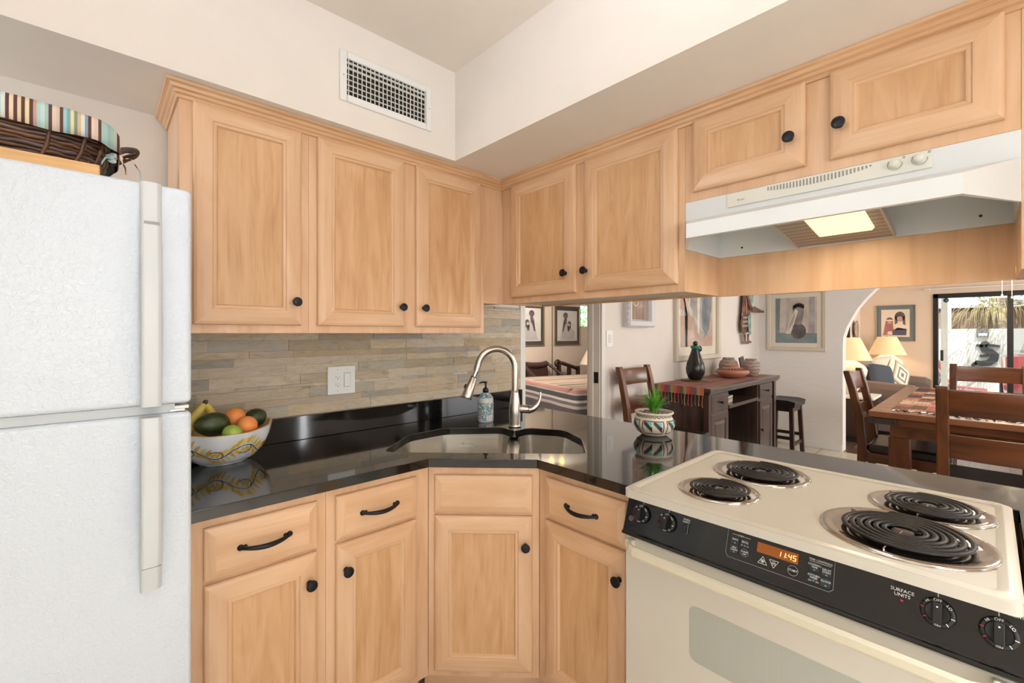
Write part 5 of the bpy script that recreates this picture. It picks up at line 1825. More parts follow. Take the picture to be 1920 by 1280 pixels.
fg.obj('fringe', fm, rt)
bdn = MB()
for k in range(15):
    y1_ = 0.215 - k * 0.43 / 15
    bdn.box(-0.0048, y1_ - 0.43 / 15, -0.058, -0.0041, y1_, 0.003, (k * 5) % 8)
bdn.obj('end_bands', fm, rt)
# objects on the sideboard
mt = tag(MB().lathe([(0, 0), (0.13, 0), (0.14, 0.004), (0.125, 0.010), (0.0, 0.008)], 26).obj('woven_mat', 'wick1', None, (4.08, 1.86, SH + 0.0045)), 'round dark woven mat under the black vase', 'mat')
bv = thing('black_vase', 'tall black teardrop vase with a small round head and turquoise collar', 'vase', (4.08, 1.87, SH + 0.014))
MB().lathe([(0, 0), (0.045, 0), (0.06, 0.01), (0.080, 0.06), (0.084, 0.10), (0.076, 0.15), (0.055, 0.21), (0.038, 0.26), (0.030, 0.29), (0.026, 0.30), (0, 0.30)], 32).obj('body', 'blackcer', bv)
MB().lathe([(0.030, 0.283), (0.042, 0.295), (0.040, 0.312), (0.025, 0.318), (0, 0.318)], 24).obj('collar', plain('collar_green', (38, 110, 96), 0.3), bv)
MB().sphere((0, 0, 0.336), 0.022, 18, 12).obj('head', 'blackcer', bv)
tg = MB(); tg.tube([(0.01, -0.035, 0.315), (0.03, -0.032, 0.29), (0.036, -0.022, 0.262)], 0.005, 6); tg.sphere((0.045, -0.02, 0.285), 0.022, 10, 8, sz=1.3)
tg.obj('small_figure', 'blackcer', bv)
tl = MB(); tl.tube([(-0.03, -0.012, 0.305), (-0.01, -0.034, 0.316), (0.015, -0.036, 0.30), (0.022, -0.036, 0.275)], 0.003, 6)
tl.obj('turquoise_cord', 'turq', bv)
tp2 = thing('terracotta_bowl', 'wide low terracotta pot with a dark zigzag band on the sideboard', 'pot', (4.60, 1.735, SH + 0.0045))
MB().lathe([(0, 0), (0.07, 0), (0.10, 0.012), (0.145, 0.045), (0.152, 0.062), (0.140, 0.082), (0.09, 0.100), (0.06, 0.106), (0.058, 0.118), (0.063, 0.122), (0.052, 0.120), (0.05, 0.10), (0, 0.095)], 40).obj('pot', 'terra', tp2)
zb = MB()
for k in range(28):
    a = 2 * PI * k / 28; d_ = 2 * PI / 28
    P = lambda a_, r_: (r_ * math.cos(a_), r_ * math.sin(a_), 0.0828 + (0.141 - r_) / 0.05 * 0.018)
    zb.add([P(a, 0.139), P(a + d_ / 2, 0.105), P(a + d_, 0.139)], [(0, 1, 2)])
    zb.add([P(a + 0.0, 0.108), P(a + d_ / 2, 0.098), P(a + d_, 0.108), P(a + d_ / 2, 0.112)], [(0, 1, 2, 3)])
zb.obj('zigzag_band', 'dbrown', tp2)
M['marble'] = None
n = NT('marbled_clay')
v_ = n.coord((1, 1, 1))
wvn = n.n('ShaderNodeTexWave', wave_type='BANDS', bands_direction='Z')
wvn.inputs['Scale'].default_value = 9; wvn.inputs['Distortion'].default_value = 7; wvn.inputs['Detail'].default_value = 3; wvn.inputs['Detail Scale'].default_value = 1.4
n.l(v_, wvn.inputs['Vector'])
n.base(n.ramp(wvn.outputs['Fac'], [(0.25, srgb(128, 108, 98)), (0.5, srgb(168, 150, 138)), (0.62, srgb(224, 214, 202)), (0.75, srgb(150, 130, 118))]))
n.set(Roughness=0.6)
M['marble'] = n.m
mpz = MB().lathe([(0, 0), (0.045, 0), (0.06, 0.015), (0.088, 0.06), (0.094, 0.10), (0.082, 0.145), (0.058, 0.168), (0.055, 0.18), (0.06, 0.185), (0.05, 0.183), (0.045, 0.165), (0, 0.16)], 36)
tag(mpz.obj('marbled_pot', 'marble', None, (4.84, 1.865, SH + 0.0045)), 'rounded grey marbled clay pot, the left one beside its twin on the sideboard', 'pot')
mpz = MB().lathe([(0, 0), (0.045, 0), (0.055, 0.012), (0.078, 0.05), (0.086, 0.09), (0.084, 0.13), (0.062, 0.162), (0.052, 0.170), (0.055, 0.178), (0.045, 0.176), (0.04, 0.16), (0, 0.155)], 36)
tag(mpz.obj('marbled_pot', 'marble', None, (4.90, 1.665, SH + 0.0045)), 'narrower brown-grey marbled clay pot, the right one of the pair on the sideboard', 'pot')
tag(MB().loft([[(-0.075, 0.0, 0), (0.085, 0.0, 0), (0.085, 0.012, 0), (-0.075, 0.012, 0)], [(-0.06, 0.0, 0.185), (0.055, 0.0, 0.20), (0.055, 0.012, 0.20), (-0.06, 0.012, 0.185)]], 0, False, True).obj('slate_plaque', 'dbrown', None, (5.02, 1.76, SH + 0.0045), (R(-12), 0, 0)), 'small dark upright plaque leaning behind the marbled pots', 'plaque')

# ================================================================ bar stool beyond the sideboard
bs_ = thing('bar_stool', 'backless dark wood stool with a saddle black seat between the sideboard and the arch', 'stool', (5.72, 1.60, 0), 0)
sm = MB(); rg = []
for k in range(9):
    x = -0.20 + 0.40 * k / 8
    zc = 0.022 * abs(x / 0.20) ** 2
    rg.append([(x, -0.16, 0.56), (x, 0.16, 0.56), (x, 0.168, 0.595 + zc), (x, 0.10, 0.610 + zc), (x, -0.10, 0.610 + zc), (x, -0.168, 0.595 + zc)])
sm.loft(rg, 0, True, True)
sm.obj('seat', 'leather', bs_, bevel=0.004)
MB().box(-0.165, -0.135, 0.505, 0.165, 0.135, 0.5595).obj('apron', 'espresso', bs_, bevel=0.003)
for sx in (-1, 1):
    for sy in (-1, 1):
        MB().loft([[(sx * (0.155 + q_) - 0.02, sy * (0.12 + q_ * 0.6) - 0.02, z), (sx * (0.155 + q_) + 0.02, sy * (0.12 + q_ * 0.6) - 0.02, z), (sx * (0.155 + q_) + 0.02, sy * (0.12 + q_ * 0.6) + 0.02, z), (sx * (0.155 + q_) - 0.02, sy * (0.12 + q_ * 0.6) + 0.02, z)] for z, q_ in ((0, 0.035), (0.559, 0.0))], 0, False, True).obj('leg', 'espresso', bs_, bevel=0.002)
    MB().box(sx * 0.175 - 0.01, -0.12, 0.20, sx * 0.175 + 0.01, 0.12, 0.235).obj('side_rung', 'espresso', bs_)
for sy in (-1, 1):
    MB().box(-0.165, sy * 0.135 - 0.01, 0.13, 0.165, sy * 0.135 + 0.01, 0.165).obj('rung', 'espresso', bs_)

# ================================================================ pictures
def picture(name, label, cat, M4, w, h, fw, fd, fmat, matw, matmat, art, glass_=True, group=None, inner=None):
    """local: x right, y up, z out of the wall; art(mb, w, h) draws flat shapes"""
    t = thing(name, label, cat, group=group)
    t.matrix_world = M4
    mb = MB()
    def fring(i, z):
        return [(i, i, z), (w - i, i, z), (w - i, h - i, z), (i, h - i, z)]
    rs = [fring(0, 0.001), fring(0, fd * 0.8), fring(fw * 0.15, fd), fring(fw * 0.8, fd * 0.85), fring(fw, fd * 0.5), fring(fw, 0.004)]
    mb.loft(rs, 0, False, False)
    mb.add(rs[0], [(3, 2, 1, 0)])
    mb.obj('frame', fmat, t)
    MB().box(fw, fw, 0.002, w - fw, h - fw, 0.005).obj('mat_board', matmat, t)
    ib = fw + matw
    am = MB()
    mats = art(am, w - 2 * ib, h - 2 * ib)
    for i in range(len(am.v)):
        p = am.v[i]; am.v[i] = (p[0] + ib, p[1] + ib, 0.0052 + p[2] * 0.0002)
    am.obj('artwork', mats, t)
    if glass_:
        g = MB(); g.add([(fw, fw, fd * 0.45), (w - fw, fw, fd * 0.45), (w - fw, h - fw, fd * 0.45), (fw, h - fw, fd * 0.45)], [(0, 1, 2, 3)])
        g.obj('glazing', 'artglass', t)
    return t


def flat(mb, pts, m, z=1):
    from mathutils.geometry import tessellate_polygon
    area_ = sum(pts[i][0] * pts[(i + 1) % len(pts)][1] - pts[(i + 1) % len(pts)][0] * pts[i][1] for i in range(len(pts)))
    if area_ < 0: pts = pts[::-1]
    tr_ = tessellate_polygon([[Vector((x, y, 0)) for x, y in pts]])
    mb.add([(x, y, z) for x, y in pts], [list(t) for t in tr_], m)


def ell(cx, cy, rx, ry, n_=24, a0=0, a1=2 * PI):
    return [(cx + rx * math.cos(a0 + (a1 - a0) * k / n_), cy + ry * math.sin(a0 + (a1 - a0) * k / n_)) for k in range(n_ + (0 if a1 - a0 > 6.2 else 1))]


def WL(x, z):   # on the left wall, facing -Y: local x = +X
    return Matrix(((1, 0, 0, x), (0, 0, -1, W), (0, 1, 0, z), (0, 0, 0, 1)))


def WX(X, y, z):  # on a wall X = const facing -X: local x = -Y
    return Matrix(((0, 0, -1, X), (-1, 0, 0, y), (0, 1, 0, z), (0, 0, 0, 1)))


def WB(x, z):
    return Matrix(((1, 0, 0, x), (0, 0, -1, BY), (0, 1, 0, z), (0, 0, 0, 1)))


def blotch(name, c1, c2, c3, sc=6):
    n = NT(name)
    f = n.noise(n.coord(), sc, 4, 0.6, 0.5)
    n.base(n.ramp(f, [(0.3, srgb(*c1)), (0.5, srgb(*c2)), (0.7, srgb(*c3))]))
    n.set(Roughness=0.6)
    return n.m


A_bg1 = blotch('art_rose_wash', (176, 138, 120), (190, 160, 142), (206, 186, 170), 3)
A_bl1 = blotch('art_slate_blue', (86, 98, 108), (120, 128, 132), (150, 150, 148), 6)
A_bl2 = blotch('art_grey_lilac', (140, 134, 136), (166, 160, 158), (186, 180, 174), 6)
A_cr = blotch('art_cream', (206, 192, 166), (222, 212, 190), (232, 226, 210), 6)
A_dk = blotch('art_charcoal', (66, 60, 62), (88, 82, 84), (110, 102, 104), 8)
A_tl = blotch('art_teal', (96, 116, 122), (120, 136, 138), (150, 156, 150), 4)


def art_blanket(mb, w, h):
    flat(mb, [(0, 0), (w, 0), (w, h), (0, h)], 0, 0)
    flat(mb, [(0, 0), (w * .2, 0), (w * .22, h * .4), (w * .1, h * .7), (0, h * .82)], 5, 1)
    flat(mb, [(w * .0, h * .78), (w * .12, h * .55), (w * .14, 0), (w * .2, 0), (w * .22, h * .6), (0, h)], 1 + 3, 1)
    body = [(w * .55, h * .96), (w * .40, h * .86), (w * .27, h * .70), (w * .20, h * .50), (w * .34, h * .38), (w * .46, h * .25), (w * .58, h * .14), (w * .74, h * .10), (w * .88, h * .22), (w * .95, h * .5), (w * .99, h * .92), (w * .8, h * .97)]
    flat(mb, body, 2, 2)
    flat(mb, [(w * .66, h * .95), (w * .64, h * .2), (w * .76, h * .12), (w * .88, h * .24), (w * .95, h * .5), (w * .98, h * .9), (w * .8, h * .96)], 1, 3)
    flat(mb, [(w * .50, h * .9), (w * .5, h * .2), (w * .56, h * .16), (w * .60, h * .92)], 3, 3)
    for k in range(34):
        t = k / 33
        x0 = w * (.20 + .58 * t); y0 = h * (.52 - .40 * t)
        flat(mb, [(x0, y0 + h * .03), (x0 + w * .008, y0 + h * .03), (x0 + w * (.004 + .01 * math.sin(k * 2.1)), y0 - h * (.05 + .02 * math.sin(k)))], 3, 4)
    flat(mb, [(w * .27, h * .70), (w * .20, h * .50), (w * .34, h * .38), (w * .36, h * .46), (w * .26, h * .54), (w * .31, h * .70)], 3, 4)
    return [A_bg1, A_bl1, A_bl2, A_cr, blotch('art_pink_cloth', (196, 156, 140), (206, 172, 156), (216, 190, 176)), A_bg1]


def art_pot(mb, w, h):
    flat(mb, [(0, 0), (w, 0), (w, h), (0, h)], 0, 0)
    flat(mb, [(0, 0), (w, 0), (w, h * .22), (0, h * .22)], 1, 1)
    flat(mb, [(0, h * .22), (w * .10, h * .22), (w * .12, h), (0, h)], 1, 1)
    flat(mb, [(w * .80, h * .22), (w * .95, h * .22), (w * .95, h), (w * .82, h)], 2, 1)
    flat(mb, [(w * .26, h * .22), (w * .34, h * .22), (w * .36, h), (w * .28, h)], 2, 1)
    flat(mb, ell(w * .56, h * .26, w * .19, h * .17), 3, 3)
    flat(mb, ell(w * .55, h * .43, w * .09, h * .03), 4, 4)
    flat(mb, [(w * .45, h * .44), (w * .65, h * .44), (w * .70, h * .70), (w * .62, h * .80), (w * .42, h * .76)], 4, 2)
    for k in range(12):
        a = k / 11
        flat(mb, ell(w * (.45 + .25 * a), h * (.78 + .05 * math.sin(a * PI)), w * .03, h * .06, 10), 5 if k % 2 else 3, 3)
    flat(mb, [(w * .25, h * .2), (w * .36, h * .5), (w * .50, h * .75), (w * .56, h * .70), (w * .46, h * .42), (w * .38, h * .2)], 5, 4)
    flat(mb, [(w * .30, h * .26), (w * .38, h * .5), (w * .50, h * .70), (w * .44, h * .44)], 2, 5)
    return [blotch('art_pale_tan', (176, 162, 150), (200, 188, 176), (214, 206, 196), 3), A_tl, A_bl2, A_dk, blotch('art_mid_grey', (110, 104, 104), (136, 128, 126), (160, 152, 148)), A_cr]


def art_shell(mb, w, h):
    flat(mb, [(0, 0), (w, 0), (w, h), (0, h)], 0, 0)
    for k in range(5):
        x = w * (.15 + .18 * k)
        flat(mb, [(x, 0), (x + w * .012, 0), (x + w * .012, h), (x, h)], 2, 1)
    pts, N = [], 40
    mb2 = []
    for k in range(N):
        a0, a1 = k / N * 3.2 * PI, (k + 1) / N * 3.2 * PI
        r0_, r1_ = w * (.06 + .26 * k / N), w * (.06 + .26 * (k + 1) / N)
        q_ = lambda a, r_: (w * .45 + r_ * math.cos(a), h * .42 + r_ * math.sin(a) * 1.05)
        flat(mb, [q_(a0, r0_), q_(a1, r1_), q_(a1, r1_ * 0.86), q_(a0, r0_ * 0.86)], 1, 3)
    return [blotch('art_driftwood', (130, 104, 88), (160, 134, 116), (196, 176, 156), 4), A_cr, A_dk]


def art_mother(flip):
    def f(mb, w, h):
        X = (lambda x: w * (1 - x)) if flip else (lambda x: w * x)
        o = -1 if flip else 1
        P = lambda pts: [(X(a), h * b_) for a, b_ in (pts if not flip else pts[::-1])]
        flat(mb, [(0, 0), (w, 0), (w, h), (0, h)], 0, 0)
        flat(mb, P([(.1, .03), (.9, .03), (.86, .30), (.70, .42), (.55, .50), (.44, .66), (.36, .66), (.26, .45), (.20, .2)]), 1, 1)
        flat(mb, P([(.24, .3), (.30, .62), (.38, .80), (.48, .78), (.46, .60), (.38, .5), (.30, .3)]), 2, 2)
        flat(mb, [(X(.41) + w * .12 * math.cos(t * PI / 10), h * .84 + h * .10 * math.sin(t * PI / 10)) for t in range(20)], 2, 3)
        flat(mb, [(X(.60) + w * .085 * math.cos(t * PI / 10), h * .58 + h * .075 * math.sin(t * PI / 10)) for t in range(20)], 2, 3)
        flat(mb, P([(.52, .42), (.68, .42), (.67, .58), (.53, .58)]), 2, 2)
        flat(mb, [(X(.58) + w * .05 * math.cos(t * PI / 10), h * .53 + h * .05 * math.sin(t * PI / 10)) for t in range(20)], 3, 4)
        flat(mb, P([(.50, .34), (.58, .30), (.64, .40), (.50, .52)]), 2, 2)
        return [blotch('art_paper', (196, 190, 184), (206, 202, 196), (214, 210, 206), 3), blotch('art_smoke', (166, 160, 158), (178, 172, 170), (190, 184, 182), 5), A_dk, blotch('art_skin_grey', (176, 160, 150), (186, 170, 160), (190, 176, 166))]
    return f


def art_pair(mb, w, h):
    flat(mb, [(0, 0), (w, 0), (w, h), (0, h)], 0, 0)
    flat(mb, [(w * .06, h * .06), (w * .46, h * .06), (w * .42, h * .5), (w * .30, h * .66), (w * .16, h * .6)], 1, 1)
    flat(mb, [(w * .40, h * .06), (w * .88, h * .06), (w * .90, h * .28), (w * .6, h * .34), (w * .42, h * .24)], 2, 2)
    flat(mb, [(w * .46, h * .25), (w * .86, h * .25), (w * .86, h * .62), (w * .50, h * .62)], 3, 2)
    flat(mb, ell(w * .66, h * .74, w * .18, h * .18), 4, 3)
    flat(mb, [(w * .48, h * .46), (w * .58, h * .5), (w * .56, h * .74), (w * .48, h * .74)], 4, 3)
    flat(mb, [(w * .76, h * .46), (w * .86, h * .42), (w * .84, h * .74), (w * .76, h * .74)], 4, 3)
    flat(mb, ell(w * .66, h * .66, w * .10, h * .09), 5, 4)
    flat(mb, ell(w * .30, h * .60, w * .13, h * .12), 4, 3)
    flat(mb, ell(w * .30, h * .54, w * .08, h * .07), 5, 4)
    flat(mb, [(w * .16, h * .58), (w * .44, h * .58), (w * .44, h * .63), (w * .16, h * .63)], 0, 5)
    flat(mb, [(w * .22, h * .08), (w * .40, h * .08), (w * .38, h * .2), (w * .24, h * .2)], 0, 3)
    return [blotch('art_parchment', (214, 200, 180), (224, 212, 196), (232, 224, 210), 3), blotch('art_rose_dress', (150, 92, 92), (166, 110, 108), (178, 126, 122)), blotch('art_navy_skirt', (62, 58, 84), (78, 74, 100), (96, 92, 112)), A_cr, A_dk, blotch('art_face', (186, 140, 120), (196, 152, 134), (204, 166, 150))]


CREAMF = plain('cream_picture_frame', (206, 196, 178), 0.5)
WHF = plain('white_picture_frame', (216, 216, 218), 0.5)
p1 = picture('framed_picture', 'large cream-framed picture of a blue-grey draped blanket behind the black vase', 'picture', WL(3.985, 1.10), 1.00, 1.02, 0.05, 0.045, CREAMF, 0.085, plain('cream_mat', (222, 212, 196), 0.8), art_blanket, group='pictures on the walls')
p2 = picture('framed_picture', 'small deep white scalloped frame with a seashell picture above the lone dining chair', 'picture', WL(3.13, 1.425), 0.40, 0.52, 0.055, 0.075, WHF, 0.005, 'white', art_shell, group='pictures on the walls')
sc_ = MB()
for k in range(9):
    for (x, y) in ((0.02 + k * 0.045, 0.0), (0.02 + k * 0.045, 0.52)):
        sc_.sphere((x, y + (0.004 if y < .1 else -.004), 0.05), 0.022, 10, 6, sy=0.5, sz=0.9)
for k in range(11):
    for x in (0.0, 0.40):
        sc_.sphere((x, 0.03 + k * 0.046, 0.05), 0.022, 10, 6, sx=0.5, sz=0.9)
sc_.obj('scalloped_edge', WHF, p2)
p3 = picture('framed_picture', 'still life of a dark round pot in a cream frame on the plastered arch wall', 'picture', WX(XA, 1.945, 1.155), 0.635, 0.75, 0.045, 0.03, CREAMF, 0.05, plain('cream_mat_2', (226, 216, 200), 0.8), art_pot, group='pictures on the walls')
p4 = picture('framed_picture', 'teal-matted picture of two seated dark-haired children above the corner lamp', 'picture', WX(XL, 1.345, 1.235), 0.515, 0.61, 0.012, 0.02, plain('pewter_frame', (150, 146, 130), 0.4, 0.3), 0.062, plain('teal_mat', (106, 116, 116), 0.8), art_pair, group='pictures on the walls')
p5 = picture('framed_picture', 'bedroom print of a robed figure with a child on the right, beside the window', 'picture', WB(6.525, 1.125), 0.80, 0.79, 0.018, 0.025, plain('brass_frame', (140, 126, 92), 0.4, 0.5), 0.075, plain('charcoal_mat', (70, 64, 62), 0.8), art_mother(False), group='pictures on the walls')
p6 = picture('framed_picture', 'flipped copy of the bedroom print on the left, in place of its mirror image', 'picture', WB(5.45, 1.13), 0.79, 0.80, 0.018, 0.025, plain('brass_frame_2', (140, 126, 92), 0.4, 0.5), 0.075, plain('charcoal_mat_2', (70, 64, 62), 0.8), art_mother(True), group='pictures on the walls')  # reflection of the right print, drawn as a flipped framed copy

# metal wall figure (generic flute player cut from copper sheet), standing 4 cm off the wall
kf = thing('metal_wall_figure', 'copper and verdigris sheet-metal flute player hanging on the wall above the marbled pots', 'wall sculpture', (5.56, W, 1.24))
COP = skin('aged_copper', (104, 74, 62), (176, 140, 124), 14, 0.5, 0.35); COP.node_tree.nodes['Principled BSDF'].inputs['Metallic'].default_value = 0.75
VER = skin('verdigris', (110, 140, 128), (156, 178, 164), 20, 0.4, 0.7)


def sheet(pts, y, m, th=0.006):
    mb = MB()
    n_ = len(pts)
    a = [(x, y, z) for x, z in pts]; b_ = [(x, y + th, z) for x, z in pts]
    mb.add(a, [list(range(n_))]); mb.add(b_, [list(range(n_))[::-1]])
    for i in range(n_):
        j = (i + 1) % n_
        mb.add([a[i], b_[i], b_[j], a[j]], [(0, 1, 2, 3)])
    return mb


sheet([(0.06, 0.62), (0.02, 0.40), (-0.02, 0.22), (0.02, 0.12), (0.20, 0.14), (0.26, 0.18), (0.27, 0.36), (0.25, 0.62)], -0.05, 0).obj('torso', COP, kf)
sheet([(0.10, 0.62), (0.12, 0.36), (0.15, 0.36), (0.14, 0.62)], -0.058, 0).obj('sash', plain('copper_bright', (206, 160, 140), 0.3, 0.7), kf)
sheet([(0.16, 0.34), (0.26, 0.36), (0.27, 0.12), (0.20, 0.10)], -0.062, 0).obj('kilt_patch', VER, kf)
sheet([(0.06, 0.12), (0.13, 0.12), (0.14, 0.03), (0.24, 0.02), (0.24, 0.0), (0.09, 0.0)], -0.05, 0).obj('left_leg', COP, kf)
sheet([(0.15, 0.12), (0.20, 0.12), (0.20, 0.045), (0.28, 0.03), (0.28, 0.012), (0.16, 0.02)], -0.06, 0).obj('right_leg', COP, kf)
sheet([(0.02, 0.66), (0.22, 0.44), (0.30, 0.38), (0.34, 0.42), (0.22, 0.52), (0.12, 0.70)], -0.066, 0).obj('arm', COP, kf)
sheet([(0.26, 0.42), (0.34, 0.46), (0.60, 0.42), (0.68, 0.42), (0.68, 0.39), (0.60, 0.39), (0.34, 0.38)], -0.074, 0).obj('flute', COP, kf)
sheet([(0.12, 0.56), (0.20, 0.50), (0.34, 0.50), (0.36, 0.60), (0.34, 0.72), (0.22, 0.80), (0.12, 0.74)], -0.056, 0).obj('headdress', VER, kf)
for k in range(5):
    sheet([(0.12 + 0.045 * k, 0.74), (0.15 + 0.045 * k, 0.74), (0.145 + 0.05 * k, 0.86)], -0.058, 0).obj('feather', COP, kf)
MB().box(0.10, -0.045, 0.30, 0.14, 0, 0.34).box(0.14, -0.045, 0.60, 0.18, 0, 0.64).obj('wall_standoff', 'bronze', kf)
for k in range(3):
    sheet([(0.0 + .01 * k, 0.20 + .05 * k), (0.19, 0.21 + .05 * k), (0.19, 0.235 + .05 * k), (0.01 * k, 0.225 + .05 * k)], -0.056 - 0.001 * k, 0).obj('skirt_band', plain('band_silver_%d' % k, (190, 170, 158), 0.35, 0.6), kf)
# unseen dining ceiling lamp, added to brighten the room
dl = thing('ceiling_light', 'added round flush ceiling lamp over the dining table, hidden behind the range hood', 'ceiling light', (4.0, -0.6, 2.45))
MB().lathe([(0.0, 0), (0.2, 0), (0.2, -0.03), (0.0, -0.03)], 30).obj('base', 'trimw', dl)
MB().lathe([(0.19, -0.031), (0.17, -0.08), (0.1, -0.11), (0.0, -0.12)], 30).obj('diffuser', 'diff', dl)
# ================================================================ living room
def lamp(label, x, y, tz, sc=1.0):
    t = thing('table_lamp', label, 'lamp', (x, y, tz), group='table lamps in the living room')
    MB().lathe([(0, 0), (0.07, 0), (0.08, 0.01), (0.11, 0.06), (0.16, 0.16), (0.195, 0.27), (0.20, 0.32), (0.17, 0.37), (0.10, 0.42), (0.06, 0.445), (0.05, 0.47), (0, 0.47)], 30).obj('lamp_base', 'lampw', t)
    MB().tube([(0, 0, 0.47), (0, 0, 0.74)], 0.006, 8).obj('stem', 'bronze', t)
    MB().loft([[(r_ * math.cos(2 * PI * i / 40), r_ * math.sin(2 * PI * i / 40), z) for i in range(40)] for r_, z in ((0.250, 0.445), (0.125, 0.735))] , 0, True, False).loft([[(r_ * math.cos(2 * PI * i / 40), r_ * math.sin(2 * PI * i / 40), z) for i in range(40)] for r_, z in ((0.122, 0.735), (0.247, 0.445))], 0, True, False).obj('lamp_shade', 'shade', t)
    d = bpy.data.lights.new('lamp_bulb', 'POINT'); d.energy = 6; d.color = (1, 0.74, 0.42); d.shadow_soft_size = 0.05
    o = bpy.data.objects.new('lamp_bulb', d); COL.objects.link(o); o.parent = t; o.location = (0, 0, 0.56)
    return t


et = thing('end_table', 'dark end table with a white top under the lamp nearest the arch', 'end table', (7.22, 1.24, 0))
MB().box(-0.28, -0.28, 0.545, 0.28, 0.28, 0.575).obj('top', 'white', et, bevel=0.004)
MB().box(-0.25, -0.25, 0.06, 0.25, 0.25, 0.5445).obj('body', 'espresso', et, bevel=0.004)
MB().box(-0.24, -0.24, 0, 0.24, 0.24, 0.0598).obj('plinth', 'dark', et)
lamp('lit white ceramic table lamp just right of the arch jamb, partly cut off by it', 7.26, 1.27, 0.5755)
et = thing('end_table', 'corner end table behind the sofa arm carrying the far table lamp', 'end table', (9.61, 1.15, 0))
MB().box(-0.26, -0.26, 0.545, 0.26, 0.26, 0.575).obj('top', 'espresso', et, bevel=0.004)
for sx in (-1, 1):
    for sy in (-1, 1):
        MB().box(sx * 0.22 - 0.02, sy * 0.22 - 0.02, 0, sx * 0.22 + 0.02, sy * 0.22 + 0.02, 0.5445).obj('leg', 'espresso', et)
lamp('lit white ceramic table lamp in the far corner below the picture of two children', 9.52, 1.15, 0.5755)
# wall plate sconce on the living left wall
tag(MB().lathe([(0, 0), (0.05, 0), (0.10, 0.012), (0.15, 0.04), (0.155, 0.046), (0.10, 0.03), (0.05, 0.02), (0, 0.018)], 30).obj('wall_plate', skin('plate_clay', (140, 120, 106), (186, 168, 152), 12, 0.3), None, (9.32, LW, 1.43), (R(90), 0, 0)), 'round clay plate hanging on the wall beside the arch, seen almost edge-on', 'plate')
# sofa along the living left wall
sf_ = thing('sofa', 'taupe fabric sofa between the two lit lamps', 'sofa', (8.42, 1.06, 0))
MB().box(-0.78, -0.40, 0.10, 0.78, 0.47, 0.40).obj('base', 'sofa', sf_, bevel=0.02)
for sg in (-1, 1):
    mb = MB()
    x0, x1 = sg * 0.80 - 0.10, sg * 0.80 + 0.10
    rg = []
    for y, zt in ((-0.46, 0.66), (-0.40, 0.70), (0.1, 0.73), (0.47, 0.75)):
        rg.append([(x0 + 0.02, y, 0.08), (x1 - 0.02, y, 0.08), (x1, y, zt - 0.08), (x1 - 0.03, y, zt), (x0 + 0.03, y, zt), (x0, y, zt - 0.08)])
    mb.loft(rg, 0, False, True)
    mb.obj('arm', 'sofa', sf_, bevel=0.02, seg=3)
MB().box(-0.70, 0.30, 0.40, 0.70, 0.47, 0.80).obj('back', 'sofa', sf_, bevel=0.04, seg=3)
for k in range(2):
    MB().box(-0.695 + 0.7 * k, -0.40, 0.401, -0.005 + 0.7 * k, 0.28, 0.53).obj('seat_cushion', 'sofa', sf_, bevel=0.03, seg=3)
for sx in (-1, 1):
    for sy in (-0.36, 0.42):
        MB().box(sx * 0.74 - 0.03, sy - 0.03, 0, sx * 0.74 + 0.03, sy + 0.03, 0.0995).obj('foot', 'espresso', sf_)


def pillow(label, loc, w, h, d, rot, mat, trim=None):
    t = thing('throw_pillow', label, 'pillow', loc, group='throw pillows on the sofa')
    t.rotation_euler = rot
    mb = MB()
    N = 14
    for sgn in (-1, 1):
        vs = []
        for i in range(N + 1):
            for j in range(N + 1):
                u, v = i / N * 2 - 1, j / N * 2 - 1
                pin = 1 - 0.06 * (u * u * v * v)
                k = max(0, (1 - u ** 4) * (1 - v ** 4)) ** 0.5
                edge = 1 - 0.05 * (1 - abs(u) ** 2) * abs(v) ** 6
                vs.append((u * w / 2 * (1 - 0.05 * (1 - u * u) * 0) * pin, sgn * d / 2 * k, v * h / 2 * pin))
        fs = []
        for i in range(N):
            for j in range(N):
                q = (i * (N + 1) + j, (i + 1) * (N + 1) + j, (i + 1) * (N + 1) + j + 1, i * (N + 1) + j + 1)
                fs.append(q if sgn < 0 else q[::-1])
        mb.add(vs, fs, 0, True)
    mb.obj('cover', mat, t)
    if trim:
        pts = [(-w / 2 * .94, 0, -h / 2 * .94), (w / 2 * .94, 0, -h / 2 * .94), (w / 2 * .94, 0, h / 2 * .94), (-w / 2 * .94, 0, h / 2 * .94)]
        tb_ = MB(); tb_.tube(pts, 0.007, 6, closed=True); tb_.obj('piping', trim, t)
    return t


n = NT('patterned_pillow')
tc = n.n('ShaderNodeTexCoord')
sp__ = n.n('ShaderNodeSeparateXYZ'); n.l(tc.outputs['Object'], sp__.inputs[0])
ab = []
for i in (0, 2):
    m_ = n.n('ShaderNodeMath', operation='ABSOLUTE'); n.l(sp__.outputs[i], m_.inputs[0]); ab.append(m_.outputs[0])
sm_ = n.n('ShaderNodeMath', operation='MAXIMUM'); n.l(ab[0], sm_.inputs[0]); n.l(ab[1], sm_.inputs[1])
ml = n.n('ShaderNodeMath', operation='MULTIPLY'); ml.inputs[1].default_value = 4.0; n.l(sm_.outputs[0], ml.inputs[0])
n.base(n.ramp(ml.outputs[0], [(0, srgb(110, 112, 118)), (0.12, srgb(226, 216, 196)), (0.24, srgb(150, 136, 116)), (0.32, srgb(90, 80, 78)), (0.36, srgb(226, 216, 196)), (0.5, srgb(180, 164, 140)), (0.6, srgb(110, 104, 104)), (0.65, srgb(230, 222, 204)), (0.82, srgb(196, 180, 150)), (0.9, srgb(226, 218, 200))], 'CONSTANT'))
n.set(Roughness=0.9)
pillow('patterned beige and grey pillow set on its corner in the middle of the sofa', (8.40, 0.90, 0.765), 0.40, 0.40, 0.13, (R(-12), R(34), R(-30)), n.m)
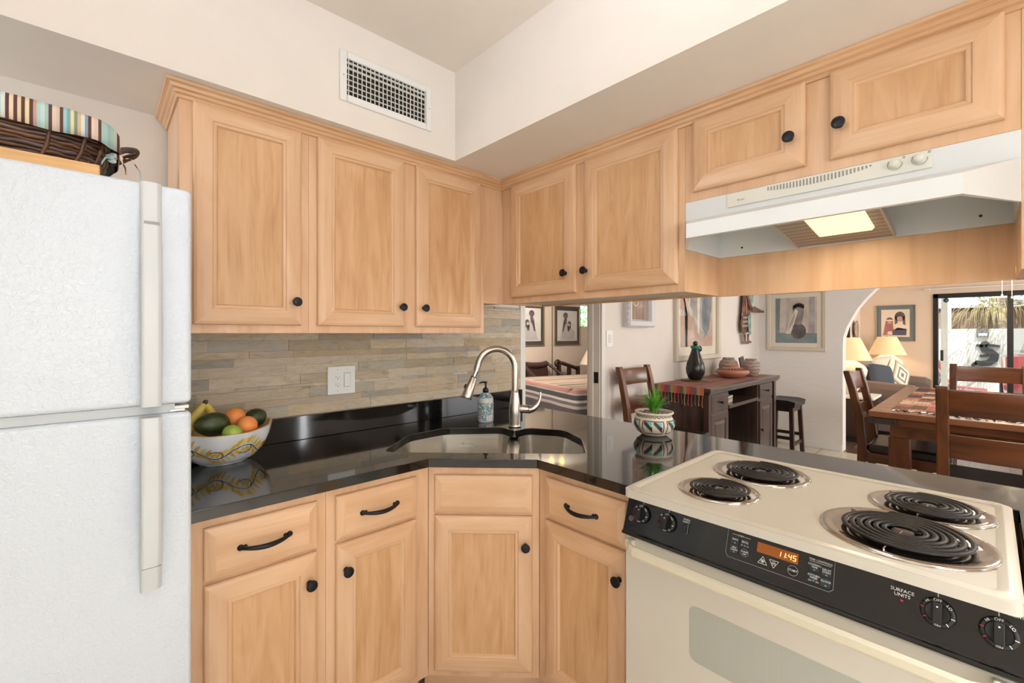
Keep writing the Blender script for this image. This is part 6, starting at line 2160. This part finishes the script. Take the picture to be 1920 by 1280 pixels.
pillow('dark slate blue pillow leaning behind the near sofa arm', (7.98, 1.03, 0.76), 0.40, 0.36, 0.13, (R(-14), R(6), R(-30)), 'bluepil', 'sofa_c')
pillow('plain grey pillow standing at the back of the sofa behind the blue one', (8.00, 1.24, 0.82), 0.48, 0.42, 0.15, (R(-12), R(-12), R(-20)), 'sofa_c')
pillow('cream pillow with dark corner trim at the far end of the sofa', (8.84, 1.10, 0.80), 0.44, 0.42, 0.14, (R(-14), R(-6), R(-30)), 'cream_cl', 'dbrown')
# white boxy chair / cabinet back seen through the arch beside the end table
# ceiling fan with pull chains in the living room
cf = thing('ceiling_fan', 'ceiling fan whose pull chains hang in front of the sliding door', 'ceiling fan', (8.0, -0.155, 2.45))
MB().lathe([(0, 0), (0.07, 0), (0.06, -0.04), (0.02, -0.06), (0.02, -0.14), (0.10, -0.15), (0.12, -0.22), (0.09, -0.26), (0, -0.26)], 28).obj('motor', 'trimw', cf)
for k in range(5):
    a = 2 * PI * k / 5 + 0.3
    T = Matrix.Rotation(a, 4, 'Z')
    MB().add([(0.12, -0.05, -0.20), (0.60, -0.07, -0.192), (0.60, 0.07, -0.208), (0.12, 0.05, -0.205), (0.12, -0.05, -0.207), (0.60, -0.07, -0.199), (0.60, 0.07, -0.215), (0.12, 0.05, -0.212)], [(0, 1, 2, 3), (7, 6, 5, 4), (0, 4, 5, 1), (1, 5, 6, 2), (2, 6, 7, 3), (3, 7, 4, 0)], 0, False, T).obj('blade', 'dark_x', cf)
MB().sphere((0, 0, -0.33), 0.08, 20, 12, sz=0.8).obj('light_globe', emis('fan_globe', (255, 206, 130), 3.0), cf)
for (dx, dy, L) in ((0.0, 0.05, 0.24), (0.0, -0.03, 0.27)):
    MB().tube([(dx, dy, -0.38), (dx, dy, -0.38 - L)], 0.002, 6).lathe([(0, 0), (0.008, 0.004), (0.011, 0.016), (0.006, 0.028), (0, 0.03)], 12, (dx, dy, -0.40 - L)).obj('pull_chain', plain('chain_ivory_%d' % int(dy * 100), (232, 214, 180), 0.4), cf)

# ================================================================ bedroom
M['stripe_bed'] = stripes('striped_bedspread', 'y', 0.60, [(160, 140, 122), (116, 102, 90), (170, 154, 136), (140, 122, 106), (168, 152, 136), (106, 92, 84), (172, 156, 138), (150, 130, 114), (168, 150, 134),
    (116, 102, 92), (166, 148, 132), (140, 122, 106), (168, 152, 136), (154, 134, 118)], 0.9)
M['stripe_side'] = None
bd_ = thing('bed', 'bed with a striped beige, pink and charcoal bedspread seen through the doorway', 'bed', (5.72, 4.25, 0), -17)
n = NT('striped_side')
tc = n.n('ShaderNodeTexCoord'); sp__ = n.n('ShaderNodeSeparateXYZ'); n.l(tc.outputs['Object'], sp__.inputs[0])
ml = n.n('ShaderNodeMath', operation='DIVIDE'); ml.inputs[1].default_value = 0.66; n.l(sp__.outputs[2], ml.inputs[0])
n.base(n.ramp(ml.outputs[0], [(0, srgb(180, 164, 150)), (0.10, srgb(176, 138, 128)), (0.20, srgb(190, 176, 166)), (0.30, srgb(120, 112, 110)), (0.36, srgb(190, 180, 170)), (0.42, srgb(86, 82, 84)), (0.60, srgb(178, 166, 156)),
    (0.66, srgb(110, 104, 104)), (0.72, srgb(200, 190, 180)), (0.77, srgb(80, 78, 82)), (0.87, srgb(184, 172, 158)), (0.90, srgb(176, 128, 118)), (0.98, srgb(180, 164, 146))], 'CONSTANT'))
n.set(Roughness=0.9)
sidem = n.m
mb = MB()
x0, x1, y0, y1 = -1.0, 1.0, -1.0, 0.72
mb.box(x0, y0, 0.22, x1, y1, 0.645)
mb.obj('mattress', 'white', bd_, bevel=0.05, seg=4)
mb = MB()
def cov(i, z, dxy=0.0):
    pts = []
    base = rounded([(x0 - i, y0 - i), (x1 + i, y0 - i), (x1 + i, y1 + i), (x0 - i, y1 + i)], 0.10, 6)
    out = []
    N = len(base)
    for k in range(N):
        a = Vector(base[k]); b_ = Vector(base[(k + 1) % N])
        m_ = max(1, int((b_ - a).length / 0.06))
        for q in range(m_):
            p = a.lerp(b_, q / m_)
            f_ = dxy * math.sin((p.x + p.y * 1.3) * 9)
            d_ = p.normalized()
            out.append((p.x + d_.x * f_, p.y + d_.y * f_, z))
    return out
i_ = 0.02
mb.loft([cov(i_ + 0.03, 0.05, 0.02), cov(i_ + 0.02, 0.35, 0.012), cov(i_ + 0.015, 0.58, 0.004), cov(i_ + 0.005, 0.635, 0.0), cov(i_ - 0.03, 0.655, 0.0)], 0, True, False)
top_ = cov(i_ - 0.03, 0.655)
mb.add(top_, [list(range(len(top_)))], 1)
mb.obj('bedspread', [sidem, 'stripe_bed'], bd_)
MB().box(-0.98, -0.98, 0.0, 0.98, 0.70, 0.2195).obj('bed_base', 'dark', bd_)
# curved dark armchair and scroll-armed bench beyond the bed
ac = thing('leather_armchair', 'dark brown leather armchair with a rolled back beyond the bed', 'armchair', (5.93, 5.42, 0), 0)
BL = plain('brown_leather', (74, 50, 44), 0.35)
for sg in (-1, 1):
    MB().tube([(sg * 0.33, -0.25, 0.0), (sg * 0.34, -0.28, 0.45), (sg * 0.35, 0.0, 0.62), (sg * 0.33, 0.20, 0.74), (sg * 0.27, 0.30, 0.82)], 0.028, 8).obj('arm', 'espresso', ac)
    MB().tube([(sg * 0.30, 0.30, 0), (sg * 0.30, 0.28, 0.5), (sg * 0.27, 0.30, 0.82)], 0.025, 8).obj('back_leg', 'espresso', ac)
MB().box(-0.31, -0.25, 0.36, 0.31, 0.26, 0.48).obj('seat', BL, ac, bevel=0.04, seg=3)
mb = MB(); mb.tube([(-0.27, 0.29, 0.80), (-0.15, 0.26, 0.785), (0, 0.25, 0.78), (0.15, 0.26, 0.785), (0.27, 0.29, 0.80)], 0.055, 12)
mb.obj('rolled_back', BL, ac)
MB().box(-0.27, 0.25, 0.50, 0.27, 0.31, 0.78).obj('back_panel', BL, ac, bevel=0.015)
be = thing('scroll_bench', 'dark wood bench with a scrolled sloping rail behind the bed under the far print', 'bench', (6.84, 5.58, 0), 0)
mb = MB(); pts = []
for k in range(9):
    a = PI * 1.5 - k * PI / 5.2
    pts.append((-0.46 + 0.045 * math.cos(a), 0, 0.80 + 0.045 * math.sin(a)))
pts += [(-0.34, 0, 0.80), (-0.1, 0, 0.74), (0.1, 0, 0.68), (0.18, 0, 0.66)]
mb.tube(pts, 0.036, 8); mb.obj('scroll_rail', 'espresso', be)
for x in (-0.42, -0.12, 0.15):
    MB().box(x - 0.03, -0.03, 0, x + 0.03, 0.03, 0.80 if x < -0.3 else (0.72 if x < 0.2 else 0.58)).obj('post', 'espresso', be)
MB().box(-0.42, -0.25, 0.40, 0.18, 0.2, 0.46).obj('seat', 'espresso', be)
for x in (-0.4, 0.15):
    MB().box(x - 0.02, -0.24, 0, x + 0.02, -0.20, 0.3995).obj('leg', 'espresso', be)
nt_ = thing('nightstand', 'dark nightstand in the bedroom under the pleated lamp', 'nightstand', (7.28, 5.30, 0))
MB().box(-0.25, -0.22, 0.08, 0.25, 0.22, 0.50).box(-0.27, -0.24, 0.50, 0.27, 0.24, 0.53).obj('body', 'espresso', nt_, bevel=0.004)
for sx in (-1, 1):
    for sy in (-1, 1):
        MB().box(sx * 0.22 - 0.02, sy * 0.19 - 0.02, 0, sx * 0.22 + 0.02, sy * 0.19 + 0.02, 0.0795).obj('leg', 'espresso', nt_)
bl_ = thing('table_lamp', 'bedroom lamp with a pale pink pleated shade beside the door jamb', 'lamp', (7.12, 5.28, 0.5305))
MB().lathe([(0, 0), (0.07, 0), (0.07, 0.015), (0.02, 0.03), (0.04, 0.08), (0.02, 0.16), (0.015, 0.30), (0, 0.30)], 20).obj('lamp_base', 'bronze', bl_)
MB().loft([[(r_ * math.cos(2 * PI * i / 48) * (1 + 0.01 * (i % 2)), r_ * math.sin(2 * PI * i / 48) * (1 + 0.01 * (i % 2)), z) for i in range(48)] for r_, z in ((0.28, 0.235), (0.08, 0.62))], 0, True, False).obj('lamp_shade', plain('pink_shade', (236, 214, 196), 0.8), bl_)
MB().tube([(0, 0, 0.30), (0, 0, 0.63)], 0.005, 6).obj('stem', 'bronze', bl_)
cl_ = thing('ceiling_light', 'bedroom ceiling fixture with two warm bulbs, seen only mirrored in the countertop', 'ceiling light', (4.9, 4.3, 2.45))
MB().lathe([(0, 0), (0.12, 0), (0.10, -0.04), (0.02, -0.06), (0.02, -0.1), (0, -0.1)], 24).obj('canopy', 'bronze', cl_)
for k, a in enumerate((2.3, -0.85)):
    d_ = Vector((math.cos(a), math.sin(a), 0)) * 0.075
    MB().tube([(0, 0, -0.09), tuple(d_ * 0.6 + Vector((0, 0, -0.10))), tuple(d_ + Vector((0, 0, -0.085)))], 0.008, 6).obj('arm', 'bronze', cl_)
    MB().sphere(tuple(d_ + Vector((0, 0, -0.13))), 0.034, 14, 10).obj('bulb', 'bulb', cl_)

# ================================================================ patio beyond the sliding door
gr = struct(MB().box(XL + 0.1, -6, -0.12, 15.5, 6.5, -0.02).obj('floor_patio', plain('patio_concrete', (206, 196, 182), 0.9, bump=0.2, bscale=40)))
wall_m = plain('block_wall_paint', (226, 224, 216), 0.85, bump=0.2, bscale=30)
gw = MB().box(13.0, -6, -0.1, 13.15, 6.5, 1.46)
struct(gw.obj('wall_garden', wall_m))
for y in (1.21, 0.95, 0.2, -0.6):
    pass
pl_ = MB()
for y in (0.62, 0.30):
    pl_.box(12.985, y - 0.008, 0, 13.0, y + 0.008, 1.46)
struct(pl_.obj('trim_2', plain('wall_joint', (196, 192, 184), 0.8)))
fn_ = thing('wood_fence', 'weathered brown board fence rising behind the white garden wall', 'fence', (13.4, 0, 0))
rn = random.Random(9)
fb = MB()
for k in range(60):
    y = -4 + k * 0.15
    fb.box(0, y, 0, 0.02 + rn.random() * 0.01, y + 0.1495, 1.86 + rn.random() * 0.02)
fb.obj('board_panel', wood('fence_boards', 'z', [(110, 90, 74), (140, 118, 100), (168, 146, 126), (150, 130, 110)], 0.9), fn_)
MB().box(-0.03, -4, 1.85, 0.05, 5, 1.91).obj('top_rail', 'espresso', fn_)
for y in (0.55, -1.8):
    MB().box(-0.10, y, 0, -0.001, y + 0.1, 1.9).obj('post', plain('fence_post_%d' % int(y * 10 + 50), (206, 196, 176), 0.8), fn_)
tag(MB().box(10.9, 0.50, -0.019, 11.0, 0.585, 2.6).obj('patio_post', 'trimw'), 'white patio roof post just inside the left edge of the sliding door', 'post')
struct(MB().box(XL + 0.15, -4, 2.6, 11.15, 5, 2.7).obj('ceiling_patio', 'trimw'))
tag(MB().box(10.86, -3.9, 2.45, 11.04, 4.9, 2.5995).obj('patio_beam', 'trimw'), 'white beam carrying the patio roof edge over the post', 'beam')
# gecko-like dark wall sculpture
gk = thing('lizard_sculpture', 'dark grey curled lizard sculpture mounted on the white garden wall', 'wall sculpture', (12.995, 0.06, 0.74))
def ribbon(pts, wds, x0=-0.045, x1=-0.002):
    """flat cut-out strip on the wall plane; pts = (right, up)"""
    mb = MB(); L_, R_ = [], []
    n_ = len(pts)
    for k in range(n_):
        a = Vector(pts[max(0, k - 1)]); b_ = Vector(pts[min(n_ - 1, k + 1)])
        d = (b_ - a).normalized(); nn = Vector((-d.y, d.x)) * wds[k] / 2
        p = Vector(pts[k]); L_.append(p + nn); R_.append(p - nn)
    rg_ = [[(x0, -L_[k].x, L_[k].y), (x0, -R_[k].x, R_[k].y), (x1, -R_[k].x, R_[k].y), (x1, -L_[k].x, L_[k].y)] for k in range(n_)]
    return mb.loft(rg_, 0, False, True)


GK = plain('gecko_gray', (62, 70, 70), 0.6)
ribbon([(-0.14, 0.04), (-0.05, 0.02), (0.05, 0.04), (0.12, 0.11), (0.13, 0.20), (0.07, 0.27), (-0.01, 0.29), (-0.03, 0.36), (0.0, 0.42), (0.04, 0.46)], [0.09, 0.11, 0.12, 0.13, 0.13, 0.12, 0.11, 0.10, 0.11, 0.06]).obj('body', GK, gk)
for p_ in ([(0.0, 0.38), (0.10, 0.39), (0.20, 0.37)], [(-0.02, 0.37), (-0.09, 0.39), (-0.12, 0.38)], [(-0.12, 0.04), (-0.17, -0.01), (-0.15, -0.08)], [(0.04, 0.20), (-0.03, 0.17), (-0.07, 0.18)]):
    ribbon(p_, [0.06, 0.05, 0.045]).obj('leg', GK, gk)
bx_ = tag(MB().box(-0.07, -0.085, 0, 0, 0.085, 0.17).obj('wall_lantern', plain('lantern_gray', (110, 112, 110), 0.6), None, (12.999, 0.09, 1.29)), 'small grey box lantern on the garden wall above the lizard', 'lantern')
MB().box(-0.072, -0.06, 0.03, -0.0705, 0.06, 0.08).obj('lantern_opening', 'white', bx_)

# palm with a skirt of dry fronds
def frond(mb, base, dirv, L, droop, m, wd=0.035, leaflets=16):
    d = Vector(dirv).normalized()
    side = d.cross(Vector((0, 0, 1))).normalized()
    pts = []
    for k in range(9):
        t = k / 8
        pts.append(Vector(base) + d * (L * t * (1 - 0.25 * droop * t)) + Vector((0, 0, -droop * L * t * t * 0.85)))
    mb.tube([tuple(p) for p in pts], [0.012 * (1 - 0.7 * k / 8) for k in range(9)], 4, m=m)
    for k in range(leaflets):
        t = 0.25 + 0.75 * k / leaflets
        i = min(7, int(t * 8)); p = pts[i].lerp(pts[i + 1], t * 8 - i)
        tan = (pts[i + 1] - pts[i]).normalized()
        for sg in (-1, 1):
            ld = (tan * 0.8 + side * sg * 0.7 + Vector((0, 0, -0.35))).normalized()
            LL = 0.34 * (1 - 0.5 * abs(t - 0.5))
            q1 = p + ld * LL * 0.5; q2 = p + ld * LL + Vector((0, 0, -0.06))
            w_ = tan.cross(ld).cross(ld).normalized() * 0.009
            mb.add([tuple(p - w_), tuple(p + w_), tuple(q1 + w_), tuple(q2), tuple(q1 - w_)], [(0, 1, 2, 3, 4)], m, False)


pt_ = thing('palm_tree', 'leaning palm tree with hanging dry fronds over the garden wall', 'palm tree', (12.3, -0.62, -0.02))
TR = plain('palm_trunk', (150, 132, 118), 0.9, bump=0.8, bscale=40)
MB().tube([(0, 0.16, 0), (0, 0.08, 0.9), (0.02, -0.02, 1.5), (0.05, -0.08, 2.2), (0.1, -0.1, 2.7)], [0.27, 0.20, 0.13, 0.12, 0.13], 14).obj('trunk', TR, pt_)
for grp, (nf, mt_, dr_, LL) in {'dry_fronds': (26, 'palmdry', 1.5, 0.8), 'green_fronds': (22, 'palm', 0.30, 1.4)}.items():
    mb = MB()
    for k in range(nf):
        a = 2 * PI * k / nf + rn.random() * 0.3
        if grp == 'dry_fronds': a = R(-150 + 160 * k / nf)
        L = LL * rn.uniform(0.8, 1.1)
        frond(mb, (0.1, -0.1, 2.66 + rn.random() * 0.1 - (0.25 if grp == 'dry_fronds' else 0)), (math.cos(a), math.sin(a), 0), L, dr_ * rn.uniform(0.6, 1.1), 0)
    mb.obj(grp, mt_, pt_)
p2_ = thing('palm_tree', 'pale green palm beyond the fence in the left part of the sliding door', 'palm tree', (15.0, 1.75, -0.1))
MB().tube([(0, 0, 0), (0, 0, 1.9)], [0.12, 0.1], 10).obj('trunk', TR, p2_)
mb = MB()
for k in range(20):
    a = 2 * PI * k / 20
    frond(mb, (0, 0, 1.9), (math.cos(a), math.sin(a), 0), 1.3 * rn.uniform(0.8, 1.1), rn.uniform(0.1, 0.7), 0)
mb.obj('green_fronds', 'palm', p2_)
# dry frond fringe draped along the fence top from a neighbouring palm
p3_ = thing('palm_tree', 'dry shaggy palm crown drooping over the fence in the middle of the sliding door', 'palm tree', (13.27, -0.12, -0.1))
mb = MB()
MB().tube([(0.0, -0.1, 0), (0.0, -0.05, 2.2)], [0.07, 0.07], 10).obj('trunk', TR, p3_)
for k in range(120):
    y0_ = rn.uniform(-0.55, 0.42)
    zt = 2.12 - 0.25 * abs(y0_) ** 1.5 + rn.uniform(-.08, .08)
    dy = y0_ * rn.uniform(0.2, 0.7) + rn.uniform(-.12, .12)
    L = rn.uniform(0.35, 0.62)
    pts = [(0.0, y0_ * 0.5, zt), (-0.04, y0_ * 0.8 + dy * 0.4, zt + 0.03), (-0.07, y0_ + dy * 0.9, zt - L * 0.4), (-0.06, y0_ + dy * 1.15, zt - L)]
    mb.tube(pts, [0.008, 0.010, 0.008, 0.002], 4, sy=0.4)
mb.obj('dry_fronds', 'palmdry', p3_)
mb = MB()
for k in range(60):
    y0_ = rn.uniform(-0.6, 0.5)
    pts = [(0.0, y0_ * 0.4, 2.1), (0.02, y0_ * 0.8, 2.1 + rn.uniform(0.1, 0.3)), (0.0, y0_ * 1.5, 2.15 + rn.uniform(0.1, 0.45))]
    mb.tube(pts, [0.009, 0.011, 0.002], 4, sy=0.4)
mb.obj('green_fronds', 'palm', p3_)
# agave-like plant and small shrub
sg_ = thing('garden_plant', 'spiky grey-green plant at the foot of the garden wall behind the red sling chair', 'plant', (12.1, 0.76, -0.02))
mb = MB()
for k in range(40):
    a = rn.random() * 2 * PI; sp = rn.random() * 0.8; L = rn.uniform(0.6, 0.95)
    d = Vector((math.cos(a) * math.sin(sp), math.sin(a) * math.sin(sp), math.cos(sp)))
    s_ = Vector((-math.sin(a), math.cos(a), 0)) * 0.012
    mb.add([tuple(-s_), tuple(s_), tuple(d * L * 0.6 + s_), tuple(d * L), tuple(d * L * 0.6 - s_)], [(0, 1, 2, 3, 4)])
mb.obj('blades', plain('agave_green', (110, 132, 112), 0.7), sg_)
sh_ = thing('garden_shrub', 'thin dark-leaved shrub in front of the garden wall at the right edge', 'shrub', (12.45, -1.42, -0.02))
mb = MB(); mlf = MB()
for k in range(16):
    a = rn.random() * 2 * PI; r_ = rn.random() * 0.45
    tip = Vector((math.cos(a) * r_, math.sin(a) * r_, rn.uniform(0.8, 1.5)))
    mb.tube([(0, 0, 0), tuple(tip * 0.5 + Vector((0, 0, 0.1))), tuple(tip)], [0.012, 0.008, 0.004], 5)
    for q in range(14):
        p = tip * (0.5 + q / 28) + Vector((rn.uniform(-.05, .05), rn.uniform(-.05, .05), rn.uniform(0, .1)))
        mlf.sphere(tuple(p), 0.026, 5, 4, sz=0.5)
mb.obj('stems', 'espresso', sh_); mlf.obj('leaves', plain('shrub_dark', (70, 80, 62), 0.7), sh_)
# red patio furniture
RED = plain('red_sling', (222, 112, 116), 0.7); 
rc = thing('patio_chair', 'pink-red folding sling chair seen edge-on behind the left side of the sliding door', 'patio chair', (11.35, 0.55, -0.02))
mb = MB(); rg = []
for (x, z) in ((0.10, 1.0), (0.04, 0.86), (0.0, 0.72), (-0.02, 0.60), (-0.06, 0.45), (-0.10, 0.42)):
    rg.append([(x - 0.2, -x * 1.0 + 0.10 - 0.03, z), (x + 0.2, -x * 1.0 + 0.10 - 0.03, z), (x + 0.2, -x * 1.0 + 0.10 + 0.03, z), (x - 0.2, -x * 1.0 + 0.10 + 0.03, z)])
rg = []
for (yy_, z) in ((0.16, 1.02), (0.12, 0.90), (0.07, 0.80), (0.05, 0.68), (0.0, 0.55), (-0.06, 0.43), (-0.5, 0.40)):
    rg.append([(-0.24, yy_ - 0.025, z), (0.24, yy_ - 0.025, z), (0.24, yy_ + 0.03, z), (-0.24, yy_ + 0.03, z)])
mb.loft(rg, 0, True, True); mb.obj('sling', RED, rc)
for sx in (-1, 1):
    MB().tube([(sx * 0.25, 0.12, 0.0), (sx * 0.25, -0.45, 0.62)], 0.012, 6).tube([(sx * 0.25, -0.5, 0), (sx * 0.25, 0.0, 0.55), (sx * 0.25, 0.18, 1.03)], 0.012, 6).obj('side_frame', 'trimw', rc)


def patio_arm(label, x, y, rz):
    t = thing('patio_chair', label, 'patio chair', (x, y, -0.02), rz, 'patio chairs with red cushions')
    for sg in (-1, 1):
        MB().tube([(sg * 0.30, -0.30, 0), (sg * 0.30, -0.28, 0.62), (sg * 0.30, 0.25, 0.62), (sg * 0.27, 0.30, 0)], 0.016, 8).obj('arm_frame', 'blackp', t)
    MB().tube([(-0.28, 0.26, 0.55), (-0.30, 0.32, 0.98), (-0.22, 0.34, 1.04), (0.22, 0.34, 1.04), (0.30, 0.32, 0.98), (0.28, 0.26, 0.55)], 0.014, 8).obj('back_frame', plain('frame_light', (226, 220, 214), 0.5), t)
    MB().box(-0.27, -0.28, 0.40, 0.27, 0.26, 0.50).obj('seat_cushion', RED, t, bevel=0.03, seg=3)
    MB().box(-0.25, 0.24, 0.50, 0.25, 0.33, 1.0).obj('back_cushion', RED, t, bevel=0.03, seg=3)
    return t


pc = patio_arm('red cushioned patio armchair behind the dark meeting stile of the sliding door', 11.75, -0.44, 90)
patio_arm('red cushioned patio armchair at the right edge, beyond the meeting stile', 11.75, -1.16, 88)
tag(MB().lathe([(0, 0), (0.3, 0), (0.3, 0.01), (0.03, 0.03), (0.03, 0.68), (0.42, 0.70), (0.43, 0.715), (0, 0.715)], 30).obj('patio_table', plain('patio_table_pink', (216, 170, 166), 0.5), None, (10.75, -0.45, -0.02)), 'low round pinkish patio table behind the far dining chair', 'patio table')

hg = thing('garden_tree', 'sunlit green foliage outside the bedroom window', 'tree', (9.6, 8.0, -0.1))
MB().tube([(0, 0, 0), (0.05, 0, 1.6)], [0.1, 0.07], 8).obj('trunk', TR, hg)
mb = MB()
for k in range(900):
    d_ = Vector((rn.gauss(0, 1), rn.gauss(0, 1), rn.gauss(0, 1))).normalized() * (rn.random() ** 0.4) 
    c0 = Vector((d_.x * 1.3, d_.y * 0.6, 1.9 + d_.z * 1.1))
    n_ = Vector((rn.gauss(0, 1), rn.gauss(0, 1), rn.gauss(0, 1))).normalized()
    t_ = n_.orthogonal().normalized() * 0.07; u_ = n_.cross(t_) * 0.5
    mb.add([tuple(c0 - t_), tuple(c0 - u_), tuple(c0 + t_), tuple(c0 + u_)], [(0, 1, 2, 3)])
mb.obj('foliage', plain('tree_leaves', (120, 160, 84), 0.6), hg)
